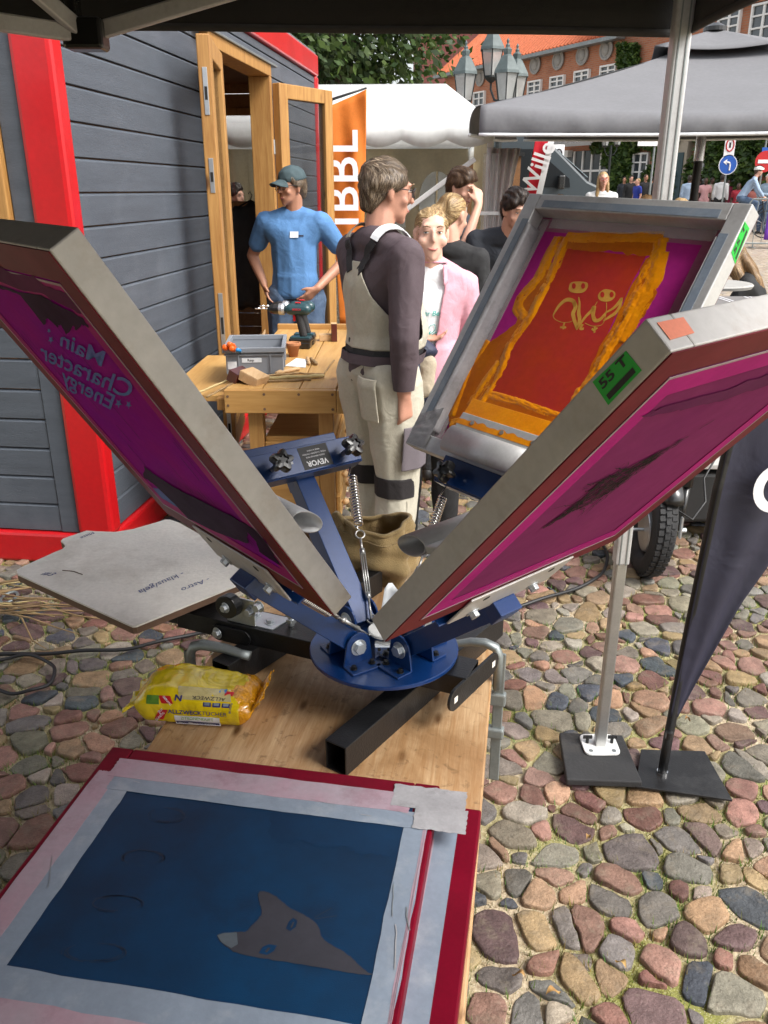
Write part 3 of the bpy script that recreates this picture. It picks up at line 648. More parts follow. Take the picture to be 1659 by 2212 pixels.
# door frame, leaves
hb('door_jamb', (D0 - .06, -.03, .16), (D0, .13, DT), 'oak', bevel=.005); hb('door_jamb', (D1, -.03, .16), (D1 + .06, .13, DT), 'oak', bevel=.005); hb('door_head', (D0 - .06, -.03, DT), (D1 + .06, .13, DT + .075), 'oak', bevel=.005)
def door_leaf(hinge, dirv, width, name, lock, zb=.2, zt=2.38):
    """leaf frame of stiles and rails with a pane; dirv = direction in world plan"""
    d = Vector((dirv[0], dirv[1], 0)).normalized(); nn = Vector((-d.y, d.x, 0)); M = frameM(hinge, d, nn, Vector((0, 0, 1)))
    def bx(nm, c0, c1, mt, p, bv=.006): m = MB(M); m.box([(a + b) / 2 for a, b in zip(c0, c1)], [abs(b - a) for a, b in zip(c0, c1)]); return m.build(nm, mt, p, bevel=bv)
    dr = bx(name, (0, -.034, zb), (.1, .034, zt), 'oak', hut); bx('stile', (width - .1, -.034, zb), (width, .034, zt), 'oak', dr)
    bx('rail', (.1, -.033, zb), (width - .1, .033, zb + .13), 'oak', dr); bx('rail', (.1, -.033, zt - .1), (width - .1, .033, zt), 'oak', dr)
    bx('pane', (.1, -.008, zb + .13), (width - .1, .008, zt - .1), 'pane', dr, 0)
    if lock:
        for z, h in ((2.12, .22), (1.72, .17), (.95, .33), (.35, .2)):
            bx('lock_plate', (width, -.012, z - h / 2), (width + .004, .012, z + h / 2), 'zinc', dr, .001); bx('latch_hole', (width + .003, -.007, z - h * .18), (width + .0055, .007, z + h * .1), 'dark_hole', dr, 0)
    else:
        for z in (.5, 1.95): m = MB(M); m.cyl((-.012, .03, z - .05), (-.012, .03, z + .05), .011); m.build('hinge', 'zinc', dr)
    return dr
h0 = HM @ Vector((D0 - .03, -.06, 0)); h1 = HM @ Vector((D1 + .045, -.06, 0))
door_leaf(h0, (.052, -.64), .66, 'door_leaf', True); door_leaf(h1, (.36, .55), .655, 'door_leaf', False)
# ================================================================== BLACK POP-UP CANOPY overhead
cx0, cx1, cy0, cy1 = -2.35, .672, -.95, 2.13; ZV = 1.975; ZE = 2.19
can = thing('popup_canopy', 'dark grey pop-up canopy overhead on square aluminium legs', 'canopy', (cx1, cy1, 0))
pk = Vector(((cx0 + cx1) / 2, (cy0 + cy1) / 2, 2.95)); cs = [Vector((cx0, cy0, ZE)), Vector((cx1, cy0, ZE)), Vector((cx1, cy1, ZE)), Vector((cx0, cy1, ZE))]
for i in range(4):
    a, b = cs[i], cs[(i + 1) % 4]
    def fn(u, v, a=a, b=b):
        e = a.lerp(b, u); p = e.lerp(pk, v); p.z -= .10 * math.sin(math.pi * u) * (1 - v) * math.sin(math.pi * min(v * 1.4, 1)); return p
    m = MB(); m.grid(fn, 17, 11); m.build('roof_panel', 'canopy', can, smooth=True, solid=.002)
    def fv(u, v, a=a, b=b, i=i):
        p = a.lerp(b, u); n = Vector((b.y - a.y, a.x - b.x, 0)).normalized(); s = math.sin(math.pi * u)
        p.z = ZE + .015 - (ZE + .015 - ZV) * v + (.012 * s * v); p += n * (.022 + .008 * math.sin(u * 23 + i) * v); return p
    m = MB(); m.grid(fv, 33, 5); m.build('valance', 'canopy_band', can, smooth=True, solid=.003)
    m = MB(); m.grid(lambda u, v, fv=fv: fv(u, .93 + .07 * v) + (cs[0] - cs[0]), 33, 2); m.build('hem', 'canopy', can, smooth=True, solid=.006)
def leg(x, y, base=True):
    m = MB(); m.box((x, y, 1.42), (.040, .040, 1.5)); l = m.build('leg', 'alu', can, bevel=.005)
    for s in (-1, 1):
        m = MB(); m.box((x + s * .009, y - .0205, 1.42), (.003, .003, 1.5)); m.build('groove', 'galv', l)
    m = MB(); m.box((x, y, .42), (.032, .032, .78)); m.build('inner_leg', 'steel', can, bevel=.005)
    m = MB(); m.prism([(x + .055 * math.copysign(1, c) * abs(c) ** .35, y + .05 * math.copysign(1, s) * abs(s) ** .35) for c, s in [(math.cos(t / 24 * 6.2832), math.sin(t / 24 * 6.2832)) for t in range(24)]], .008, None, .047)
    f = m.build('foot_plate', 'white_plastic', can, bevel=.002)
    for dx in (-1, 1):
        m = MB(); m.cyl((x + dx * .038, y + .005, .05), (x + dx * .038, y + .005, .08), .005); m.box((x + dx * .038, y + .005, .076), (.028, .005, .011)); m.build('wing_nut', 'black_steel', f, bevel=.001)
        m = MB(); m.cyl((x + dx * .035, y - .035, .0545), (x + dx * .035, y - .035, .0565), .007); m.build('plug', 'galv', f)
for x, y in ((cx1 - .005, cy1 - .01), (cx0, cy1), (cx0, cy0), (cx1, cy0)): leg(x, y)
# scissor trusses under the roof along the far side
def truss(p, q, n=2):
    p, q = Vector(p), Vector(q)
    for i in range(n):
        a, b = p.lerp(q, i / n), p.lerp(q, (i + 1) / n)
        for za, zb in ((.0, .24), (.24, .0)):
            m = MB(); s = .012 if za else -.012; off = Vector((0, s, 0)); m.bar(a + Vector((0, 0, ZE - .06 + za)) + off, b + Vector((0, 0, ZE - .06 + zb)) + off, .014, .03); m.build('truss_bar', 'alu', can, bevel=.003)
truss((cx0, cy1 - .07, 0), (cx1, cy1 - .07, 0)); truss((cx1 - .06, cy0, 0), (cx1 - .06, cy1, 0)); truss((cx0 + .06, cy0, 0), (cx0 + .06, cy1, 0))
jt = at(185, 75, Y=2.0)
m = MB(); m.box(jt, (.085, .06, .06)); m.box(jt + Vector((-.02, 0, .07)), (.03, .03, .12)); m.build('joint_bracket', 'black_plastic', can, bevel=.008)
for tu, tv in ((-120, -190), (640, -60), (-260, 10)):
    m = MB(); q = at(tu, tv, Y=1.75 if tu < 0 else 2.05); m.bar(jt, q, .018, .034); m.build('truss_bar', 'alu', can, bevel=.004)
for a, b, n_ in ((Vector((cx0, cy0 + .03, 0)), Vector((-.35, cy0 + .03, 0)), 31), (Vector((cx0 + .03, cy0, 0)), Vector((cx0 + .03, cy0 + 1.2, 0)), 25)):  # unseen curtains added to cut the fill light from behind and left
    m = MB(); m.grid(lambda u, v, a=a, b=b: a.lerp(b, u) + Vector((.02 * math.sin(u * 37) * (a.y != b.y), .02 * math.sin(u * 31) * (a.x != b.x), .05 + (ZE - .05) * v)), n_, 3); m.build('light_block_curtain', 'canopy', can, smooth=True, solid=.002)
m = MB(); m.box((cx1 - .005, cy1 - .01, 2.14), (.1, .1, .14)); m.build('corner_bracket', 'black_plastic', can, bevel=.01)
# ================================================================== WHITE MARQUEE
TZ = R(3); TU = Vector((math.cos(TZ), -math.sin(TZ), 0)); TV = Vector((math.sin(TZ), math.cos(TZ), 0)); T0 = Vector((1.13, 9.35, 0))
TM = frameM(T0, TU, TV, Vector((0, 0, 1)))       # local x right along the front, y back, origin at front right corner
tent = thing('marquee', 'white marquee tent with a scalloped front edge and arched windows', 'tent', M=TM)
TL, TD, TE, TR_ = 9.5, 6.0, 2.30, 2.97
for s in (0, 1):
    m = MB(TM); m.grid(lambda u, v, s=s: Vector((-TL + (TL - .46 * v) * u, (TD / 2 * v) if s == 0 else TD - TD / 2 * v, TE + (TR_ - TE) * v - .02 * math.sin(math.pi * v) * math.sin(math.pi * (u * 3 % 1)))), 33, 7); m.build('roof_sheet', 'tent_white', tent, smooth=True, solid=.004)
def gable(x):
    m = MB(TM); m.prism([(0, TE), (TD, TE), (TD / 2, TR_)], .006, Matrix(((0, 0, 1, x), (1, 0, 0, 0), (0, 1, 0, 0), (0, 0, 0, 1)))); m.build('gable', 'tent_white', tent)
gable(-TL)
m = MB(TM); m.add([(0, 0, TE), (0, TD, TE), (-.46, TD / 2, TR_)], [(0, 1, 2)]); m.build('gable', 'tent_white', tent, solid=.004)
def scallop(fn, L, n, name='valance'):
    m = MB(TM); m.grid(lambda u, v: fn(u * L, TE - v * (.17 + .07 * abs(math.sin(math.pi * u * n))) + .0), n * 8 + 1, 3); m.build(name, 'tent_white', tent, smooth=True, solid=.004)
scallop(lambda a, z: Vector((-a, -.015 - .003 * math.sin(a * 9), z)), TL, 20); scallop(lambda a, z: Vector((.012, a, z)), TD, 13)
for x in (-TL, -TL * 2 / 3, -TL / 3, -.03):
    for y in (.03, TD - .03):
        m = MB(TM); m.box((x, y, TE / 2), (.06, .06, TE)); m.build('pole', 'white_paint', tent, bevel=.006)
# back wall with arched windows
for k in range(5):
    x0 = -TL + k * TL / 5; m = MB(TM); m.grid(lambda u, v, x0=x0: Vector((x0 + u * TL / 5, TD - .06 + .03 * math.sin(u * 19), TE * v)), 25, 3); m.build('side_sheet', 'tent_cream', tent, smooth=True, solid=.003)
    for q in (.28, .72):
        cx_ = x0 + q * TL / 5; pts = [(cx_ - .3, .85), (cx_ + .3, .85)] + [(cx_ + .3 * math.cos(t / 10 * math.pi), 1.5 + .45 * math.sin(t / 10 * math.pi)) for t in range(11)]
        m = MB(TM); m.prism(pts, .004, Matrix(((1, 0, 0, 0), (0, 0, -1, TD - .105), (0, 1, 0, 0), (0, 0, 0, 1)))); w_ = m.build('arched_window', 'lamp_glass', tent)
        m = MB(TM); m.box((cx_, TD - .115, 1.4), (.03, .01, 1.1)); m.box((cx_, TD - .115, 1.3), (.6, .01, .03)); m.build('glazing_bar', 'tent_cream', w_)
m = MB(TM); m.grid(lambda u, v: Vector((-.05 + .03 * math.sin(u * 30) * (1 - v * .6), .1 + u * 2.7, TE * v)), 31, 4); m.build('side_sheet', 'tent_cream', tent, smooth=True, solid=.003)
m = MB(TM); m.bar((-.18, .0, 1.95), (-1.75, .1, .85), .05, .05); m.build('brace', 'white_paint', tent, bevel=.005)
# gathered front curtain with clear vinyl
m = MB(TM); m.grid(lambda u, v: Vector((-.06 + u * .34 * (1 - .35 * math.sin(math.pi * v)), -.05 + .035 * math.sin(u * 26 + v * 2), .1 + 1.95 * v)), 41, 9); m.build('curtain', 'sheer', tent, smooth=True, solid=.002)
m = MB(TM); m.grid(lambda u, v: Vector((-.10 + u * .16, -.08 + .02 * math.sin(u * 18), .2 + 1.8 * v)), 13, 7); c_ = m.build('vinyl_strip', 'clear_vinyl', tent, smooth=True)
for z in (.62, 1.05, 1.42): m = MB(TM); m.box((-.02, -.105, z), (.2, .01, .035)); m.build('strap', 'white_paint', c_)
# ================================================================== PRESS TABLE
TT = .69; TAZ = R(9.4); tdir = Vector((math.sin(TAZ), math.cos(TAZ), 0)); tper = Vector((math.cos(TAZ), -math.sin(TAZ), 0))
TM_ = frameM(Vector((-.123, 1.27, 0)), tper, tdir, Vector((0, 0, 1)))
tab = thing('work_table', 'long pale wooden table carrying the printing press', 'table', M=TM_)
m = MB(TM_); m.box((0, -.08, TT - .014), (.618, 1.82, .028)); m.build('table_top', 'table_wood', tab, bevel=.003)
m = MB(TM_); m.box((0, -.08, TT - .034), (.60, 1.78, .012)); m.build('underlay', 'table_edge', tab)
for y in (-.8, .66):
    for x in (-.26, .26): m = MB(TM_); m.box((x, y, (TT - .04) / 2), (.05, .05, TT - .04)); m.build('leg', 'beech_z', tab, bevel=.004)
    m = MB(TM_); m.box((0, y, TT - .08), (.5, .03, .07)); m.build('cross_rail', 'beech_x', tab)
# ================================================================== SCREEN PRINTING PRESS
HC = Vector((0, 1.435, 0)); ZD = .805
press = thing('screen_printing_press', 'blue four-arm screen printing press on a black steel base', 'printing press', (HC.x, HC.y, TT))
md = Vector((.593, -.265, 0)).normalized(); fd = Vector((.568, .823, 0))   # main tube and foot directions
def sq_tube(name, p0, p1, w, h, mt='black_steel', up=(0, 0, 1), hollow=True, par=None):
    p0, p1 = Vector(p0), Vector(p1); x, d, z = basis(p1 - p0, up); m = MB(); n = (p1 - p0).length; wt = .003; vs = []
    for t in (0, n):
        for a, b in ((w / 2, h / 2), (w / 2 - wt, h / 2 - wt)):
            for i, j in ((-1, -1), (1, -1), (1, 1), (-1, 1)): vs.append(p0 + d * t + x * (i * a) + z * (j * b))
    fs = []
    for i in range(4):
        j = (i + 1) % 4; fs += [(i, j, 8 + j, 8 + i), (4 + j, 4 + i, 12 + i, 12 + j), (j, i, 4 + i, 4 + j), (8 + i, 8 + j, 12 + j, 12 + i)]
    m.add(vs, fs); return m.build(name, mt, par or press, bevel=.0015)
def on(z, p): return Vector((p.x, p.y, z))
fz = TT + .031
p = Vector((-.085, 1.194, 0)); sq_tube('foot_bar', on(fz, p), on(fz, p + fd * .6), .046, .06)
p = Vector((-.335, 1.46, 0)); sq_tube('foot_bar', on(fz, p), on(fz, p + fd * .55), .046, .06)
mz = TT + .061 + .021
pe0, pe1 = Vector((-.44, 1.641, 0)), Vector((.170, 1.368, 0)); sq_tube('main_bar', on(mz, pe0), on(mz, pe1), .075, .042)
def rounded_plate(name, c, d, nrm, ln, ht, th, holes, mt, par=press, hole_r=.006):
    x, y = Vector(d).normalized(), Vector((0, 0, 1)); M = frameM(c, x, y, x.cross(y)); r = ht / 2; pts = [(-ln / 2 + r + r * math.cos(a), r * math.sin(a)) for a in [math.pi / 2 + k * math.pi / 8 for k in range(9)]] + [(ln / 2 - r + r * math.cos(a), r * math.sin(a)) for a in [-math.pi / 2 + k * math.pi / 8 for k in range(9)]]
    m = MB(M); m.prism(pts, th, None, -th / 2); o = m.build(name, mt, par, bevel=.0008)
    for h in holes:
        m = MB(M); m.box((h, 0, 0), (hole_r * 2, hole_r * 2, th + .0012)); m.build('square_hole', 'pallet_face', o)
    return o
rounded_plate('end_plate', on(mz - .004, pe1 + md * .004), fd, md, .195, .046, .006, (-.075, .075), 'black_steel')
# disc
m = MB(); m.lathe([(.147, ZD - .008), (.1475, ZD - .006), (.1475, ZD - .001), (.146, ZD)], Matrix.Translation(HC), 72); m.build('turntable_disc', 'blue_steel', press, smooth=False)
m = MB(); m.lathe([(.05, mz + .021), (.05, ZD - .008)], Matrix.Translation(HC), 32); m.build('pivot', 'black_steel', press)
def hexbolt(p, d, r, h, par, mt='zinc', washer=True):
    p = Vector(p); d = Vector(d).normalized(); m = MB()
    if washer: m.cyl(p, p + d * .0016, r * 1.45, 18); p = p + d * .0016
    m.cyl(p, p + d * h, r, 6); return m.build('bolt', mt, par, bevel=.0006)
wq = HC + Vector((.002, -.005, ZD))
m = MB(); m.lathe([(.008, 0), (.008, .034), (.033, .035), (.034, .037), (.034, .040), (.032, .042), (.013, .042), (.012, .0395)], Matrix.Translation(wq), 36); m.build('centre_washer', 'white_plastic', press, smooth=False)
m = MB(); m.cyl(wq + Vector((0, 0, .02)), wq + Vector((0, 0, .047)), .011, 6); m.build('centre_bolt', 'chrome', press)
m = MB(); m.box(wq + Vector((-.003, -.05, .014)), (.034, .003, .034)); m.box(wq + Vector((-.003, -.04, .031)), (.034, .022, .003)); hp = m.build('hook_plate', 'chrome', press, bevel=.001)
for dx in (-.011, .007):
    m = MB(); m.cyl(wq + Vector((dx, -.053, .025)), wq + Vector((dx, -.050, .025)), .0032, 10); m.build('hook_hole', 'dark_hole', hp)
# screens' poses: origin at middle of hub side edge, x lateral, y outward along the arm, z to the squeegee side
def pose(o, phi, th, roll):
    phi, th, roll = R(phi), R(th), R(roll); e = Vector((math.sin(phi), math.cos(phi), 0)); z = Vector((0, 0, 1))
    a = e * math.cos(th) + z * math.sin(th); n = -e * math.sin(th) + z * math.cos(th); lt = a.cross(n); n = n * math.cos(roll) + lt * math.sin(roll); lt = a.cross(n)
    return frameM(Vector(o), lt, a, n)
SW, SL, ST = .53, .63, .038
PL = pose((-.244, 1.276, 1.070), -131.6, 57.0, -1.2); PR = pose((.207, 1.201, 1.055), 143.7, 49.0, 2.8); PB = pose((.239, 1.603, 1.091), 53.2, 56.1, 3.1); PE = pose((-.190, 1.695, 1.118), -38, 54, 0)
def on_plane(M, u, v, ax=2, val=0):
    i = M.inverted(); a = i @ Vector((0, 0, CAM_H)); b = i @ at(u, v, Y=1.0); d = b - a; return a + d * ((val - a[ax]) / d[ax])
def knob(M, x, y, z0, L, par):
    m = MB(M); m.cyl((x, y, z0), (x, y, z0 + L), .0055, 12); sh = m.build('clamp_screw', 'steel', par)
    prof = []
    for k in range(40):
        a = 2 * math.pi * k / 40; r = .0205 + .0048 * math.cos(5 * a); prof.append((x + r * math.cos(a), y + r * math.sin(a)))
    m = MB(M); n = 40; vs = []
    for sc, z in ((.5, L - .004), (.93, L - .001), (1, L + .004), (1, L + .016), (.9, L + .022), (.45, L + .023), (.38, L + .019)):
        for q in prof: vs.append((x + (q[0] - x) * sc, y + (q[1] - y) * sc, z0 + z))
    fs = [(i * n + k, i * n + (k + 1) % n, (i + 1) * n + (k + 1) % n, (i + 1) * n + k) for i in range(6) for k in range(n)] + [tuple(range(n - 1, -1, -1)), tuple(6 * n + k for k in range(n))]
    m.add(vs, fs); m.build('star_knob', 'black_plastic', sh, smooth=False)
def clamp(M, hinge_az, empty, spring=None):
    """arm with its two-plate frame clamp; local frame M as above"""
    e = Vector((math.sin(R(hinge_az)), math.cos(R(hinge_az)), 0)); la = Vector((e.y, -e.x, 0)); hz = HC + e * .078 + Vector((0, 0, ZD + .037))
    end = M @ Vector((0, -.035 if not empty else -.02, -.016)); d = (end - hz).normalized()
    upn = (M.to_3x3() @ Vector((0, 0, 1)))
    arm = sq_tube('arm', hz - d * .02, end - d * .004, .046, .04, 'blue_steel', upn)
    zt = ST if not empty else .036
    m = MB(M); m.box((0, -.022, zt + .004), (.262, .058, .005)); m.box((0, -.0525, zt / 2 + .001), (.262, .0035, zt + .009)); tp = m.build('clamp_plate', 'blue_steel', press, bevel=.002)
    m = MB(M); m.box((0, -.006, -.0045), (.235, .085, .004)); bp = m.build('clamp_lip', 'alu_worn' if not empty else 'blue_steel', press, bevel=.002)
    for x in (-.075, .075):
        m = MB(M); m.cyl((x, .018, -.0069), (x, .018, -.006), .0065, 14); m.build('slot', 'dark_hole', bp)
        hexbolt(M @ Vector((x * .93, -.036, -.0066)), -upn, .0085, .009, bp)
    for x in (-.088, .088): knob(M, x, -.03, zt + .004, .040 if empty else .018, tp)
    m = MB(M); m.box((.0, -.052, -.02), (.050, .036, .028)); m.build('arm_socket', 'blue_steel', press, bevel=.002)
    # hinge ears
    for s in (-1, 1):
        c = hz + la * (s * .029); x = e; pts = [(-.032, -.035), (.032, -.035)] + [(.026 * math.cos(a), .004 + .026 * math.sin(a)) for a in [k * math.pi / 10 for k in range(11)]]
        m = MB(frameM(c, x, Vector((0, 0, 1)), x.cross(Vector((0, 0, 1))))); m.prism(pts, .0045, None, -.00225); ear = m.build('hinge_ear', 'blue_steel', press, bevel=.001)
        m = MB(); q = HC + e * .078 + la * (s * .047) + Vector((0, 0, ZD + .0023)); m.box((0, 0, 0), (.064, .034, .0042), frameM(q, x, la * s, Vector((0, 0, 1)))); m.build('ear_foot', 'blue_steel', ear, bevel=.001)
        hexbolt(c + la * (s * .0025), la * s, .0115, .009, ear)
        for t in (-.02, .02): hexbolt(q + x * t + Vector((0, 0, .0022)), (0, 0, 1), .0048, .006, ear, 'black_steel')
    if spring is not None: spring_rig(M @ Vector((spring, -.05, zt * .3)), HC + Vector((.12 * e.x * .1, -.03 * 0, ZD + .03)) + la * 0 + e * .022)
    return tp
def spring_rig(p0, p1):
    p0, p1 = Vector(p0), Vector(p1); x, d, z = basis(p1 - p0); n = (p1 - p0).length
    m = MB(); r = .0088; T = 17; s0, s1 = .03, min(.15, n * .42)
    pts = [p0] + [p0 + d * (s0 + (s1 - s0) * k / (T * 12)) + (x * math.cos(k / 12 * 2 * math.pi) + z * math.sin(k / 12 * 2 * math.pi)) * r for k in range(T * 12 + 1)] + [p0 + d * (s1 + .012)]
    m.tube(pts, .0019, 6); sp = m.build('spring', 'chrome', press, smooth=True)
    m = MB(); q = p0 + d * (s1 + .022); m.tube([q + (x * math.cos(a) + d * math.sin(a)) * .0095 for a in [k * math.pi / 8 for k in range(16)]], .002, 6, True); m.tube([q + d * .009, q + d * .04], .0026, 8)
    a, b = q + d * .04, q + d * min(.14, max(n - s1 - .08, .05))
    m.tube([a, b], .002, 6)
    for sgn in (-1, 1): m.bar(a + x * (sgn * .0045), b + x * (sgn * .0045), .0025, .006)
    m.cyl(a - d * .006, a + d * .006, .0058, 6); m.cyl(b - d * .006, b + d * .006, .0058, 6)
    m.tube([b, p1 - d * .02], .0026, 8); m.tube([p1 - d * .02 + (x * math.cos(t) + d * math.sin(t)) * .009 for t in [k * math.pi / 8 for k in range(13)]], .0022, 6); m.build('turnbuckle', 'steel', press, smooth=True)
tE = clamp(PE, -42, True, .118); clamp(PB, 54, False, -.118); clamp(PL, -123, False, -.10); clamp(PR, 138, False, None)
# label plate on the free arm
m = MB(PE); m.box((.02, -.022, .0429), (.072, .05, .0006)); lab = m.build('label_plate', 'label_black', tE, label='black maker label, upside down')
LM = PE @ Matrix.Translation((.02, -.022, .0434)) @ Matrix.Rotation(math.pi, 4, 'Z')
lettering('VEVOR', .0165, LM @ Matrix.Translation((0, .013, 0)), 'print_white', lab, bold=.02)
for i, tx in enumerate(('SCREEN PRINTING PRESS', 'MODEL: 4 COLOUR 1 STATION', 'MADE IN CHINA')): lettering(tx, .0042, LM @ Matrix.Translation((0, -.001 - i * .007, 0)), 'print_white', lab)
m = MB(PE); m.box((-.045, -.022, .0429), (.016, .012, .0006)); m.build('barcode_sticker', 'paper', tE)
# pallet on its carrier
pz = .832
oz = [(100, 380), (118, 366), (330, 270), (375, 252), (392, 235), (383, 218), (365, 203), (378, 190), (450, 165), (520, 142), (580, 146), (690, 150), (800, 132), (930, 95), (990, 76), (1020, 76), (1070, 92), (1590, 385), (1590, 400), (820, 712), (795, 714), (775, 706), (105, 402)]
pp = [at(x * .36, (1650 + y * .5425) / 1.5069, Z=pz) for x, y in oz]
m = MB(); m.prism([(q.x, q.y) for q in pp], .004, None, pz - .004); pal = m.build('print_pallet', 'pallet_face', press, label='white shirt board with a neck notch and blue pen scribbles')
m = MB(); m.prism([(q.x, q.y) for q in pp], .014, None, pz - .0185); m.build('board_core', 'pallet_edge', pal)
def pen(word, u, v, du, dv, size, par=pal):
    o = at(u, v, Z=pz); e = (at(u + du, v + dv, Z=pz) - o).normalized(); f = Vector((-e.y, e.x, 0)); lettering(word, size, frameM(o + Vector((0, 0, .0008)), e, f, Vector((0, 0, 1))), 'pen_blue', par, name='pen_note', shear=.35)
pen('- klaus/gela', 352, 1258, -60, 26, .028); pen('- Astro', 425, 1262, -60, 24, .026); pen('Mitte', 190, 1156, -60, 26, .02); pen('#3', 104, 1240, 60, 10, .026)
m = MB(); a = at(135, 1232, Z=pz + .0008); b = at(178, 1241, Z=pz + .0008); m.tube([a, a.lerp(b, .5) + Vector((0, .006, 0)), b], .0012, 4); m.build('scratch', 'pallet_edge', pal)
cb = on(mz + .022, pe0 + md * .19)
m = MB(); m.box((0, 0, .0), (.11, .06, .004), frameM(cb, md, fd, Vector((0, 0, 1)))); m.box((-.02, -.03, .03), (.07, .004, .06), frameM(cb, md, fd, Vector((0, 0, 1)))); br = m.build('roller_bracket', 'zinc', press, bevel=.001)
BM = frameM(cb, md, fd, Vector((0, 0, 1)))
for x, z in ((-.035, .045),):
    m = MB(BM); m.cyl((x, -.034, z), (x, -.056, z), .026, 28); m.build('roller', 'black_plastic', br, bevel=.002); hexbolt(BM @ Vector((x, -.056, z)), BM.to_3x3() @ Vector((0, -1, 0)), .008, .008, br)
for x, z in ((.008, .036), (.03, .052)): hexbolt(BM @ Vector((x, -.033, z)), BM.to_3x3() @ Vector((0, -1, 0)), .009, .012, br)
for x, y in ((.03, -.005), (-.015, .01)): hexbolt(BM @ Vector((x, y, .002)), (0, 0, 1), .008, .006, br)
m = MB(BM); m.cyl((.075, .005, .0), (.075, .005, .052), .006, 10); m.cyl((.075, .005, .008), (.075, .005, .016), .011, 6); m.cyl((.075, .005, .024), (.075, .005, .03), .011, 6); m.cyl((.075, .005, .05), (.075, .005, .06), .014, 16); m.build('stop_screw', 'zinc', press)
lp = on(mz - .006, pe0 + md * .15 - fd * .042); o_ = rounded_plate('link_plate', lp, md, fd, .10, .036, .005, (), 'black_steel'); hexbolt(lp - md * .03 - fd * .004, -fd, .009, .007, o_)
m = MB(); m.box((0, 0, 0), (.09, .2, .012), frameM(on(pz - .027, pe0 - md * .08), md, fd, Vector((0, 0, 1)))); m.build('pallet_bracket', 'black_steel', press)
sq_tube('pallet_bar', on(mz, pe0 - md * .28), on(mz, pe0 + md * .05), .06, .038)
# ================================================================== SCREENS
def poly_part(M, pts, z, name, mt, par, h=.0004, label=None):
    m = MB(M); m.prism(pts, h, None, z); return m.build(name, mt, par, label=label)
def ring(M, x0, x1, y0, y1, w, z, name, mt, par, h=.0008):
    m = MB(M)
    for c, s in (((x0 + w / 2, (y0 + y1) / 2), (w, y1 - y0)), ((x1 - w / 2, (y0 + y1) / 2), (w, y1 - y0)), (((x0 + x1) / 2, y0 + w / 2), (x1 - x0 - 2 * w, w)), (((x0 + x1) / 2, y1 - w / 2), (x1 - x0 - 2 * w, w))): m.box((c[0], c[1], z + h / 2), (s[0], s[1], h))
    return m.build(name, mt, par)
def screen(label, M, W=SW, L=SL, t=ST, fm='alu_worn', red=True, fab='mesh_purple', rail=.036):
    s = thing('printing_screen', label, 'printing screen', M=M)
    for nm, c, d in (('frame_rail', (-W / 2 + rail / 2, L / 2), (rail, L)), ('frame_rail', (W / 2 - rail / 2, L / 2), (rail, L)), ('frame_rail', (0, rail / 2), (W - 2 * rail, rail)), ('frame_rail', (0, L - rail / 2), (W - 2 * rail, rail))):
        m = MB(M); m.box((c[0], c[1], t / 2), (d[0], d[1], t)); m.build(nm, fm, s, bevel=.002)
    m = MB(M); m.box((0, L / 2, -.0004), (W - .03, L - .03, .0006)); m.build('mesh_fabric', fab, s)
    if red: ring(M, -W / 2 + .0015, W / 2 - .0015, .0015, L - .0015, rail + .004, -.0016, 'glued_edge', 'red_resin', s, .0014)
    return s
def pts_on(M, L, z=0): return [tuple(on_plane(M, u, v, 2, z)[:2]) for u, v in L]
def jag(pts, amp, n=5, seed=1):
    r = random.Random(seed); out = []
    for i in range(len(pts)):
        a, b = pts[i], pts[(i + 1) % len(pts)]
        for k in range(n): f = k / n; out.append((a[0] + (b[0] - a[0]) * f + r.gauss(0, amp) * (k > 0), a[1] + (b[1] - a[1]) * f + r.gauss(0, amp) * (k > 0)))
    return out
def flat(M, pts, z, name, mt, par):
    """flat printed shape of any outline, triangulated"""
    from mathutils.geometry import tessellate_polygon
    m = MB(M); m.add([(p[0], p[1], z) for p in pts], [tuple(t) for t in tessellate_polygon([[Vector((p[0], p[1], 0)) for p in pts]])]); m.orient((0, 0, 1 if z > 0 else -1), M); return m.build(name, mt, par)
def strokes(M, L, z, name, mt, par, lift=0):
    m = MB(M)
    for pts, w in L:
        n = len(pts); vs = []
        for i, p in enumerate(pts):
            a, b = pts[max(i - 1, 0)], pts[min(i + 1, n - 1)]; dx, dy = b[0] - a[0], b[1] - a[1]; d = math.hypot(dx, dy) or 1; ww = (w[i] if isinstance(w, list) else w) / 2
            vs += [(p[0] - dy / d * ww, p[1] + dx / d * ww, z), (p[0] + dy / d * ww, p[1] - dx / d * ww, z)]
        m.add(vs, [(2 * i, 2 * i + 1, 2 * i + 3, 2 * i + 2) for i in range(n - 1)])
    m.orient((0, 0, 1 if z > 0 else -1), M); return m.build(name, mt, par)
def art_text(M, body, c, right, up, z, mt, par, **k):
    o = on_plane(M, *c, 2, z); ex = on_plane(M, c[0] + right[0] / 2, c[1] + right[1] / 2, 2, z) - on_plane(M, c[0] - right[0] / 2, c[1] - right[1] / 2, 2, z); ey = on_plane(M, c[0] + up[0], c[1] + up[1], 2, z) - o
    vs, fs = text_mesh(body, 1, **k); xs = [p[0] for p in vs]; wd = max(xs) - min(xs); mx = (max(xs) + min(xs)) / 2
    m = MB(M); m.add([o + ex * ((p[0] - mx) / wd) + ey * (p[1] / .7) for p in vs], fs); m.orient((0, 0, 1 if z > 0 else -1), M); return m.build('lettering', mt, par)
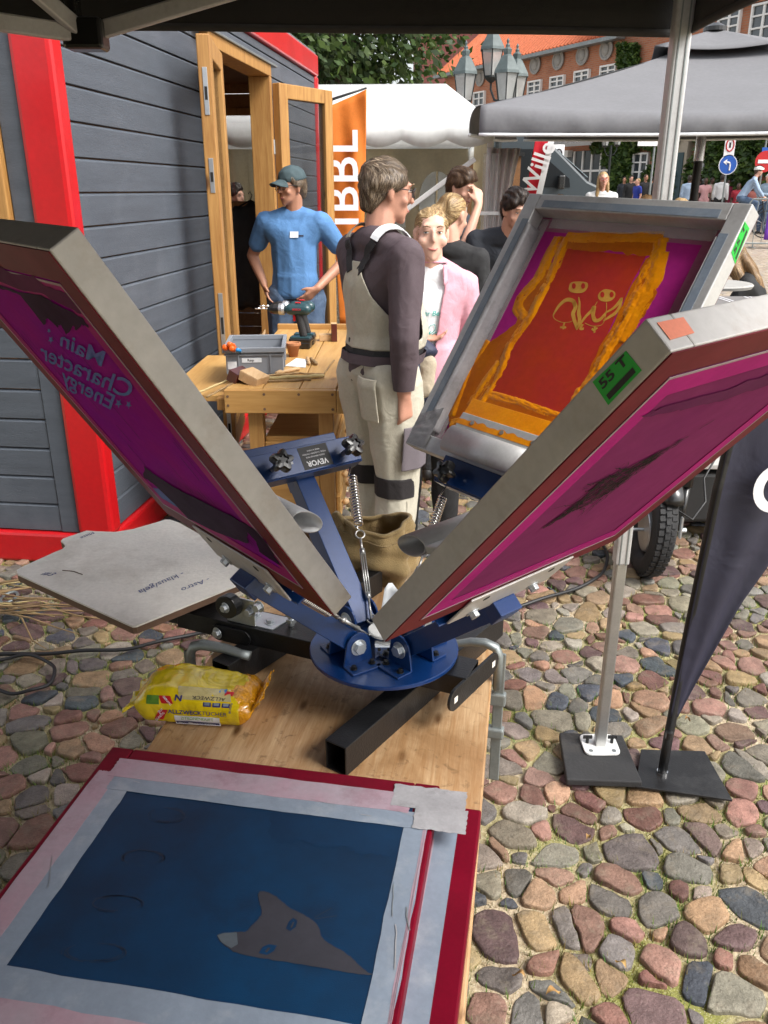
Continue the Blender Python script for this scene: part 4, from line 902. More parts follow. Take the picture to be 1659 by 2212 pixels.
# ---- left screen, seen from below
sL = screen('purple printing screen raised on the left arm, with mirrored blue lettering', PL)
WI, LI = SW / 2 - .044, SL - .044
ring(PL, -WI, WI, .044, LI, .0035, -.0022, 'glue_line', 'tape_pink', sL, .0006); ring(PL, -WI + .004, WI - .004, .048, LI - .004, .026, -.0019, 'bare_mesh_border', 'mesh_bright', sL, .0004)
z1 = lambda L: [(.28 * x, 451.3 + .28 * y) for x, y in L]; z2 = lambda L: [(331.8 + .32 * x, 862.7 + .32 * y) for x, y in L]
f_ = flat(PL, jag(pts_on(PL, z1([(-120, 520), (0, 570), (150, 630), (330, 655), (430, 720), (560, 780), (650, 830), (700, 905), (640, 880), (600, 930), (575, 890), (520, 960), (480, 880), (455, 905), (380, 835), (345, 885), (250, 760), (170, 660), (60, 615), (0, 605), (-120, 570)])), .0012, 4), -.0024, 'ink_smear', 'ink_dark', sL)
flat(PL, jag(pts_on(PL, z1([(-120, 380), (0, 425), (100, 490), (270, 505), (360, 585), (520, 640), (640, 790), (560, 760), (420, 690), (330, 640), (150, 610), (-120, 500)])), .0015, 4, 3), -.00235, 'ink_smear', 'ink_plum', sL)
flat(PL, jag(pts_on(PL, z2([(-60, 440), (0, 490), (150, 590), (250, 640), (450, 740), (620, 825), (700, 880), (770, 960), (850, 1085), (880, 1125), (790, 1070), (720, 1020), (700, 950), (640, 890), (650, 960), (560, 940), (430, 890), (240, 800), (150, 700), (0, 560), (-60, 520)])), .0014, 4, 5), -.0024, 'ink_smear', 'ink_dark', sL)
flat(PL, jag(pts_on(PL, z2([(0, 590), (60, 600), (170, 720), (300, 800), (180, 730), (60, 660)])), .001, 3, 6), -.00235, 'ink_smear', 'print_blue', sL)
rr = random.Random(2); ss = []
for k in range(26):
    x = rr.uniform(-WI + .04, WI - .04); y0 = rr.uniform(.1, LI - .15); n = rr.randint(4, 9); ss.append(([(x + rr.gauss(0, .0006), y0 + i * .012) for i in range(n)], rr.uniform(.0008, .002)))
strokes(PL, ss, -.00242, 'ink_streaks', 'ink_dark', sL)['kind'] = 'stuff'
art_text(PL, 'Main', (.28 * 625, 451 + .28 * 1085), (-.28 * 330, -.28 * 165), (6, -34), -.0026, 'print_blue', sL, bold=.015)
art_text(PL, 'Character', (.28 * 630, 451 + .28 * 1245), (-.28 * 690, -.28 * 310), (6, -38), -.0026, 'print_blue', sL, bold=.015)
art_text(PL, 'Energy', (.28 * 665, 451 + .28 * 1392), (-.28 * 390, -.28 * 215), (6, -34), -.0026, 'print_blue', sL, bold=.015)
for (x, y), r0 in (((915, 1500), 34), ((992, 1510), 30), ((392, 1010), 28), ((378, 940), 18)):
    st_ = [on_plane(PL, .28 * (x + (r0 if k % 2 == 0 else r0 * .38) * math.sin(k * math.pi / 5) * .9), 451.3 + .28 * (y + (r0 if k % 2 == 0 else r0 * .38) * math.cos(k * math.pi / 5) * 1.2), 2, -.0026)[:2] for k in range(10)]
    flat(PL, [tuple(q) for q in st_], -.0026, 'printed_star', 'print_blue', sL)
# ---- right screen, seen from below
sR = screen('plum printing screen raised on the right arm, green sticker on its near edge', PR, fab='mesh_plum')
ring(PR, -WI, WI, .044, LI, .004, -.0022, 'glue_line', 'tape_pink', sR, .0006); ring(PR, -WI + .004, WI - .004, .048, LI - .004, .032, -.0019, 'bare_mesh_border', 'mesh_bright', sR, .0004)
z4 = lambda L: [(1161.3 + .3 * x, 564 + .3 * y) for x, y in L]
flat(PR, jag(pts_on(PR, z4([(740, 1105), (830, 1055), (1000, 1010), (1300, 930), (1659, 800), (1900, 700), (1900, 790), (1659, 880), (1300, 1000), (1050, 1055), (900, 1085)])), .0016, 6, 2), -.0024, 'ink_smear', 'ink_plum', sR)
rr = random.Random(7); ss = []; A = on_plane(PR, 1172, 1142, 2, -.0025); B = on_plane(PR, 1556, 900, 2, -.0025); ax_ = (B - A); pe_ = Vector((-ax_.y, ax_.x, 0)).normalized(); Ln = ax_.length; ax_.normalize()
def env(t): return .004 + .042 * math.exp(-((t - .36) / .17) ** 2) + .010 * math.exp(-((t - .62) / .2) ** 2)
for k in range(150):
    t = min(max(rr.gauss(.4, .2), .02), .95); n = rr.randint(6, 14); s0 = rr.uniform(-1, 1) * env(t); ph = rr.uniform(0, 6); am = rr.uniform(.001, .006) * (1 if t < .6 else .3); pts = []
    for i in range(n):
        tt = t + (i - n / 2) * .012 * rr.uniform(.6, 1.3)
        if 0 < tt < 1: q = A + ax_ * (Ln * tt) + pe_ * (s0 * env(tt) / env(t) + am * math.sin(i * 1.1 + ph) - .004 * math.sin(tt * 3.1)); pts.append((q.x, q.y))
    if len(pts) > 2: ss.append((pts, [rr.uniform(.0012, .0045) * math.sin(math.pi * (i + .6) / (len(pts) + .2)) for i in range(len(pts))]))
for k in range(16):
    t = rr.uniform(.2, .5); q = A + ax_ * (Ln * t) + pe_ * (-env(t) * rr.choice((1, 1, -.9))); pts = [(q.x, q.y)]; d = (-pe_ * (1 if q.dot(pe_) < (A + ax_ * Ln * t).dot(pe_) else -1) - ax_ * rr.uniform(.2, 1)).normalized()
    for i in range(7): q = q + d * .006 + Vector((rr.gauss(0, .003), rr.gauss(0, .003), 0)); pts.append((q.x, q.y))
    ss.append((pts, [.0024 - i * .00025 for i in range(8)]))
strokes(PR, ss, -.0026, 'printed_scribble', 'ink_grey', sR)
def sticker(M, corners, ax, val, par, text, tdir, updir, size):
    q = [on_plane(M, *c, ax, val) for c in corners]; m = MB(M); m.add(q, [(0, 1, 2, 3)]); s_ = m.build('mesh_count_sticker', 'sticker_green', par, solid=.0004)
    c = (q[0] + q[1] + q[2] + q[3]) / 4; ex = (q[1] - q[0]); ey = (q[3] - q[0]); nv = Vector((0, 0, 0)); nv[ax] = .0006 if val > 0 else -.0006
    vs, fs = text_mesh(text, 1, bold=.03); xs = [p[0] for p in vs]; wd = max(xs) - min(xs); o = c + ey * .2 + nv
    m = MB(M); m.add([o + ex * (p[0] / wd * .8) + ey * (p[1] * .45) for p in vs], fs); m.orient(nv, M); m.build('lettering', 'print_black', s_)
    o = c - ey * .27 + nv; m = MB(M); m.add([o - ex * .4 - ey * .1, o + ex * .4 - ey * .1, o + ex * .4 + ey * .1, o - ex * .4 + ey * .1], [(0, 1, 2, 3)]); m.orient(nv, M); m.build('black_bar', 'print_black', s_)
sticker(PR, [(1314, 875), (1386, 800), (1352, 758), (1280, 825)], 0, SW / 2 + .0004, sR, '55 T', 0, 0, 0)
q = [on_plane(PR, *c, 1, SL + .0006) for c in [(1419, 697), (1476, 685), (1500, 719), (1448, 734)]]; m = MB(PR); m.add(q, [(0, 1, 2, 3)]); m.build('orange_sticker', 'sticker_orange', sR, solid=.0004)
# ---- back right screen with orange ink, seen from above
sB = screen('pink printing screen full of orange ink with two penguins, raised on the back arm', PB, fm='alu', red=True, fab='mesh_bright')
z5 = lambda L: [(849.4 + .488 * x, 398.2 + .488 * y) for x, y in L]; ZM = .0004
P5 = lambda L: pts_on(PB, z5(L), ZM)
flat(PB, [(-SW / 2 + .036, .036), (SW / 2 - .036, .036), (SW / 2 - .036, SL - .036), (-SW / 2 + .036, SL - .036)], .0004, 'bare_mesh', 'mesh_pale', sB)
em = P5([(668, 213), (1370, 265)]); yT = (em[0][1] + em[1][1]) / 2; xl, xr = em[0][0], em[1][0]
flat(PB, [(xl, .07), (xr, .07), (xr, yT), (xl, yT)], .0008, 'emulsion', 'mesh_magenta', sB)
red = P5([(765, 285), (1120, 318), (1060, 430), (960, 640), (800, 960), (740, 1030), (425, 940), (520, 720), (640, 520)])
flat(PB, jag(red, .001, 5, 4), .0012, 'squeegeed_ink', 'ink_red', sB)
x0r, x1r = red[0][0] - .012, red[1][0] + .012; yb = .05; yt_ = red[0][1]
for nm, pl_, sd_ in (('ink_band', P5([(728, 236), (800, 225), (900, 228), (1040, 240), (1190, 236), (1196, 290), (1120, 318), (980, 300), (860, 296), (765, 288)]), 3), ('ink_band', P5([(430, 935), (560, 970), (745, 1030), (800, 1060), (720, 1180), (640, 1140), (480, 1080), (250, 1055), (370, 1020)]), 5), ('ink_band', P5([(640, 395), (690, 380), (700, 440), (640, 540), (560, 640), (480, 800), (420, 930), (370, 1015), (250, 1055), (250, 1000), (330, 800), (440, 690), (540, 620), (570, 560), (548, 500), (600, 460)]), 6), ('ink_band', P5([(1120, 330), (1196, 290), (1180, 400), (1150, 450), (1170, 480), (1110, 590), (1050, 560), (1040, 680), (960, 800), (900, 900), (800, 960), (900, 760), (1000, 560), (1060, 440)]), 7)):
    flat(PB, jag(pl_, .0022, 5, sd_), .0016, nm, 'ink_thin', sB)
def impasto(path, wid, amp, seed, mt='ink_orange'):
    """a strip of paste dragged along a path; its ragged rim is where the height falls below the film"""
    pt_ = P5(path); L = []
    for a_, b_ in zip(pt_[:-1], pt_[1:]):
        n_ = max(int(math.dist(a_, b_) / .0022), 1); L += [(a_[0] + (b_[0] - a_[0]) * k / n_, a_[1] + (b_[1] - a_[1]) * k / n_) for k in range(n_)]
    L.append(pt_[-1]); N = len(L); K = 17; vs = []
    for i, p in enumerate(L):
        q0, q1 = L[max(i - 4, 0)], L[min(i + 4, N - 1)]; d = Vector((q1[0] - q0[0], q1[1] - q0[1], 0)).normalized(); s_ = Vector((-d.y, d.x, 0)); sh = .35 * wid * mnoise.noise(Vector((i * .03, seed, 2)))
        for k in range(K):
            t = k / (K - 1) * 2 - 1; x = p[0] + s_.x * (t * wid + sh); y = p[1] + s_.y * (t * wid + sh); al = i * .0022
            rg_ = 1 - abs(mnoise.noise(Vector((al * 42 + seed, t * 3.2, seed)))) * 2; fn_ = mnoise.noise(Vector((x * 330, y * 330, seed))); lg = mnoise.noise(Vector((al * 16, t * 1.3, seed + 5)))
            h = amp * (.55 * rg_ + .45 * fn_ + .75 * lg + .35) * (1 - t * t) - amp * .55 * abs(t) ** 1.5 - amp * (.9 if i in (0, N - 1) else 0)
            vs.append((x, y, .0014 + max(h, -.002)))
    m = MB(PB); m.add(vs, [(i * K + k, i * K + k + 1, (i + 1) * K + k + 1, (i + 1) * K + k) for i in range(N - 1) for k in range(K - 1)]); m.orient((0, 0, 1), PB); return m.build('ink_ridge', mt, sB, smooth=True)
for i_, (path, w_, a_) in enumerate((([(775, 232), (740, 320), (680, 440), (610, 570), (520, 720), (450, 860), (400, 960), (345, 1045)], .013, .0055), ([(740, 232), (700, 300), (640, 420), (575, 500), (560, 545), (590, 590)], .014, .0045), ([(1190, 238), (1175, 330), (1120, 400), (1060, 520), (980, 680), (900, 820), (830, 920), (790, 990), (730, 1090)], .015, .0065), ([(1185, 300), (1160, 400), (1120, 500), (1060, 590), (1000, 700)], .018, .0045), ([(760, 240), (900, 236), (1040, 246), (1195, 240)], .012, .0032), ([(415, 936), (560, 965), (700, 1018), (770, 1035)], .009, .003), ([(250, 1060), (360, 1042), (480, 1085), (640, 1145), (730, 1185)], .014, .0045), ([(420, 690), (340, 800), (300, 920), (258, 1030)], .010, .0035), ([(470, 780), (400, 880), (330, 980)], .012, .0028))): impasto(path, w_ * 1.3, a_ * .55, i_ * 3.7 + 1)
# the two penguins, drawn as open stencil
def P5s(L, w):
    w = [q * 1.6 for q in w] if isinstance(w, list) else [w * 1.4] * len(L); P = P5(L); o_, ow = [], []; n_ = len(P)
    for i in range(n_ - 1):
        p0, p1, p2, p3 = [Vector((*P[min(max(j, 0), n_ - 1)], 0)) for j in (i - 1, i, i + 1, i + 2)]
        for k in range(5):
            t = k / 5; q = .5 * ((2 * p1) + (p2 - p0) * t + (2 * p0 - 5 * p1 + 4 * p2 - p3) * t * t + (3 * p1 - p0 - 3 * p2 + p3) * t ** 3); o_.append((q.x, q.y)); ow.append(w[i] + (w[i + 1] - w[i]) * t)
    return o_ + [P[-1]], ow + [w[-1]]
def round_poly(p, n=2):
    for _ in range(n): p = [q for i in range(len(p)) for a_, b_ in ((p[i], p[(i + 1) % len(p)]),) for q in ((a_[0] * .75 + b_[0] * .25, a_[1] * .75 + b_[1] * .25), (a_[0] * .25 + b_[0] * .75, a_[1] * .25 + b_[1] * .75))]
    return p
strokes(PB, [P5s([(805, 545), (800, 520), (770, 512), (738, 535), (715, 570), (710, 585), (720, 600), (750, 612), (785, 610), (800, 600)], [.004, .005, .006, .005, .003, .0012, .0008, .0008, .0008, .0008]), P5s([(800, 520), (808, 545), (798, 570), (800, 590), (812, 630), (815, 645)], [.005, .006, .006, .005, .004, .002]), P5s([(822, 500), (826, 530), (822, 570), (826, 600), (812, 640)], [.001, .003, .005, .005, .002]), P5s([(760, 612), (752, 632), (740, 634)], .003), P5s([(752, 632), (756, 642)], .003), P5s([(752, 630), (766, 636)], .003),
    P5s([(815, 640), (850, 590), (880, 560), (890, 545), (886, 580), (895, 603), (915, 600), (935, 580), (945, 565)], [.003, .004, .005, .006, .005, .005, .005, .004, .002]), P5s([(905, 520), (890, 545)], .001), P5s([(945, 525), (945, 560), (935, 605), (920, 625), (880, 628), (850, 615)], .001), P5s([(940, 570), (975, 550), (1000, 525), (1012, 505), (1005, 540), (985, 570), (955, 590), (932, 605)], [.002, .004, .005, .003, .004, .005, .004, .002]), P5s([(840, 620), (830, 640), (845, 640)], .004), P5s([(893, 628), (893, 648), (880, 640)], .003), P5s([(893, 645), (905, 636)], .003), P5s([(893, 646), (892, 658)], .003)], .0016, 'penguin_lines', 'ink_gold', sB)
for pl_ in ([(785, 435), (820, 430), (862, 434), (865, 455), (848, 480), (810, 484), (776, 475), (780, 450)], [(925, 470), (945, 463), (985, 475), (985, 500), (965, 518), (935, 522), (910, 512), (905, 490)]):
    h_ = flat(PB, round_poly(P5(pl_)), .0016, 'penguin_head', 'ink_gold', sB)
    xs = [p[0] for p in pl_]; ys = [p[1] for p in pl_]; cx_, cy_ = sum(xs) / len(xs), sum(ys) / len(ys)
    for dx in (-17, 24): flat(PB, P5([(cx_ + dx + 9 * math.cos(t), cy_ - 4 + 13 * math.sin(t)) for t in [k * .63 for k in range(10)]]), .0020, 'penguin_eye', 'ink_red', h_)
# tape strips over the frame inside
for c, s_ in (((-SW / 2 + .045, SL / 2), (.05, SL - .06)), ((SW / 2 - .045, SL / 2), (.05, SL - .06)), ((0, SL - .045), (SW - .11, .05))):
    m = MB(PB); m.box((c[0], c[1], .0012), (s_[0] - .02, s_[1] - .02, .0004)); m.build('tape_strip', 'clear_vinyl', sB)
for s_ in (-1, 1):
    m = MB(PB); m.grid(lambda u, v, s_=s_: Vector((s_ * (SW / 2 - .0375 - .010 * (1 - v) - .0012 * mnoise.noise(Vector((u * 60, v * 3, s_)))), .05 + u * (SL - .12), .001 + v * .0385)), 60, 4); m.build('tape_strip', 'tape', sB, smooth=True, solid=.0005)
    m = MB(PB); m.box((s_ * (SW / 2 - .026), SL * .5, ST + .0006), (.018, SL * .8, .0006)); m.build('tape_strip', 'tape_blue', sB)
m = MB(PB); m.box((0, SL - .024, ST + .0006), (SW * .8, .017, .0006)); m.build('tape_strip', 'tape_blue', sB)
m = MB(PB); m.box((SW / 2 - .02, SL * .62, ST + .0012), (.012, .004, .0006)); m.build('pen_mark', 'pen_blue', sB)
m = MB(PB); m.grid(lambda u, v: Vector((-SW / 2 + .004 + u * .06, .003 + v * .1 * (.7 + .3 * u), ST + .002 + .006 * abs(mnoise.noise(Vector((u * 4, v * 5, 1)))))), 14, 18); m.build('loose_tape', 'tape', sB, smooth=True)
sticker(PB, [(1588, 570), (1619, 494), (1609, 478), (1580, 545)], 0, SW / 2 + .0004, sB, '55 T', 0, 0, 0)
# ---- paper scrap stuck to the right screen
m = MB(); a = at(842, 1272, Y=1.44); m.grid(lambda u, v: a + Vector((-.02 + u * .06 + .01 * v, .01 * math.sin(u * 6), -.07 + .07 * v + .01 * math.sin(u * 9) * v)), 9, 6); tag(m.build('paper_scrap', 'paper', smooth=True, solid=.0006), 'torn white paper scrap beside the lower tip of the right screen', 'paper')
# ---- squeegees lying on the screens
def squeegee(M, c, length, ang, label, group='aluminium squeegees', ink=False):
    S = M @ Matrix.Translation(c) @ Matrix.Rotation(ang, 4, 'X'); s = thing('squeegee', label, 'squeegee', M=S, group=group); m = MB(S); n = 28; vs = []
    prof = [(.030 * math.cos(t) * (1 if abs(math.cos(t)) < 2 else 1), .0155 * math.sin(t)) for t in [2 * math.pi * k / n for k in range(n)]]
    inn = [(p[0] * .93, p[1] * .86) for p in prof]
    for x in (-length / 2, length / 2):
        for pr in (prof, inn): vs += [(x, p[0], p[1]) for p in pr]
    fs = []
    for k in range(n):
        j = (k + 1) % n; fs += [(k, 2 * n + k, 2 * n + j, j), (n + k, n + j, 3 * n + j, 3 * n + k), (k, j, n + j, n + k), (2 * n + k, 3 * n + k, 3 * n + j, 2 * n + j)]
    m.add(vs, fs); m.build('handle', 'alu', s, smooth=True)
    m = MB(S); m.box((0, .046, -.004), (length, .036, .012)); bh = m.build('blade_holder', 'alu', s, bevel=.002)
    for x in (-.08, 0, .08): m = MB(S); m.cyl((x * length / .24, .046, .002), (x * length / .24, .046, .0045), .005, 14); m.build('screw', 'steel', bh)
    m = MB(S); m.box((0, .08, -.004), (length * .99, .04, .007)); m.build('blade', 'ink_orange' if ink else 'rubber', s, bevel=.001)
    if ink:
        m = MB(S); m.grid(lambda u, v: Vector((-length / 2 + u * length, .036 + .022 * v * (.5 + .6 * abs(mnoise.noise(Vector((u * 9, 2, 0))))), .0026 + .0004 * v)), 50, 4); m.build('ink_stain', 'ink_orange', bh)
    return s
q = on_plane(PB, 1045, 972, 2, ST + .018); squeegee(PB, (q.x + .02, q.y, ST + .018), .25, -.12, 'silver squeegee smeared with orange ink on the back screen', ink=True)
q = on_plane(PL, 664, 1128, 2, ST + .03); squeegee(PL, (q.x + .125, q.y, ST + .030), .25, -.5, 'silver squeegee behind the left screen with an open oval handle end')
q = on_plane(PR, 892, 1184, 2, ST + .03); squeegee(PR, (q.x - .125, q.y, ST + .034), .25, -.6, 'silver squeegee behind the right screen above the folded khaki cloth')
# ---- two screens stacked on the table in front
def flat_frame(u, v, z, ang, dx, dy): o = at(u, v, Z=z); return frameM(o, Vector((math.cos(ang), math.sin(ang), 0)), Vector((-math.sin(ang), math.cos(ang), 0)), Vector((0, 0, 1)))
F1 = flat_frame(1040, 1748, TT + .036, R(-10.8), 0, 0)
def table_screen(label, M, x0, x1, y0, y1, z0, z1):
    s = thing('printing_screen', label, 'printing screen', M=M @ Matrix.Translation((x0, y0, z0))); W_ = .04
    for c, d in ((((x0 + x1) / 2, y0 + W_ / 2), (x1 - x0 - 2 * W_, W_)), (((x0 + x1) / 2, y1 - W_ / 2), (x1 - x0 - 2 * W_, W_)), ((x0 + W_ / 2, (y0 + y1) / 2), (W_, y1 - y0)), ((x1 - W_ / 2, (y0 + y1) / 2), (W_, y1 - y0))):
        m = MB(M); m.box((c[0], c[1], (z0 + z1) / 2), (d[0], d[1], z1 - z0)); m.build('frame_rail', 'red_resin', s, bevel=.003)
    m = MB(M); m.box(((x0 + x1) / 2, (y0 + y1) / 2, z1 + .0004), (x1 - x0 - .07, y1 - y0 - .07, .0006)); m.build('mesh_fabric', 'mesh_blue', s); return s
s1 = table_screen('red framed screen underneath, lower of two lying on the table', F1, -.632, 0, -.53, 0, -.036, -.001)
m = MB(F1); m.box((-.05, -.25, .0004), (.036, .44, .0006)); m.build('tape_strip', 'tape_blue', s1); m = MB(F1); m.box((-.075, -.29, .0009), (.02, .42, .0006)); m.build('tape_strip', 'tape_pink', s1)
F2 = F1 @ Matrix.Rotation(R(.6), 4, 'Z'); X1 = -.068; X0 = X1 - .565; Y1 = .004; Y0 = -.6; ZT = .034
s2 = table_screen('dark blue printing screen with a fox head, topmost on the table front', F2, X0, X1, Y0, Y1, .0, ZT)
PF = lambda L: [tuple(on_plane(F2, u, v, 2, ZT)[:2]) for u, v in L]
z6 = lambda L: [(x * .68, 1592.7 + y * .68) for x, y in L]
it = PF([(275, 1710), (872, 1790), (30, 2090)]); ix0, ix1, iy1 = it[0][0], it[1][0], (it[0][1] + it[1][1]) / 2; iy0 = it[2][1]
zz = ZT + .0012
def tape(x0, x1, y0, y1, mt, z, seed=1):
    r = random.Random(seed); m = MB(F2); pts = jag([(x0, y0), (x1, y0), (x1, y1), (x0, y1)], .0007, 14, seed); m.prism(pts, .0004, None, z); m.build('tape_strip', mt, s2)
bl = (ix0 - .036, ix1 + .036, iy0 - .045, iy1 + .034)
tape(bl[0] - .002, ix0, bl[2], bl[3], 'tape_blue', zz, 1); tape(ix1, bl[1], bl[2], bl[3], 'tape_blue', zz, 2); tape(bl[0], bl[1], iy1, bl[3], 'tape_blue', zz + .0005, 3); tape(bl[0], bl[1], bl[2], iy0, 'tape_blue', zz + .0005, 4)
tape(X0 + .010, bl[0] + .004, Y0 + .01, iy1 + .04, 'tape_pink', zz + .0003, 5); tape(bl[1] - .006, X1 - .008, Y0 + .01, iy1 + .03, 'tape_pink', zz + .0003, 6); tape(X0 + .03, X1 - .04, bl[3] - .004, Y1 - .03, 'tape_pink', zz + .0008, 7); tape(X0 + .01, X1 - .01, Y0 + .02, bl[2] + .004, 'tape_pink', zz + .0008, 8)
for (ax0, ax1, ay0, ay1), sd_ in (((X1 - .07, X1 + .045, Y1 - .062, Y1 - .012), 9), ((X1 - .03, X1 + .05, Y1 - .105, Y1 - .055), 10)): tape(ax0, ax1, ay0, ay1, 'tape', zz + .0012 + .0006 * (sd_ - 9), sd_)
r_ = random.Random(6)
for k in range(11):       # creases and ink specks in the tape
    x, y = r_.choice([(r_.uniform(ix1 + .005, bl[1]), r_.uniform(iy0, iy1)), (r_.uniform(bl[0], ix0 - .005), r_.uniform(iy0, iy1)), (r_.uniform(ix0, ix1), r_.uniform(iy1 + .004, bl[3])), (r_.uniform(ix0, ix1), r_.uniform(bl[2], iy0 - .004))])
    an = r_.uniform(-.5, .5) + (math.pi / 2 if x > ix1 or x < ix0 else 0); ln = r_.uniform(.01, .09); strokes(F2, [([(x + math.cos(an) * ln * t / 5 + r_.gauss(0, .0006), y + math.sin(an) * ln * t / 5) for t in range(6)], r_.uniform(.0004, .0016))], zz + .0018, 'tape_crease', r_.choice(('galv', 'tape', 'tape')), s2)
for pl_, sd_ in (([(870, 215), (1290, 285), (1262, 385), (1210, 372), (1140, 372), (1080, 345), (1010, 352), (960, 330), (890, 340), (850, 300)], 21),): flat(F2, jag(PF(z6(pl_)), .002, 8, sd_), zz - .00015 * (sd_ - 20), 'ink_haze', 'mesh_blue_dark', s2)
fox = PF(z6([(690, 632), (700, 625), (745, 622), (785, 620), (800, 600), (830, 570), (832, 545), (820, 515), (822, 492), (845, 490), (880, 510), (920, 545), (960, 562), (990, 580), (1015, 605), (1020, 640), (1060, 665), (1110, 695), (1150, 735), (1196, 762), (1100, 748), (1000, 730), (900, 715), (820, 702), (760, 690), (720, 670), (698, 648)]))
fx = flat(F2, jag(round_poly(fox, 1), .0005, 3, 8), zz, 'fox_head', 'fox_grey', s2); flat(F2, PF(z6([(690, 632), (712, 624), (752, 622), (756, 660), (735, 672), (705, 655)])), zz + .0003, 'fox_snout', 'snout_grey', fx)
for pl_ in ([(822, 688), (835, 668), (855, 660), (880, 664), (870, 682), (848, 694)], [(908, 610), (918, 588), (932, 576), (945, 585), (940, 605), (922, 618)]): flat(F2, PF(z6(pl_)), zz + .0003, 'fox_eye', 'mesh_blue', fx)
strokes(F2, [(PF(z6(L)), w_) for L, w_ in (([(845, 685), (856, 672)], .003), ([(925, 608), (933, 590)], .002), ([(1000, 580), (1070, 570)], .0006), ([(1000, 575), (1055, 545)], .0006), ([(1130, 752), (1150, 735)], .0006))], zz + .0006, 'fox_lines', 'fox_grey', fx)
def ghost(cx_, cy_, w_, h_, txt, sd_):
    r = random.Random(sd_); L = []
    for k in range(16): a = r.uniform(0, 6.28); b = a + r.uniform(.4, 1.4); q = r.uniform(.75, 1.05); L.append((PF(z6([(cx_ + w_ * q * math.cos(a + (b - a) * t / 8), cy_ + h_ * q * math.sin(a + (b - a) * t / 8)) for t in range(9)])), r.uniform(.0006, .0014)))
    strokes(F2, L, zz, 'ghost_print', 'ghost_brown', s2)
ghost(530, 250, 62, 24, '', 1); ghost(455, 385, 70, 28, '', 2); ghost(370, 530, 85, 26, '', 3); ghost(300, 685, 100, 32, '', 4)
# ================================================================== THINGS ON THE TABLE
# pack of wipes
wp = thing('wipes_pack', 'yellow pack of lemon all-purpose wipes lying on the wooden table', 'wipes', M=frameM(at(425, 1560, Z=TT) + Vector((.0, .045, 0)), Vector((.995, -.10, 0)), Vector((.10, .995, 0)), Vector((0, 0, 1))))
WPM = ROOT[wp]
def wipe_pt(a, t):
    """a 0..1 along the length, t angle around"""
    x = -.118 + .236 * a; e = min(a, 1 - a); k = min(1, e / .13); f = math.sin(k * math.pi / 2) ** .6
    c, s = math.cos(t), math.sin(t); ry, rz = .062 * (.72 + .28 * f), .034 * f + .0022
    y = ry * math.copysign(abs(c) ** .55, c); z = rz * math.copysign(abs(s) ** .6, s)
    if z > 0: z *= .55 + .55 * math.exp(-((a - .38) / .35) ** 2) + .12
    w_ = .0035 * mnoise.noise(Vector((x * 34, y * 40, z * 30))) + .0022 * mnoise.noise(Vector((x * 85, y * 85, 3))) + (.0032 * math.sin(y * 260) * (1 - f))
    return Vector((x, y + w_ * .6 - .01 * (1 - f) * s, max(.034 * .95 + z + w_ * (1 if s > -.3 else .1), .0012)))
m = MB(WPM); m.grid(lambda u, v: wipe_pt(v, u * 2 * math.pi), 56, 60, True); wo_ = m.build('film', ['yellow_film', 'orange_film'], wp, smooth=True); 
for p_ in wo_.data.polygons:
    if p_.center.x > .082 + .012 * math.sin(p_.center.y * 80): p_.material_index = 1
for s_, mt_ in ((-1, 'yellow_film'), (1, 'orange_film')):
    m = MB(WPM); m.grid(lambda u, v: Vector((s_ * (.114 + .022 * v), -.05 + .1 * u * (1 + .25 * v) - .012 * v, .034 + (.02 * s_ + .008) * v + .006 * math.sin(u * 17) * v + .004 * math.sin(u * 41))), 40, 5); m.build('crimped_end', mt_, wp, smooth=True, solid=.0008)
wb = bvh_of(wo_)
def on_pack(par, mt_, vs, fs, ctr, ex, ey, nm, off=.0012, dirv=Vector((0, .75, -.66))):
    out = []
    for p_ in vs:
        q = Vector(ctr) + Vector(ex) * p_[0] + Vector(ey) * p_[1]; h = wb.ray_cast(q - dirv.normalized() * .2, dirv.normalized()); out.append((h[0] + h[1] * off) if h[0] else q)
    m = MB(); m.v = out; m.f = fs; m.mi = [0] * len(fs); return m.build(nm, mt_, par, world=False)
def pack_text(tx, cx_, cy_, size, mt_, bold=0, ang=0, par=wp, off=.0016):
    vs, fs = text_mesh(tx, size, bold=bold); return on_pack(par, mt_, vs, fs, (cx_, -.058, cy_), (math.cos(ang), 0, math.sin(ang)), (-math.sin(ang), 0, math.cos(ang)), 'lettering', off)
def pack_quad(x0, x1, z0, z1, mt_, nm, sk=0, par=wp, off=.0010):
    n = 10; vs = [(x0 + (x1 - x0) * i / n + sk * j / 4, z0 + (z1 - z0) * j / 4) for j in range(5) for i in range(n + 1)]; fs = [(j * (n + 1) + i, j * (n + 1) + i + 1, (j + 1) * (n + 1) + i + 1, (j + 1) * (n + 1) + i) for j in range(4) for i in range(n)]
    return on_pack(par, mt_, vs, fs, (0, -.058, 0), (1, 0, 0), (0, 0, 1), nm, off)
pack_quad(-.032, .056, .004, .0225, 'print_white', 'label_panel'); pack_quad(-.030, .054, .0055, .0115, 'print_navy', 'label_stripe', off=.0016)
pack_text('ALLZWECK', -.010, .0305, .0126, 'print_navy', .02); pack_text('TÜCHER', .0475, .0305, .0126, 'print_navy', -.002); pack_text('ZITRONENDUFT', .012, .0175, .0085, 'print_green'); pack_text('✓ für eine gründliche & hygienische Reinigung', .012, .0085, .0042, 'print_white', off=.002)
pack_quad(-.072, -.055, .012, .034, 'print_red', 'price_flash', sk=.012); pack_text('GUT', -.058, .032, .006, 'print_white', .02, .7, off=.0018); pack_text('&', -.059, .0255, .006, 'print_white', .02, .7, off=.0018); pack_text('GÜNSTIG', -.060, .019, .006, 'print_white', .02, .8, off=.0018)
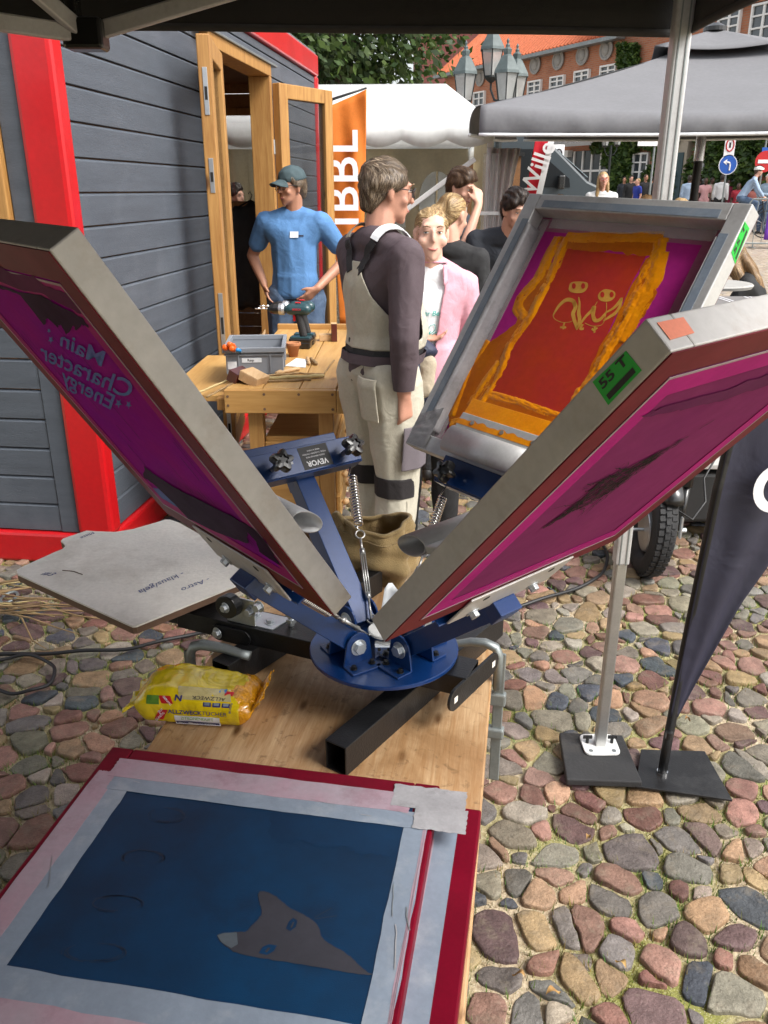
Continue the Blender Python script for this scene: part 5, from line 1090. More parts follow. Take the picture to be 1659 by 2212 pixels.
pack_quad(-.055, -.032, .048, .066, 'print_red', 'price_flash', sk=-.006); pack_text('GUT', -.048, .060, .006, 'print_white', .02, -.9, off=.0018); pack_text('GÜNSTIG', -.043, .054, .0052, 'print_white', .02, -.9, off=.0018)
pack_text('N', -.022, .062, .019, 'print_navy', .04, -.1); pack_quad(-.085, -.060, .045, .066, 'leaf_print', 'mint_picture'); pack_quad(-.02, .078, .060, .093, 'clear_film', 'flap', sk=-.008); pack_text('ALLZWECK', .035, .066, .012, 'fox_grey', .0, math.pi, off=.002)
for k in range(3): pack_quad(.026 + k * .018, .041 + k * .018, .046, .056, 'print_navy', 'blister_print'); pack_quad(.0285 + k * .018, .0385 + k * .018, .049, .056, 'tape_blue', 'blister_print', off=.0016)
pack_text('80 STÜCK', .079, .046, .0055, 'print_navy', .02, 1.45); pack_quad(.062, .078, .076, .088, 'print_red', 'colour_flash'); pack_quad(.05, .064, .082, .094, 'plastic_blue', 'colour_flash')
# khaki cloth with an open rim
kc = at(815, 1262, Z=TT); kh = thing('khaki_cloth_bag', 'crumpled khaki cloth bag with an open rim behind the press', 'bag', (kc.x, kc.y + .05, TT))
KM = ROOT[kh]
def kfn(u, v):
    a = 2 * math.pi * u; r = .100 + .018 * math.sin(math.pi * v) - .028 * v ** 2; f = (1 - .75 * v) * (.012 * math.sin(a * 5 + v * 3) + .009 * math.sin(a * 9 - v * 5)) + .02 * mnoise.noise(Vector((math.cos(a) * 1.6, math.sin(a) * 1.6, v * 2.4)))
    z = .155 * v + .012 * math.sin(a * 2 + 1) * v; sag = .012 * math.sin(a * 3 + v * 14) * math.sin(math.pi * v)
    return Vector(((r + f + sag) * math.cos(a) * 1.08, (r + f + sag) * math.sin(a) * .82, max(z, .002)))
def kin(u, v):
    p_ = kfn(u, 1 - .45 * v); k_ = 1 - .12 * min(1, v * 3) - .3 * v; return Vector((p_.x * k_, p_.y * k_, p_.z - .01 * v))
m = MB(KM); m.grid(kfn, 90, 26, True); m.build('body', 'khaki', kh, smooth=True); m = MB(KM); m.grid(kin, 60, 10, True); m.build('lining', 'khaki', kh, smooth=True)
m = MB(KM); m.tube([kfn(k / 60, 1.0) * 1 for k in range(60)], .006, 8, True); m.build('rim', 'khaki', kh, smooth=True); m = MB(KM); m.tube([kfn(k / 60, .84) * 1.01 for k in range(60)], .0018, 6, True); m.build('seam', 'khaki', kh, smooth=True)
m = MB(KM); m.grid(lambda u, v: Vector((-.085 - .05 * u + .012 * math.sin(v * 6), -.03 + .06 * u, .165 - .15 * v + .02 * math.sin(u * 4))), 12, 16); m.build('sleeve', 'khaki', kh, smooth=True, solid=.012)
# clamps on both table edges
def edge_clamp(label, corner, inward, reach, tip, drop, flat_tip=True):
    c = Vector(corner); i = Vector(inward).normalized(); k = thing('bar_clamp', label, 'clamp', c, group='steel bar clamps holding the press'); x = i.cross(Vector((0, 0, 1)))
    top = tip - c.z; P = [c + Vector((0, 0, -.02)), c + Vector((0, 0, top - .025)), c + Vector((0, 0, top - .008)) + i * .008, c + Vector((0, 0, top)) + i * .03, c + Vector((0, 0, top - .002)) + i * (reach * .6), c + Vector((0, 0, top - .01)) + i * (reach * .85), c + Vector((0, 0, top - .012)) + i * reach]
    m = MB(); m.tube(P, [.012, .0125, .013, .0125, .011, .010, .011], 10, sx=.8); m.build('fixed_jaw', 'galv', k, smooth=True)
    m = MB(); m.box((0, 0, 0), (.022, .007, drop), frameM(c + Vector((0, 0, top - drop / 2 - .02)) - i * .004, i, x, Vector((0, 0, 1)))); m.build('rail', 'galv', k, bevel=.002)
    sl = c + Vector((0, 0, -.13)); m = MB(); m.box((0, 0, 0), (.04, .02, .03), frameM(c + Vector((0, 0, -.045)), i, x, Vector((0, 0, 1)))); m.build('collar', 'galv', k, bevel=.004)
    m = MB(); m.bar(sl - i * .02, sl + i * .09, .022, .024); m.build('sliding_jaw', 'galv', k, bevel=.004)
    m = MB(); m.cyl(sl + i * .075 + Vector((0, 0, -.06)), sl + i * .075 + Vector((0, 0, .075)), .006, 10); m.cyl(sl + i * .075 + Vector((0, 0, .068)), sl + i * .075 + Vector((0, 0, .078)), .014, 14); m.build('screw', 'steel', k)
    m = MB(); m.cyl(sl + i * .075 + Vector((0, 0, -.16)), sl + i * .075 + Vector((0, 0, -.06)), .013, 12); m.build('handle', 'oak', k, bevel=.004)
    return k
tl_ = Vector((-.436, 1.271, TT)) + tdir * .245 - tper * .012; edge_clamp('grey steel clamp on the left table edge by the wipes', tl_, tper - tdir * .08, .135, TT + .075, .36)
tr_ = Vector((.190, 1.27, TT)) + tdir * .225 + tper * .012; edge_clamp('grey steel clamp on the right table edge, its long rail hanging down', tr_, -tper + tdir * .1, .10, TT + .085, .32)
# ================================================================== PEOPLE (built in the person's own frame: x right, y forward, z up)
def rot(yaw=0, pitch=0, roll=0): return Matrix.Rotation(R(-yaw), 3, 'Z') @ Matrix.Rotation(R(pitch), 3, 'X') @ Matrix.Rotation(R(roll), 3, 'Y')
def stand(h=1.75, **ov):
    s = h / 1.75; J = dict(pelvis=(0, 0, .96), waist=(0, .005, 1.10), chest=(0, .0, 1.29), neck=(0, -.012, 1.455), head=(0, .018, 1.630))
    for k, g in (('r', 1), ('l', -1)): J.update({'sh' + k: (.178 * g, -.005, 1.405), 'el' + k: (.225 * g, -.03, 1.13), 'wr' + k: (.235 * g, .04, .885), 'hip' + k: (.088 * g, 0, .93), 'kn' + k: (.10 * g, .02, .50), 'an' + k: (.10 * g, -.02, .095), 'toe' + k: (.115 * g, .125, .035)})
    J = {k: tuple(c * s for c in v) for k, v in J.items()}; J.update(ov); return {k: Vector(v) for k, v in J.items()}
def torso(B, J, g=0, w=1, belly=0, lo=True, hi=True, female=False):
    c, wa, pe, nk = J['chest'], J['waist'], J['pelvis'], J['neck']; fw_ = 1 if not female else .9
    sr, sl = J['shr'], J['shl']; sm = (sr + sl) / 2
    ch = (c, (.150 * w * fw_, .105 * w, .12)); wb_ = (wa + Vector((0, belly * .5, 0)), ((.140 if not female else .115) * w + belly * .3, .100 * w + belly * .55, .09)); pb = (pe, (.152 * w, .108 * w, .085))
    B.hull(ch, wb_, grow=g); B.hull(wb_, pb, grow=g)
    B.hull(ch, (sr * .82 + sm * .18 + Vector((0, 0, -.02)), .062 * w), (sl * .82 + sm * .18 + Vector((0, 0, -.02)), .062 * w), grow=g); B.hull((sr * .9 + sm * .1, .052 * w), (sl * .9 + sm * .1, .052 * w), (nk + Vector((0, -.005, -.01)), .058), grow=g)
def arm(B, J, k, g=0, w=1, upto=1.0):
    a, b, c = J['sh' + k], J['el' + k], J['wr' + k]
    if upto <= 1: B.hull((a, .056 * w), (a.lerp(b, upto), .046 * w - .006 * upto), grow=g); 
    else: B.hull((a, .056 * w), (b, .041 * w), grow=g); B.hull((b, .041 * w), (b.lerp(c, .35), .039 * w), grow=g); B.hull((b.lerp(c, .35), .039 * w), (b.lerp(c, upto - 1), .028 * w), grow=g)
def legs(B, J, g=0, w=1, to=1.0):
    for k in 'rl':
        h, n, a = J['hip' + k], J['kn' + k], J['an' + k]; B.hull((h, .092 * w), (h.lerp(n, .5), .076 * w), grow=g); B.hull((h.lerp(n, .5), .076 * w), (n, .057 * w), grow=g); B.hull((n, .057 * w), (n.lerp(a, .3), .056 * w), grow=g); B.hull((n.lerp(a, .3), .056 * w), (n.lerp(a, to), .04 * w), grow=g)
def hand(B, wr, d, side, n, curl=.3, s=1):
    d, side, n = Vector(d).normalized(), Vector(side), Vector(n); side = (side - d * side.dot(d)).normalized(); n = d.cross(side) * (1 if d.cross(side).dot(n) > 0 else -1)
    B.hull((wr, .026 * s), (wr + (d * .03 + side * .014) * s, .019 * s), (wr + (d * .03 - side * .014) * s, .018 * s)); P = lambda a, b, c=0: wr + (d * a + side * b + n * c) * s
    B.hull((P(.03, .016), .017 * s), (P(.03, -.016), .016 * s), (P(.088, .028), .012 * s), (P(.084, -.028), .011 * s))
    for i, (b, ln) in enumerate(((.028, .072), (.0095, .08), (-.0095, .074), (-.028, .058))):
        p = P(.086, b); a = 0; r = .0096 * s
        for q, f in enumerate((.45, .32, .26)):
            a += curl * (.9 + .25 * i * .3); p2 = p + (d * math.cos(a) + n * math.sin(a) + side * (b * 1.2)) * ln * f * s; B.hull((p, r), (p2, r * .9)); p, r = p2, r * .9
    t0 = P(.03, .024); t1 = P(.058, .05, .012); t2 = P(.085, .058, .022); B.hull((t0, .0135 * s), (t1, .0115 * s)); B.hull((t1, .0115 * s), (t2, .009 * s))
def head_blobs(B, H, s=1, o=Vector((0, 0, 0)), soft=False, ear=True):
    """H: 3x3 orientation, o: centre between the ears"""
    def b(c, r): return (o + H @ (Vector(c) * s), tuple(q * s for q in (r if isinstance(r, tuple) else (r,) * 3)), H)
    B.hull(b((0, -.015, .034), (.073, .092, .082))); B.hull(b((0, .030, .02), (.061, .052, .058)), b((0, .046, -.068), (.040, .036, .030)), b((0, -.01, -.04), (.056, .055, .04)))
    B.hull(b((0, .046, -.068), (.038, .034, .028)), b((0, .064, -.094), (.017, .016, .014))); B.hull(b((0, .083, .018), (.0085, .010, .012)), b((0, .101 - .010 * soft, -.022 + .004 * soft), (.0125 - .0025 * soft, .0105, .0095)))
    if not soft: B.hull(b((-.032, .074, .036), (.017, .011, .008)), b((.032, .074, .036), (.017, .011, .008)))
    else: B.hull(b((-.030, .066, .040), (.020, .012, .016)), b((.030, .066, .040), (.020, .012, .016)))
    B.hull(b((-.016, .078 - .006 * soft, -.056), (.010, .009, .008)), b((.016, .078 - .006 * soft, -.056), (.010, .009, .008)))
    for k in (-1, 1):
        B.hull(b((k * .041, .054, -.022), (.019 + .007 * soft, .019 + .005 * soft, .02 + .007 * soft)))
        if ear: B.hull(b((k * .073, -.012, .012), (.010, .017, .022)), b((k * .071, -.008, -.024), (.008, .011, .012)))
def face(par, H, s, o, mouth='lips', open_=0, brow='brow', gaze=0, smile=0, lidded=False):
    def P(x, y, z): return o + H @ (Vector((x, y, z)) * s)
    M = H.to_4x4()
    for k in (-1, 1):
        m = MB(); m.ball(P(k * .030, .0735, .014), (.0118 * s, .0080 * s, .0046 * s), 12, 8, None); e = m.build('eye', 'eye_white', par, smooth=True, world=False)
        m = MB(); m.ball(P(k * .030 + gaze * .003, .0790, .0145), (.0050 * s, .0036 * s, .0047 * s), 10, 8); m.build('iris', 'iris', e, smooth=True, world=False)
        m = MB(); m.tube([P(k * .017, .0815, .0172), P(k * .030, .0825, .0195), P(k * .043, .0755, .0165)], .0019 * s, 5); m.build('lash_line', 'brow', e, smooth=True, world=False)
        m = MB(); m.tube([P(k * .014, .091, .036), P(k * .030, .0895, .0415), P(k * .047, .077, .037)], [.0026 * s, .0032 * s, .0014 * s], 6); m.build('eyebrow', brow, par, smooth=True, world=False)
    m = MB(); dy = -.004 if smile else 0; m.tube([P(-.025, .0765 + dy, -.0555 + smile), P(-.012, .0865 + dy, -.0565), P(0, .0885 + dy, -.0575), P(.012, .0865 + dy, -.0565), P(.025, .0765 + dy, -.0555 + smile)], [.0012 * s, .0036 * s, .0042 * s, .0036 * s, .0012 * s], 7); m.build('mouth', mouth, par, smooth=True, world=False)
def spectacles(par, H, s, o, mt='print_black'):
    def P(x, y, z): return o + H @ (Vector((x, y, z)) * s)
    m = MB()
    for k in (-1, 1):
        m.tube([P(k * (.033 + .024 * math.copysign(abs(math.cos(a)) ** .6, math.cos(a))), .097 - .012 * abs(math.cos(a)) * (math.cos(a) > 0), .010 + .0165 * math.copysign(abs(math.sin(a)) ** .6, math.sin(a))) for a in [q * math.pi / 9 for q in range(18)]], .0022 * s, 6, True); m.tube([P(k * .058, .085, .017), P(k * .076, .03, .018), P(k * .08, -.02, .012)], .0020 * s, 6)
    m.tube([P(-.010, .102, .014), P(0, .106, .018), P(.010, .102, .014)], .002 * s, 6); g = m.build('spectacles', mt, par, smooth=True, world=False)
    for k in (-1, 1): m = MB(); m.add([P(k * (.033 + .022 * math.cos(a)), .096, .010 + .0145 * math.sin(a)) for a in [q * math.pi / 6 for q in range(12)]], [tuple(range(12))]); m.build('lens', 'glasses', g, world=False)
def strands(amp, seed, H, o, st=(60, 8, 30)):
    Hi = H.transposed()
    def f(p, n):
        q = Hi @ (p - o); v = Vector((q.x * st[0], q.y * st[1], q.z * st[2])); return p + n * (amp * 1.5 * mnoise.noise(v + Vector((seed, 0, 0))) + amp * 1.3 * mnoise.noise(Vector((q.x * 18, q.y * 10, q.z * 14 + seed))))
    return f
def hair_short(par, mt, H, s, o, vox=.006, amp=.0045, fringe=0, low=0, seed=1, top=0):
    B = Blob()
    def b(c, r): return (o + H @ (Vector(c) * s), tuple(q * s for q in r), H)
    B.hull(b((0, -.024, .045 + top * .4), (.080, .094, .082 + top * .5))); B.hull(b((0, -.052, .02), (.072, .062, .07)), b((0, -.064, -.045 - low), (.052, .034, .03)))
    for k in (-1, 1): B.hull(b((k * .058, -.028, .03), (.022, .042, .045)), b((k * .066, .022, .05), (.012, .024, .024)))
    if top: B.hull(b((-.03, .03, .098), (.035, .045, .022 + top)), b((.03, .035, .10), (.035, .045, .024 + top)), b((0, -.03, .10), (.05, .05, .025 + top)))
    if fringe: B.hull(b((-.03, .058, .082), (.034, .028, .022)), b((.04, .05, .078), (.03, .03, .024)), b((0, .0, .10), (.06, .06, .025)))
    return B.finish('hair', mt, par, vox, 2, strands(amp, seed, H, o))
def hair_back(par, mt, H, s, o, vox=.006, tail=None, seed=2, long=None):
    B = Blob()
    def b(c, r): return (o + H @ (Vector(c) * s), tuple(q * s for q in (r if isinstance(r, tuple) else (r,) * 3)), H)
    B.hull(b((0, -.025, .044), (.0775, .0905, .083))); B.hull(b((0, -.05, .02), (.070, .06, .066)), b((0, -.066, -.03), (.048, .036, .034)))
    for k in (-1, 1): B.hull(b((k * .060, -.025, .040), (.015, .035, .034)), b((k * .056, -.05, .005), (.016, .02, .03)))
    if tail: B.chain(*[b(c, r) for c, r in tail])
    for L in (long or []): B.chain(*[b(c, r) for c, r in L])
    return B.finish('hair', mt, par, vox, 2, strands(.0035, seed, H, o, (70, 10, 12)))
def shoes(par, J, mt, s=1):
    for k in 'rl':
        B = Blob(); a, t = J['an' + k], J['toe' + k]; B.hull((a + Vector((0, -.02, -.035)), (.04, .05, .05)), (a + Vector((0, .06, -.045)), (.042, .05, .04)), (t + Vector((0, .015, .0)), (.042, .05, .03))); B.finish('shoe', mt, par, .012, 2, cuts=[((0, 0, .004), (0, 0, -1))])
def person(label, loc, face_az, J, top, bottom, hair, hairmat, skin='skin_fair', sleeve=1.0, head=(0, 0), vox=.012, w=1, belly=0, female=False, glasses=None, hs=1.0, shoe='print_black', hands=None, hem=None, group=None, tail=None, long=None, facing=True, topmat_noise=None, lowbody=True, faced=True, gaze=0, fringe=0, htop=0, smile=0, hg=.013, amp=.0045, legw=1, low=0, soft=False):
    p = thing('person', label, 'person', (loc[0], loc[1], loc[2] if len(loc) > 2 else 0), -R(face_az), group); o = J['head']; H = rot(*head)
    B = Blob(); head_blobs(B, H, hs, o, soft); B.hull((o + H @ Vector((0, -.02, -.06)) * hs, .055 * hs), (J['neck'] + Vector((0, 0, -.02)), .060 * hs)); torso(B, J, 0, w, belly, female=female)
    for k in 'rl':
        arm(B, J, k, 0, w * (.9 if female else 1), 2.0); d = (J['wr' + k] - J['el' + k]); hd = (hands or {}).get(k)
        if hd: hand(B, J['wr' + k], *hd)
        else: hand(B, J['wr' + k], d, (0, 1, 0), (-1 if k == 'r' else 1, 0, 0), .35)
    if lowbody: legs(B, J, 0, w)
    B.finish('body', skin, p, vox, 3 if vox < .01 else 2, fac=.4)
    B = Blob(); torso(B, J, hg, w, belly, female=female)
    for k in 'rl': arm(B, J, k, hg * .9 + (.006 if sleeve <= 1 else 0), w * (.9 if female else 1), sleeve if sleeve <= 1 else sleeve - .04)
    if hem: B.hull((J['waist'] + Vector((0, belly * .5, -.03)), (.145 * w, .105 * w + belly * .5, .05)), (J['pelvis'] + Vector((0, 0, hem)), (.158 * w, .115 * w, .03)), grow=hg)
    t_ = B.finish('top', top, p, max(vox, .009), 3, topmat_noise or folds(.0045, 11, (1, 1, .35), loc[0] * 3), cuts=[((0, 0, J['pelvis'].z + (hem or -.02) - .02), (0, 0, -1))])
    if lowbody:
        B = Blob(); legs(B, J, .018, w * legw, .97); B.hull((J['pelvis'], (.152 * w, .11 * w, .085)), (J['hipr'], .095 * w), (J['hipl'], .095 * w), grow=.008); B.finish('trousers', bottom, p, max(vox, .010), 3, folds(.007, 8, (1, 1, .6), loc[1])); shoes(p, J, shoe)
    HC_ = dict(hair_grey=[(.20, .14, .085), (.11, .07, .04), (.30, .23, .16), (.07, .045, .028)], hair_blond=[(.46, .30, .13), (.30, .18, .07), (.58, .42, .22), (.20, .115, .045)], hair_dark=[(.03, .018, .012), (.06, .035, .022), (.015, .01, .008)], hair_brown=[(.09, .048, .024), (.05, .026, .014), (.14, .08, .04)], hair_light=[(.28, .16, .065), (.14, .075, .03), (.40, .26, .12)])
    ho = None; Hi_ = H.transposed()
    if hair == 'short':
        ho = hair_short(p, hairmat, H, hs, o, max(vox * .8, .006), fringe=fringe, top=htop, amp=amp, low=low)
        def fl(q):
            q = Hi_ @ (q - o); t = min(max((q.z - .045) / .06, 0), 1); return H @ (Vector((q.x * 5, -.2, -1)) * (1 - t) + Vector((.5, 1.0, -.1)) * t)
    elif hair:
        ho = hair_back(p, hairmat, H, hs, o, max(vox * .8, .006), tail, long=long)
        def fl(q):
            q = Hi_ @ (q - o)
            if q.y < -.095 or q.z < -.035: return H @ Vector((.15 * math.sin(q.z * 60), .1, -1))
            return H @ (Vector((0, -.105, .01)) - q)
    if ho is not None and vox < .0101 and hairmat in HC_: add_strands(ho, HC_[hairmat], 2600 if vox < .009 else 1600, .05 if hair == 'short' else .07, fl, .006 if hair == 'short' else .003, .0016, int(abs(loc[0]) * 100), jitter=.22 if hair == 'short' else .07)
    if faced: face(p, H, hs, o, gaze=gaze, smile=smile)
    if glasses: spectacles(p, H, hs, o, glasses)
    return p, t_, H, o
# ---- man in bib overalls, seen from behind
J = stand(1.765, chest=(0, .005, 1.30), neck=(0, -.005, 1.475), head=(.0, .04, 1.638), shr=(.195, .0, 1.42), shl=(-.195, .0, 1.42), elr=(.245, -.04, 1.13), wrr=(.215, -.02, .905), ell=(-.25, .06, 1.14), wrl=(-.16, .26, 1.08), waist=(0, .02, 1.12), pelvis=(0, 0, .97), hipr=(.1, 0, .94), hipl=(-.1, 0, .94), knr=(.115, .02, .50), knl=(-.115, .03, .50), anr=(.115, -.02, .1), anl=(-.115, -.0, .1), toer=(.13, .13, .035), toel=(-.13, .14, .035))
P2, top2, H2, o2 = person('man in light bib overalls and plum shirt standing with his back turned', (-.02, 3.34), 58, J, 'shirt_plum', 'overall', 'short', 'hair_grey', 'skin_ruddy', 1.98, (14, -6), .0075, 1.02, .045, glasses='print_black', hands={'r': ((.0, .12, -1), (-.2, 1, 0), (-1, 0, 0), .55)}, legw=1.14, hg=.014, faced=True, amp=.006)
B = Blob(); torso(B, J, .026, 1.02, .045); back = B.finish('back_panel', 'overall', P2, .009, 4, folds(.003, 14, (1, 1, .3)), cuts=[((0, -.03, 0), (0, 1, 0)), ((0, 0, 1.07), (0, 0, -1)), ((0, 0, 1.395), (0, 0, 1)), ((.035, 0, 1.39), (1, 0, .62)), ((-.035, 0, 1.39), (-1, 0, .62))], solid=.004)
B = Blob(); torso(B, J, .027, 1.02, .045); B.finish('bib', 'overall', P2, .009, 4, cuts=[((0, .03, 0), (0, -1, 0)), ((0, 0, 1.07), (0, 0, -1)), ((0, 0, 1.34), (0, 0, 1)), ((.12, 0, 1.32), (1, 0, .25)), ((-.12, 0, 1.32), (-1, 0, .25))], solid=.004)
B = Blob(); torso(B, J, .030, 1.02, .045); B.finish('belt', 'webbing', P2, .008, 3, cuts=[((0, 0, 1.045), (0, 0, -1)), ((0, 0, 1.10), (0, 0, 1))])
B = Blob(); torso(B, J, .042, 1.02, .045); B.finish('shirt_tail', 'shirt_plum', P2, .009, 3, cuts=[((0, 0, 1.012), (0, 0, -1)), ((0, 0, 1.05), (0, 0, 1))])
bv2 = bvh_of(top2)
for sg in (-1, 1):
    vs_, fs_ = ribbon([(sg * .03, -.15, 1.37), (sg * .07, -.13, 1.43), (sg * .10, -.10, 1.475)], .034, bv2, .014); m = MB(); m.add(vs_, fs_); m.build('strap', 'webbing', P2, world=False, solid=.003)
    vs_, fs_ = ribbon([(sg * .098, -.085, 1.48), (sg * .105, -.03, 1.52), (sg * .11, .05, 1.50), (sg * .11, .12, 1.40), (sg * .11, .16, 1.30)], .040, bv2, .016); m = MB(); m.add(vs_, fs_); m.build('strap', 'tee_white' if sg > 0 else 'overall', P2, world=False, solid=.004)
for k in 'rl':
    n_, h_, a_ = J['kn' + k], J['hip' + k], J['an' + k]; B = Blob(); B.hull((h_.lerp(n_, .75), .08), (n_, .072), (n_.lerp(a_, .3), .072), grow=.016); B.finish('knee_patch', 'overall_black', P2, .010, 3, cuts=[((0, 0, n_.z - .03), (0, 0, -1)), ((0, 0, n_.z + .055), (0, 0, 1))])
    B = Blob(); B.hull((n_, .074), (n_.lerp(a_, .35), .074), grow=.017); B.finish('knee_pocket', 'overall', P2, .010, 3, cuts=[((0, .01, 0), (0, -1, 0)), ((0, 0, n_.z - .20), (0, 0, -1)), ((0, 0, n_.z - .04), (0, 0, 1))])
B = Blob(); legs(B, J, .038, 1.2); lg2 = B.finish('tool_pocket', 'overall_grey', P2, .010, 3, cuts=[((.08, 0, 0), (-1, -.3, 0)), ((0, 0, .60), (0, 0, -1)), ((0, 0, .78), (0, 0, 1)), ((0, -.03, 0), (0, -1, 0))], solid=.003)
B = Blob(); legs(B, J, .037, 1.2); B.hull((J['pelvis'], (.164, .12, .085)), (J['hipr'], .10), (J['hipl'], .10), grow=.018); B.finish('hip_pocket', 'overall', P2, .010, 3, cuts=[((0, -.035, 0), (0, 1, 0)), ((.055, 0, 0), (-1, 0, 0)), ((0, 0, .80), (0, 0, -1)), ((0, 0, .97), (0, 0, 1)), ((.172, 0, 0), (1, 0, 0))], solid=.004)
# collar
B = Blob(); B.hull((J['neck'] + Vector((0, -.002, -.01)), (.072, .072, .03)), (J['neck'] + Vector((0, .004, .03)), (.066, .068, .018))); B.finish('collar', 'shirt_plum', P2, .007, 2)
# ---- man in blue T-shirt, hands on hips
J = stand(1.80, shr=(.186, 0, 1.445), shl=(-.186, 0, 1.445), elr=(.325, -.10, 1.225), ell=(-.335, -.13, 1.21), wrr=(.215, .035, 1.055), wrl=(-.175, .105, 1.035), neck=(0, -.01, 1.50), head=(0, .03, 1.662), chest=(0, 0, 1.34), waist=(0, .01, 1.14), pelvis=(0, 0, 1.0))
pb = at(642, 700, Y=5.85)
P1, top1, H1, o1 = person('man in blue T-shirt, cap and glasses with hands on hips at the hut door', (pb.x, 5.85), 188, J, 'tee_blue', 'denim', 'short', 'hair_grey', 'skin_tan', .62, (40, -4), .008, .97, .0, glasses='print_black', hands={'r': ((-.35, .35, -1), (-.1, .9, .3), (-1, -.2, 0), .25), 'l': ((.85, .25, -.75), (0, .5, .9), (.4, -1, -.2), .2)}, hem=-.02, hg=.016, legw=1.1)
B = Blob()
def cb_(c, r): return (o1 + H1 @ Vector(c), r, H1)
B.hull(cb_((0, -.016, .058), (.084, .100, .080))); cp = B.finish('cap', 'cap_teal', P1, .006, 2, cuts=[(tuple(o1 + H1 @ Vector((0, 0, .045))), tuple(H1 @ Vector((0, -.1, -1))))], solid=.003)
m = MB(); m.grid(lambda u, v: o1 + H1 @ Vector(((u - .5) * .135, .055 + (.085 * (1 - (2 * u - 1) ** 2) ** .5) * v + .015, .058 - .022 * v - .030 * (2 * u - 1) ** 2)), 15, 7); m.build('cap_brim', 'cap_teal', cp, smooth=True, world=False, solid=.005)
bv1 = bvh_of(top1)
def badge(par, bvh, x, z, w_, h_, mt, nm, off=.008, y=.4):
    vs = []
    for j in range(3):
        for i in range(5):
            q = Vector((x + w_ * (i / 4 - .5), y, z + h_ * (j / 2 - .5))); hh = bvh.ray_cast(q, Vector((0, -1, 0))); vs.append((hh[0] if hh[0] else q) + Vector((0, off, 0)))
    m = MB(); m.add(vs, [(j * 5 + i, j * 5 + i + 1, (j + 1) * 5 + i + 1, (j + 1) * 5 + i) for j in range(2) for i in range(4)]); return m.build(nm, mt, par, world=False, solid=.002)
badge(P1, bv1, -.03, 1.375, .055, .038, 'paper', 'name_badge', .006); badge(P1, bv1, -.075, 1.368, .03, .01, 'navy_padded', 'printed_motif', .003)
# ---- girl in pink jacket
J = stand(1.60, head=(0, .02, 1.468), neck=(0, -.012, 1.328), shr=(.142, -.005, 1.262), shl=(-.142, -.005, 1.262), chest=(0, 0, 1.16), elr=(.20, -.03, 1.02), ell=(-.20, -.02, 1.02), wrr=(.15, .15, .93), wrl=(-.21, .05, .80), waist=(0, 0, 1.0), pelvis=(0, 0, .88))
pg = at(928, 700, Y=3.72)
P3, top3, H3, o3 = person('smiling blond girl in a pink jacket over a white summer shirt', (pg.x, 3.72), 183, J, 'tee_white', 'black_cloth', 'back', 'hair_blond', 'skin_child', .5, (-6, 2), .0065, .88, 0, female=True, hs=.95, gaze=.7, smile=.0045, hg=.010, soft=True, tail=[((0, -.09, .0), (.03, .03, .03)), ((0, -.115, -.06), (.028, .024, .04)), ((0, -.11, -.14), (.018, .018, .04))], shoe='white_paint', topmat_noise=folds(.003, 9))
B = Blob(); torso(B, J, .020, .9, 0, female=True)
for k in 'rl': arm(B, J, k, .020, .85, 1.97)
B.hull((J['waist'], (.12, .1, .05)), (J['pelvis'] + Vector((0, 0, -.06)), (.145, .11, .05)), grow=.02)
jk = B.finish('jacket', 'pink_cotton', P3, .008, 3, folds(.006, 9, (1, 1, .5), 4))
# open the jacket front
bm = bmesh.new(); bm.from_mesh(jk.data)
def is_open(c): return c.y > .0 and abs(c.x - .008) < .030 + .040 * max(0, (c.z - .98) / .3) and c.z < 1.36
bmesh.ops.delete(bm, geom=[f for f in bm.faces if is_open(f.calc_center_median())], context='FACES')
for _ in range(6):
    for v in [v for v in bm.verts if v.is_boundary]:
        nb = [e.other_vert(v).co for e in v.link_edges if e.is_boundary]
        if len(nb) == 2: v.co = v.co * .4 + (nb[0] + nb[1]) * .3
bm.to_mesh(jk.data); bm.free(); mo = jk.modifiers.new('s', 'SOLIDIFY'); mo.thickness = .004
bv3 = bvh_of(top3)
for sg in (-1, 1):
    m = MB(); m.grid(lambda u, v, sg=sg: Vector((sg * (.052 + .050 * u + .006 * v), .060 - .055 * u + .030 * v * (1 - u), 1.325 - .0 * u + .028 * (1 - v) - .055 * v * (1 - u * .7))), 7, 7); m.build('collar', 'pink_cotton', jk, smooth=True, world=False, solid=.005)
def chest_text(par, tx, x, z, size, mt, bvh, off=.007, **k):
    vs, fs = text_mesh(tx, size, **k); out = []
    for p_ in vs:
        q = Vector((x - p_[0], .4, z + p_[1])); hh = bvh.ray_cast(q, Vector((0, -1, 0))); out.append((hh[0] if hh[0] else q) + Vector((0, off, 0)))
    m = MB(); m.v = out; m.f = fs; m.mi = [0] * len(fs); return m.build('lettering', mt, par, world=False)
chest_text(P3, 'Summer Beach', .01, 1.155, .030, 'print_teal', bv3, bold=.01, shear=.2)
m = MB(); st_ = []
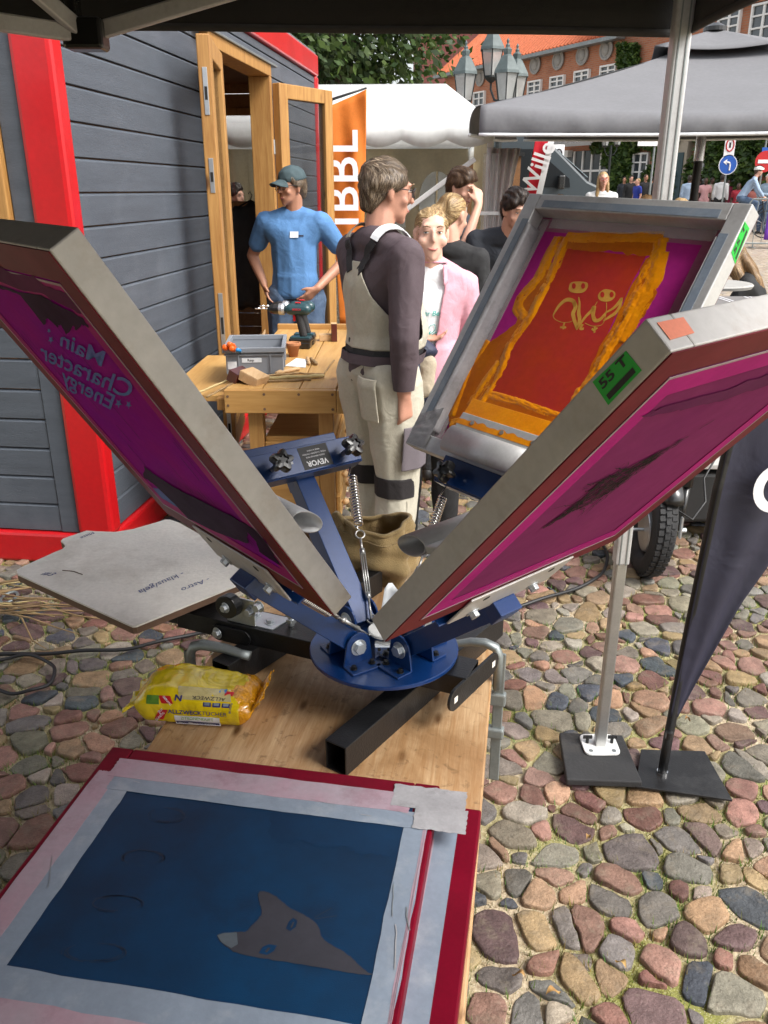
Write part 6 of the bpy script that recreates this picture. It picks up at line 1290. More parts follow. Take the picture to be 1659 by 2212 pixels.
for k in range(7):
    a = k * 2 * math.pi / 7 + .3; cx_, cz_ = .01 - .0, 1.055; L = []
    for t in range(11):
        q = t / 10; r_ = .062 * math.sin(math.pi * q) ** .8 if False else .062 * (1 - abs(2 * q - 1)) ** .7; w_ = .35 * (1 if q < .5 else -1) * math.sin(math.pi * min(q, 1 - q) * 2) ** .8
        L.append((cx_ + r_ * math.cos(a + w_), cz_ + r_ * math.sin(a + w_)))
    out = []
    for x, z in L:
        hh = bv3.ray_cast(Vector((x, .4, z)), Vector((0, -1, 0))); out.append((hh[0] if hh[0] else Vector((x, .1, z))) + Vector((0, .006, 0)))
    m.tube(out, .0014, 4); hh = bv3.ray_cast(Vector((cx_ + .03 * math.cos(a), .4, cz_ + .03 * math.sin(a))), Vector((0, -1, 0)))
    q0 = bv3.ray_cast(Vector((cx_, .4, cz_)), Vector((0, -1, 0)))[0]
    if q0 is not None and hh[0] is not None: m.tube([q0 + Vector((0, .006, 0)), hh[0] + Vector((0, .006, 0))], [.004, .0015], 4)
fl = m.build('flower_print', 'print_teal', P3, world=False); fl['kind'] = 'stuff'
# jacket over her arm
B = Blob(); B.hull(((.03, .15, 1.0), (.06, .05, .05)), ((.12, .12, .95), (.06, .05, .06))); B.hull(((.05, .16, .97), (.06, .05, .06)), ((.06, .17, .82), (.065, .05, .05)))
ja = thing('padded_jacket', 'navy padded jacket with pale lining carried over the girl\'s arm', 'jacket', M=ROOT[P3]); B.finish('shell', 'navy_padded', ja, .009, 3, folds(.014, 16, (.4, .4, 1), 3))
B = Blob(); B.hull(((.005, .185, .95), (.035, .03, .04)), ((.02, .20, .86), (.04, .03, .05))); B.finish('lining', 'beige_cloth', ja, .009, 2, folds(.012, 14, (1, 1, .5), 6))
# ---- woman in black with blond ponytail
J = stand(1.62); pw = at(985, 700, Y=4.75)
person('woman in black with a curly blond ponytail behind the girl', (pw.x - .04, 4.75), 22, J, 'black_cloth', 'denim_black', 'back', 'hair_blond', 'skin_fair', 1.98, (20, -14), .010, .95, 0, female=True, faced=False, tail=[((0, -.085, .03), (.034, .03, .034)), ((-.03, -.115, .0), (.040, .035, .04)), ((-.045, -.12, -.07), (.046, .034, .05)), ((-.04, -.105, -.15), (.038, .03, .05)), ((-.03, -.1, -.2), (.02, .02, .03))])
# ---- young man with a hand at his brow
J = stand(1.79, elr=(.25, .17, 1.24), wrr=(.05, .20, 1.555), head=(0, .05, 1.655)); py = at(1000, 700, Y=5.9)
person('young man in a dark polo shirt raising one hand to his forehead', (py.x - .09, 5.9), 118, J, 'navy_polo', 'denim_black', 'short', 'hair_brown', 'skin_fair', .6, (8, -16), .009, .95, 0, fringe=1, htop=.012, hands={'r': ((-.35, -.25, 1), (0, -.3, .6), (-.5, -1, 0), .45)})
# ---- dark haired young man leaning forward
J = stand(1.76, chest=(0, .11, 1.27), waist=(0, .04, 1.10), neck=(0, .20, 1.415), head=(0, .29, 1.555), shr=(.19, .13, 1.375), shl=(-.19, .13, 1.375), elr=(.22, .20, 1.10), wrr=(.19, .32, .88), ell=(-.23, .20, 1.10), wrl=(-.2, .32, .88)); pl = at(1112, 700, Y=5.6)
person('young man with dark wavy hair and black polo shirt leaning forward', (pl.x - .12, 5.75, -.03), 168, J, 'navy_polo', 'denim', 'short', 'hair_dark', 'skin_fair', .62, (-12, -16), .009, .95, 0, fringe=1, htop=.016, amp=.009)
# ---- blond woman with glasses and other visitors further back
LONG = [[((-.05, -.03, .04), .04), ((-.068, .0, -.05), .03), ((-.075, .01, -.14), .03), ((-.08, .02, -.23), .026)], [((.05, -.03, .04), .04), ((.068, .0, -.05), .03), ((.075, .01, -.14), .03), ((.08, .02, -.23), .026)], [((0, -.06, .02), (.07, .05, .06)), ((0, -.07, -.1), (.07, .035, .06)), ((0, -.07, -.2), (.06, .03, .06))]]
def place(u, Y): q = at(u, 500, Y=Y); return q.x
person('blond woman with glasses and long loose hair looking at the camera', (place(1293, 13.6), 13.6, ground_z(13.6)), 190, stand(1.80), 'white_cl', 'denim', 'back', 'hair_blond', 'skin_fair', .6, (-10, 0), .011, .9, 0, female=True, glasses='print_red', long=LONG)
person('visitor with light brown hair seen from behind beside the canopy leg', (place(1390, 8.2), 8.2), 10, stand(1.60), 'white_cl', 'denim', 'back', 'hair_light', 'skin_fair', .6, (0, 0), .013, .9, 0, female=True, long=LONG, faced=False)
person('visitor with pale brown hair right of the canopy leg, only the crown showing', (place(1462, 7.4), 7.4), -20, stand(1.575), 'lightblue_cl', 'denim', 'back', 'hair_blond', 'skin_fair', .6, (0, 0), .013, .9, 0, female=True, long=LONG, faced=False)
person('visitor with grey blond hair just above the leaning man\'s screen corner', (place(1205, 8.6), 8.6), 20, stand(1.60), 'navy_polo', 'denim', 'back', 'hair_light', 'skin_fair', .6, (0, 0), .013, .9, 0, female=True, long=LONG, faced=False)
person('dark curly haired visitor seen through the end window of the hut', (at(508, 430, Y=9.6).x, 9.6), 120, stand(1.69), 'black_cloth', 'denim', 'short', 'hair_dark', 'skin_fair', .6, (0, 0), .013, .95, 0, htop=.02, amp=.012)
# seated woman with long hair at the right edge
J = stand(1.66, pelvis=(0, 0, .52), waist=(0, .04, .66), chest=(0, .10, .84), neck=(0, .17, 1.0), head=(0, .27, 1.11), shr=(.165, .13, .95), shl=(-.165, .13, .95), elr=(.23, .25, .74), ell=(-.23, .25, .74), wrr=(.15, .46, .72), wrl=(-.15, .46, .72), hipr=(.09, .02, .5), hipl=(-.09, .02, .5), knr=(.11, .42, .5), knl=(-.11, .42, .5), anr=(.11, .42, .1), anl=(-.11, .42, .1), toer=(.12, .55, .035), toel=(-.12, .55, .035))
seat_az = -60
sx_, sy_ = at(1625, 600, Y=6.6).x, 6.6
person('woman with long brown hair bending over at the right edge, black top', (sx_ + .13, sy_, .02), seat_az, J, 'black_cloth', 'denim_black', 'back', 'hair_light', 'skin_fair', 1.98, (-10, -35), .010, .9, 0, female=True, faced=False, long=[[((-.06, .0, .05), .042), ((-.085, .02, -.06), .05), ((-.10, .03, -.18), .052), ((-.09, .05, -.30), .045), ((-.08, .05, -.40), .03)], [((.05, -.03, .04), .042), ((.08, .0, -.06), .045), ((.09, .01, -.16), .04), ((.08, .03, -.26), .03)], [((0, -.06, .02), (.07, .05, .06)), ((-.03, -.075, -.1), (.08, .045, .06)), ((-.05, -.07, -.22), (.075, .04, .06)), ((-.06, -.05, -.32), (.05, .03, .05))]])
st = thing('folding_stool', 'plain dark stool under the long haired woman', 'stool', (sx_ + .13, sy_, 0), -R(seat_az)); SM_ = ROOT[st]; m = MB(SM_); m.box((0, .08, .40), (.4, .4, .04)); m.build('seat', 'black_plastic', st, bevel=.01)
for a in (-.16, .16):
    for b in (-.08, .24): m = MB(SM_); m.cyl((a, b, 0), (a, b, .385), .014); m.build('leg', 'black_steel', st)
# ---- the crowd in front of the ivy facade
CR = [(1352, 34, 1.75, 180, 'black_cloth', 'hair_dark', 'skin_fair', 'short', 'man in a black suit left of the row of wedding guests'), (1367, 32, 1.62, 250, 'royal_cl', 'hair_blond', 'skin_fair', 'back', 'woman in a royal blue dress among the guests'), (1383, 33, 1.78, 170, 'black_cloth', 'hair_brown', 'skin_tan', 'short', 'tall man in a dark jacket right of the woman in blue'), (1396, 35, 1.74, 20, 'tan_cl', 'hair_dark', 'skin_tan', 'short', 'man in a beige shirt with his back turned among the guests'), (1405, 31, 1.72, 10, 'black_cloth', 'hair_dark', 'skin_dark', 'short', 'man in a black coat seen from behind left of the canopy leg'), (1420, 36, 1.76, 190, 'royal_cl', 'hair_dark', 'skin_tan', 'short', 'man in dark blue close to the left side of the canopy leg'),
      (1476, 30, 1.70, 15, 'pale_blue_cl', 'hair_dark', 'skin_dark', 'short', 'man in a pale blue shirt with white straps right of the canopy leg'), (1487, 34, 1.68, 120, 'maroon_cl', 'hair_dark', 'skin_dark', 'short', 'person in a maroon top right of the canopy leg'), (1511, 33, 1.66, 190, 'peach_cl', 'hair_dark', 'skin_dark', 'back', 'woman in a peach dress left of the umbrella pole'), (1545, 31, 1.74, 30, 'white_cl', 'hair_dark', 'skin_dark', 'short', 'man in a white shirt just right of the umbrella pole'),
      (1582, 31, 1.45, 200, 'red_cl', 'hair_dark', 'skin_dark', 'back', 'woman in a red dress under the blue arrow sign'), (1600, 34, 1.48, 170, 'maroon_cl', 'hair_dark', 'skin_dark', 'back', 'woman in a dark red dress right of the woman in red'), (1618, 33, 1.40, 210, 'coral_cl', 'hair_dark', 'skin_dark', 'back', 'woman in coral behind the cyclist'), (1338, 36, 1.74, 200, 'navy_polo', 'hair_dark', 'skin_tan', 'short', 'man in a dark navy jacket leftmost of the wedding guests'), (1358, 37, 1.60, 170, 'coral_cl', 'hair_brown', 'skin_fair', 'back', 'woman in a coral top behind the woman in royal blue'), (1498, 36, 1.74, 10, 'black_cloth', 'hair_dark', 'skin_dark', 'short', 'man in black behind the woman in peach'), (1524, 35, 1.70, 160, 'tan_cl', 'hair_dark', 'skin_dark', 'short', 'man in beige between the peach dress and the umbrella pole'), (1560, 35, 1.62, 200, 'maroon_cl', 'hair_dark', 'skin_dark', 'back', 'woman in maroon right of the man in white'), (1245, 36, 1.66, 150, 'white_cl', 'hair_dark', 'skin_tan', 'short', 'person in white far left beside the van windscreen')]
for u, Y, h, az, tp, hr, sk, kind, lab in CR:
    person(lab, (place(u, Y), Y, ground_z(Y) - .01), az, stand(h), tp, 'black_cloth' if kind == 'short' else tp, kind, hr, sk, 1.95 if 'suit' in lab or 'coat' in lab or 'jacket' in lab or 'shirt' in lab else .6, (0, 0), .022, 1.0, 0, female=kind == 'back', faced=False, group='guests in front of the ivy facade')
person('white haired woman in a pale blue cardigan standing at the right edge', (place(1643, 26), 26, ground_z(26)), 240, stand(1.66, elr=(.22, .08, 1.08), wrr=(.08, .26, 1.12), ell=(-.22, .08, 1.08), wrl=(-.05, .26, 1.12)), 'lightblue_cl', 'denim', 'short', 'hair_white', 'skin_fair', 1.95, (0, -15), .016, 1.0, 0, female=True, faced=False)
# ---- cyclist
BX, BY = place(1606, 24), 24.0; GZ = ground_z(24)
bike = thing('bicycle', 'dark bicycle ridden by the cyclist in a white helmet', 'bicycle', (BX, BY, GZ), -R(105)); BK = ROOT[bike]
for y in (-.52, .52):
    m = MB(BK); m.tube([(0, y + .34 * math.cos(a), .35 + .34 * math.sin(a)) for a in [k * math.pi / 16 for k in range(32)]], .016, 6, True); wl = m.build('wheel', 'rubber', bike, smooth=True)
    m = MB(BK)
    for k in range(14): a = k * math.pi / 7; m.tube([(0, y, .35), (0, y + .33 * math.cos(a), .35 + .33 * math.sin(a))], .002, 4)
    sp_ = m.build('spokes', 'steel', wl); sp_['kind'] = 'stuff'
m = MB(BK)
for a, b in (((0, -.52, .35), (0, -.02, .30)), ((0, -.02, .30), (0, -.18, .82)), ((0, -.02, .30), (0, .40, .78)), ((0, -.14, .70), (0, .38, .86)), ((0, -.52, .35), (0, -.15, .72)), ((0, .52, .35), (0, .37, .95)), ((0, -.18, .8), (0, -.2, .92))): m.tube([a, b], .018, 6)
m.build('frame', 'black_steel', bike); m = MB(BK); m.tube([(-.27, .28, 1.0), (-.15, .38, 1.03), (.15, .38, 1.03), (.27, .28, 1.0)], .013, 6); m.build('handlebar', 'black_steel', bike); m = MB(BK); m.ball((0, -.2, .94), (.08, .13, .03)); m.build('saddle', 'black_plastic', bike, smooth=True)
J = stand(1.70, pelvis=(0, -.2, 1.03), waist=(0, -.12, 1.17), chest=(0, .0, 1.36), neck=(0, .09, 1.52), head=(0, .16, 1.68), shr=(.17, .07, 1.46), shl=(-.17, .07, 1.46), elr=(.25, .2, 1.22), ell=(-.25, .2, 1.22), wrr=(.25, .33, 1.06), wrl=(-.25, .33, 1.06), hipr=(.09, -.18, 1.0), hipl=(-.09, -.18, 1.0), knr=(.1, .22, .88), knl=(-.1, .16, .66), anr=(.1, .12, .46), anl=(-.1, -.06, .22), toer=(.11, .26, .42), toel=(-.11, .08, .18))
cy, ct, CH, co_ = person('cyclist in a white helmet and pale blue vest riding at the right', (BX, BY, GZ), 105, J, 'pale_blue_cl', 'denim', 'short', 'hair_brown', 'skin_fair', 1.95, (0, -8), .016, .95, 0, faced=False)
B = Blob(); B.hull((co_ + CH @ Vector((0, -.01, .06)), (.095, .125, .085), CH)); hl = B.finish('helmet', 'white_plastic', cy, .012, 2, cuts=[(tuple(co_ + Vector((0, 0, .05))), (0, 0, -1))], solid=.012)
for k in (-.05, 0, .05): m = MB(); m.tube([co_ + Vector((k, -.01 + .122 * math.cos(a), .06 + .09 * math.sin(a))) for a in [.5 + q * .25 for q in range(9)]], .010, 5); m.build('vent', 'black_plastic', hl, world=False)
# ================================================================== TOWN BEHIND: brick facade, roofs, ivy
F0 = Vector((4.55, 53.6, 0)); fe = Vector((.454, -.891, 0)).normalized(); fi = Vector((-fe.y, fe.x, 0)); FM = frameM(F0, fe, fi, Vector((0, 0, 1)))
def brick_mat(name, c1, c2, mortar, sc):
    m = bpy.data.materials.new(name); m.use_nodes = True; MATS[name] = m; n = m.node_tree.nodes; l = m.node_tree.links; b = n['Principled BSDF']; b.inputs['Roughness'].default_value = .85
    tc = n.new('ShaderNodeTexCoord'); sx = n.new('ShaderNodeSeparateXYZ'); cx_ = n.new('ShaderNodeCombineXYZ'); l.new(tc.outputs['Object'], sx.inputs[0]); ad = n.new('ShaderNodeMath'); l.new(sx.outputs[0], ad.inputs[0]); l.new(sx.outputs[1], ad.inputs[1]); l.new(ad.outputs[0], cx_.inputs[0]); l.new(sx.outputs[2], cx_.inputs[1])
    t = n.new('ShaderNodeTexBrick'); t.inputs['Scale'].default_value = sc; t.inputs['Color1'].default_value = (*c1, 1); t.inputs['Color2'].default_value = (*c2, 1); t.inputs['Mortar'].default_value = (*mortar, 1); t.inputs['Mortar Size'].default_value = .012; t.inputs['Brick Width'].default_value = .28; t.inputs['Row Height'].default_value = .085; l.new(cx_.outputs[0], t.inputs['Vector'])
    nz = n.new('ShaderNodeTexNoise'); nz.inputs['Scale'].default_value = .8; nz.inputs['Detail'].default_value = 8; l.new(tc.outputs['Object'], nz.inputs['Vector']); mr = n.new('ShaderNodeMapRange'); mr.inputs['To Min'].default_value = .7; mr.inputs['To Max'].default_value = 1.25; l.new(nz.outputs[0], mr.inputs[0])
    mx = n.new('ShaderNodeMix'); mx.data_type = 'RGBA'; mx.blend_type = 'MULTIPLY'; mx.inputs[0].default_value = 1; l.new(t.outputs[0], mx.inputs[6]); l.new(mr.outputs[0], mx.inputs[7]); l.new(mx.outputs[2], b.inputs['Base Color'])
brick_mat('brick', (.36, .115, .055), (.46, .17, .085), (.34, .22, .15), 1.0); brick_mat('brick_dark', (.15, .035, .03), (.2, .05, .04), (.14, .07, .06), 1.0)
def fac(u, v):
    i = FM.inverted(); a = i @ Vector((0, 0, CAM_H)); d = (i @ at(u, v, Y=10)) - a; return a + d * (-a.y / d.y)
bld = thing('brick_building', 'long red brick building with white windows, round medallions and orange tiled roof', 'building', M=FM); EZ = 8.15
m = MB(FM); m.box((19, 5, EZ / 2), (42, 9.98, EZ)); m.build('wall', 'brick', bld)
rf_ = MB(FM); rf_.add([(-2.4, -.5, EZ - .15), (13.5, -.5, EZ - .15), (13.5, 5, EZ + 4.6), (-.6, 5, EZ + 4.6), (-2.4, 10.5, EZ - .15), (13.5, 10.5, EZ - .15)], [(0, 1, 2, 3), (5, 4, 3, 2), (0, 3, 4), (0, 4, 5, 1), (1, 5, 2)]); roof = rf_.build('roof', 'roof_tile', bld)
m = MB(FM)
for k in range(56):        # rows of pantiles read as vertical ridges
    x = -2.2 + k * .28; m.tube([(x, -.5, EZ - .11), (max(x, -.55), 5, EZ + 4.64)], .06, 5)
t_ = m.build('pantile_ridges', 'roof_tile', roof); t_['kind'] = 'stuff'
m = MB(FM); m.box((5.5, -.3, EZ - .22), (16, .5, .16)); m.build('gutter', 'galv', bld)
m = MB(FM); m.box((27, 4.9, EZ + 2.2), (26.5, 10.1, 4.5)); m.build('upper_storey', 'brick', bld)
def fwin(u0, u1, v0, v1, rows=2, cols=2, par=bld, sill=True):
    a = fac(u0, (v0 + v1) / 2); b = fac(u1, (v0 + v1) / 2); zt = fac((u0 + u1) / 2, v0).z; zb = fac((u0 + u1) / 2, v1).z; x0, x1 = min(a.x, b.x), max(a.x, b.x); w_, h_ = x1 - x0, zt - zb; f = .075
    m = MB(FM)
    for c, d in (((x0 + f / 2, (zb + zt) / 2), (f, h_)), ((x1 - f / 2, (zb + zt) / 2), (f, h_)), (((x0 + x1) / 2, zb + f / 2), (w_ - 2 * f, f)), (((x0 + x1) / 2, zt - f / 2), (w_ - 2 * f, f))): m.box((c[0], -.06, c[1]), (d[0], .16, d[1]))
    fr = m.build('window', 'white_paint', par)
    m = MB(FM); m.box(((x0 + x1) / 2, -.03, (zb + zt) / 2), (w_ - f, .04, h_ - f)); m.build('pane', 'far_glass', fr)
    for i in range(1, cols): m = MB(FM); m.box((x0 + w_ * i / cols, -.075, (zb + zt) / 2), (.10 if i * 2 == cols else .05, .06, h_ - 2 * f)); m.build('glazing_bar', 'white_paint', fr)
    for j in range(1, rows): m = MB(FM); m.box(((x0 + x1) / 2, -.085, zb + h_ * j / rows), (w_ - 2 * f, .05, .06)); m.build('glazing_bar', 'white_paint', fr)
    if sill: m = MB(FM); m.box(((x0 + x1) / 2, -.12, zb - .05), (w_ + .2, .28, .09)); m.build('sill', 'stone_grey', fr)
    return x0, x1, zb, zt
WINS = [fwin(*r) for r in ((1025, 1049, 198, 242, 3, 2), (1143, 1171, 174, 209, 3, 2), (1191, 1221, 164, 198, 3, 2), (1243, 1275, 152, 188, 3, 2), (1299, 1333, 140, 178, 3, 2), (1090, 1112, 186, 226, 3, 2))]
WINS += [fwin(*r) for r in ((1553, 1600, 20, 96, 4, 2), (1623, 1676, 6, 112, 4, 2), (1369, 1402, 330, 392, 3, 2), (1588, 1612, 338, 392, 3, 2), (1430, 1450, 335, 390, 3, 2), (1512, 1532, 335, 390, 3, 2))]
for u, v in ((1039, 168), (1099, 153), (1158, 140), (1208, 130), (1260, 119), (1312, 107)):
    c = fac(u, v); m = MB(FM); m.lathe([(.42, 0), (.44, .08), (.36, .10), (.32, .05)], Matrix.Translation((c.x, -.02, c.z)) @ Matrix.Rotation(math.pi / 2, 4, 'X'), 24); md_ = m.build('medallion', 'stone_grey', bld)
    m = MB(FM); m.ball((c.x, -.08, c.z), (.2, .08, .25)); m.build('carved_head', 'stone_grey', md_, smooth=True)
# entrance with sloping glass awning
a = fac(1225, 348); b = fac(1322, 348); m = MB(FM)
ent = MB(FM); x0, x1 = a.x, b.x; ent.box(((x0 + x1) / 2, -.02, 1.9), (x1 - x0, .08, 3.0)); e_ = ent.build('entrance', 'far_glass', bld)
for k in range(6): m = MB(FM); m.box((x0 + (x1 - x0) * k / 5, -.09, 1.9), (.09, .08, 3.0)); m.build('door_post', 'white_paint', e_)
m = MB(FM); m.box(((x0 + x1) / 2, -.09, 2.5), (x1 - x0, .08, .09)); m.build('transom', 'white_paint', e_)
m = MB(FM); m.grid(lambda u, v: Vector((x0 - .3 + (x1 - x0 + .6) * u, -.1 - 1.5 * v, 4.35 - .75 * v)), 2, 2); aw = m.build('awning_glass', 'lamp_glass', bld, solid=.03)
for k in range(9):
    x = x0 - .3 + (x1 - x0 + .6) * k / 8; m = MB(FM); m.bar((x, -.1, 4.38), (x, -1.6, 3.63), .05, .05); m.build('awning_bar', 'stone_grey', aw)
m = MB(FM); m.bar((x0 - .3, -1.6, 3.6), (x1 + .3, -1.6, 3.6), .08, .14); m.build('awning_edge', 'stone_grey', aw); m = MB(FM); m.box((x0 + .3, -.2, 3.3), (.3, .3, .3)); m.build('entrance_lamp', 'white_plastic', e_)
a = fac(1466, 350); b = fac(1493, 350); m = MB(FM); m.box(((a.x + b.x) / 2, -.05, 2.4), (b.x - a.x, .5, 4.4)); pt = m.build('stone_portal', 'tan_cl', bld); m = MB(FM); m.box(((a.x + b.x) / 2, -.32, 1.7), ((b.x - a.x) * .6, .05, 2.8)); m.build('door', 'drill_teal', pt)
# darker brick house further left
dk = thing('dark_brick_house', 'dark red brick house behind the tree at the left end of the street', 'building', (4.2, 63, 0)); m = MB(); m.box((5.4, 66, 6), (6.4, 8, 12)); m.build('wall', 'brick_dark', dk)
m = MB(); c = at(1021, 117, Y=61.9); m.box((c.x, 61.95, c.z), (.95, .2, 1.0)); w_ = m.build('window', 'white_paint', dk)
for dx in (-.2, .2): m = MB(); m.box((c.x + dx, 61.83, c.z), (.3, .05, .8)); m.build('pane', 'far_glass', w_)
m = MB(); m.prism([(1.9, 11.9), (8.9, 11.9), (5.4, 16)], 8.6, Matrix(((1, 0, 0, 0), (0, 0, 1, 61.7), (0, 1, 0, 0), (0, 0, 0, 1)))); m.build('roof', 'roof_tile', dk)
# leaves
def leaf_cloud(pts, size, cols, seed=1, flat_n=None):
    r = random.Random(seed); m = MB(); m.col = []
    for p in pts:
        s = size * r.uniform(.6, 1.3); d = Vector((r.gauss(0, 1), r.gauss(0, 1), r.gauss(0, .7))).normalized()
        if flat_n is not None: d = (d * .7 + Vector(flat_n)).normalized()
        x, d2, z = basis(d, (r.random(), r.random(), r.random() + .1)); c = cols[r.randrange(len(cols))]; k = r.uniform(.7, 1.25)
        m.add([p - x * s * .5, p - z * s * .28 + x * .0, p + x * s * .5, p + z * s * .28], [(0, 1, 2, 3)]); m.col += [(c[0] * k, c[1] * k, c[2] * k, 1)] * 4
    return m
GREENS = [(.035, .075, .015), (.05, .10, .018), (.03, .06, .014), (.075, .13, .02), (.06, .095, .02)]
def tree(label, base, h, c, rad, n, size, seed, cols=GREENS):
    t = thing('broadleaf_tree', label, 'tree', base); r = random.Random(seed); b0 = Vector(base); cc = Vector(c); m = MB()
    m.tube([b0, b0.lerp(cc, .35) + Vector((.1, 0, 0)), b0.lerp(cc, .7), cc], [.28, .22, .16, .06], 10)
    for k in range(9):
        a = r.uniform(0, 6.28); p = b0.lerp(cc, r.uniform(.4, .8)); q = cc + Vector((math.cos(a) * rad[0] * .7, math.sin(a) * rad[1] * .7, r.uniform(-.5, .7) * rad[2])); m.tube([p, p.lerp(q, .5) + Vector((0, 0, .2)), q], [.09, .06, .02], 6)
    m.build('trunk', 'bark', t, smooth=True); pts = []; clumps = []
    for k in range(70):
        d = Vector((r.gauss(0, 1), r.gauss(0, 1), r.gauss(0, 1))).normalized(); q = r.uniform(.35, 1) ** .5; clumps.append((cc + Vector((d.x * rad[0], d.y * rad[1], d.z * rad[2])) * q, r.uniform(.35, .8)))
    for k in range(n):
        p, s = clumps[r.randrange(len(clumps))]; pts.append(p + Vector((r.gauss(0, s), r.gauss(0, s), r.gauss(0, s * .7))))
    leaf_cloud(pts, size, cols, seed).build('crown', 'leaf', t)
tree('dense green broadleaf tree rising behind the white marquee', (-1.3, 23, 0), 8, (-1.3, 23, 5.9), (2.5, 2.6, 2.5), 14000, .22, 3)
ivy = thing('ivy', 'lush green ivy climbing over the brick facade behind the crowd', 'ivy', M=FM @ Matrix.Translation((18, -.2, 0))); r = random.Random(12); pts = []
zones = [(1287, 1470, 284, 330), (1310, 1370, 300, 420), (1330, 1480, 284, 318), (1400, 1470, 320, 425), (1488, 1600, 284, 425), (1600, 1720, 284, 425), (1340, 1400, 386, 430), (1345, 1385, 96, 150), (1555, 1720, 300, 400)]
while len(pts) < 15000:
    z = zones[r.randrange(len(zones))]; u, v = r.uniform(z[0], z[1]), r.uniform(z[2], z[3]); q = fac(u, v)
    if any(w_[0] + .1 < q.x < w_[1] - .1 and w_[2] < q.z < w_[3] for w_ in WINS): continue
    if mnoise.noise(Vector((q.x * .8, q.z * .9, 5))) + .35 * mnoise.noise(Vector((q.x * 2.4, q.z * 2.6, 2))) < -.28: continue
    if r.random() < .35: u0 = r.uniform(-.3, .3)
    bulge = .25 + .35 * max(0, mnoise.noise(Vector((q.x * 1.2, q.z * 1.2, 8)))); pts.append(FM @ Vector((q.x, -.08 - bulge * r.random(), q.z)))
leaf_cloud(pts, .30, [(.06, .12, .018), (.085, .16, .02), (.04, .085, .015), (.12, .19, .03), (.05, .1, .02)], 5, -fi * .6 + Vector((0, 0, .5))).build('leaves', 'leaf', ivy)
m = MB()
for k in range(14): x = 13 + k * 1.35; m.tube([FM @ Vector((x, -.06, .2)), FM @ Vector((x + r.gauss(0, .3), -.1, 2)), FM @ Vector((x + r.gauss(0, .6), -.08, 4))], [.04, .03, .01], 5)
m.build('stems', 'bark', ivy).__setitem__('kind', 'stuff')
palm = thing('potted_palm', 'spiky green palm standing beside the entrance awning', 'palm', (fac(1345, 400).x, 0, 0)); pc = FM @ Vector((fac(1345, 400).x, -1.2, 0)); palm.matrix_basis = Matrix.Translation((pc.x, pc.y, ground_z(pc.y))); ROOT[palm] = palm.matrix_basis.copy()
m = MB(); m.tube([pc + Vector((0, 0, .4)), pc + Vector((0, 0, 1.2))], .09, 8); m.build('stem', 'bark', palm); m = MB(); m.col = []
for k in range(26):
    a = k * 2.4; el = r.uniform(.2, 1.2); d = Vector((math.cos(a) * math.cos(el), math.sin(a) * math.cos(el), math.sin(el))); s_ = Vector((-d.y, d.x, 0)).normalized(); p0 = pc + Vector((0, 0, 1.2)); L = r.uniform(.8, 1.2); n0 = len(m.v)
    m.add([p0 - s_ * .02, p0 + s_ * .02, p0 + d * L * .6 + s_ * .06, p0 + d * L - Vector((0, 0, .2)), p0 + d * L * .6 - s_ * .06], [(0, 1, 2, 3, 4)]); m.col += [(.07, .12, .03, 1)] * 5
m.build('fronds', 'leaf', palm)
# ================================================================== GREY MARKET UMBRELLA
UC = Vector((3.52, 10.05, 0)); um = thing('market_umbrella', 'large grey square market umbrella with white piping', 'umbrella', UC); UH = 2.16; UR = R(14)
def urot(a, b): return a * math.cos(UR) + b * math.sin(UR), -a * math.sin(UR) + b * math.cos(UR)
cor = [Vector((UC.x + urot(a, b)[0] * UH, UC.y + urot(a, b)[1] * UH, 2.38 + (.17 if b > 0 else 0))) for a, b in ((-1, -1), (1, -1), (1, 1), (-1, 1))]; ap = Vector((UC.x, UC.y, 3.16))
for i in range(4):
    a, b = cor[i], cor[(i + 1) % 4]; out_ = ((a + b) / 2 - Vector((UC.x, UC.y, 2.38))).normalized()
    def fu(u, v, a=a, b=b): p = a.lerp(b, u).lerp(ap, v); p.z -= (.10 * math.sin(math.pi * u) * (1 - v) ** 1.2) + .05 * math.sin(math.pi * v); return p
    def fv(u, v, fu=fu, out_=out_):
        e = v * math.pi * .46; p = fu(u, 0); s_ = math.sin(math.pi * u); fold = mnoise.noise(Vector((u * 26, i * 3.1, v * 1.5))) * .022 * v; p.z -= (.27 - .08 * s_) * (1 - math.cos(e)) * 1.08; return p + out_ * (.16 * math.sin(e) - .06 * v * v + fold)
    m = MB(); m.grid(lambda u, w: fu(u, (w - .3) / .7) if w > .3 else fv(u, 1 - w / .3), 65, 31); pn = m.build('canopy_panel', 'umbrella', um, smooth=True, solid=.004)
    m = MB(); m.tube([fv(k / 48, 1.0) for k in range(49)], .016, 6); m.build('piping', 'tee_white', um, smooth=True)
    def fc(u, v, i=i): q = [Vector((UC.x + urot(a_, b_)[0] * .62, UC.y + urot(a_, b_)[1] * .62, 3.02)) for a_, b_ in ((-1, -1), (1, -1), (1, 1), (-1, 1))]; p = q[i].lerp(q[(i + 1) % 4], u).lerp(Vector((UC.x, UC.y, 3.24)), v); p.z -= .05 * math.sin(math.pi * u) * (1 - v); return p
    m = MB(); m.grid(fc, 13, 6); m.build('wind_cap', 'umbrella', um, smooth=True, solid=.006)
    m = MB(); m.bar(cor[i] - Vector((0, 0, .05)), ap - Vector((0, 0, .08)), .03, .05); m.build('rib', 'black_steel', um)
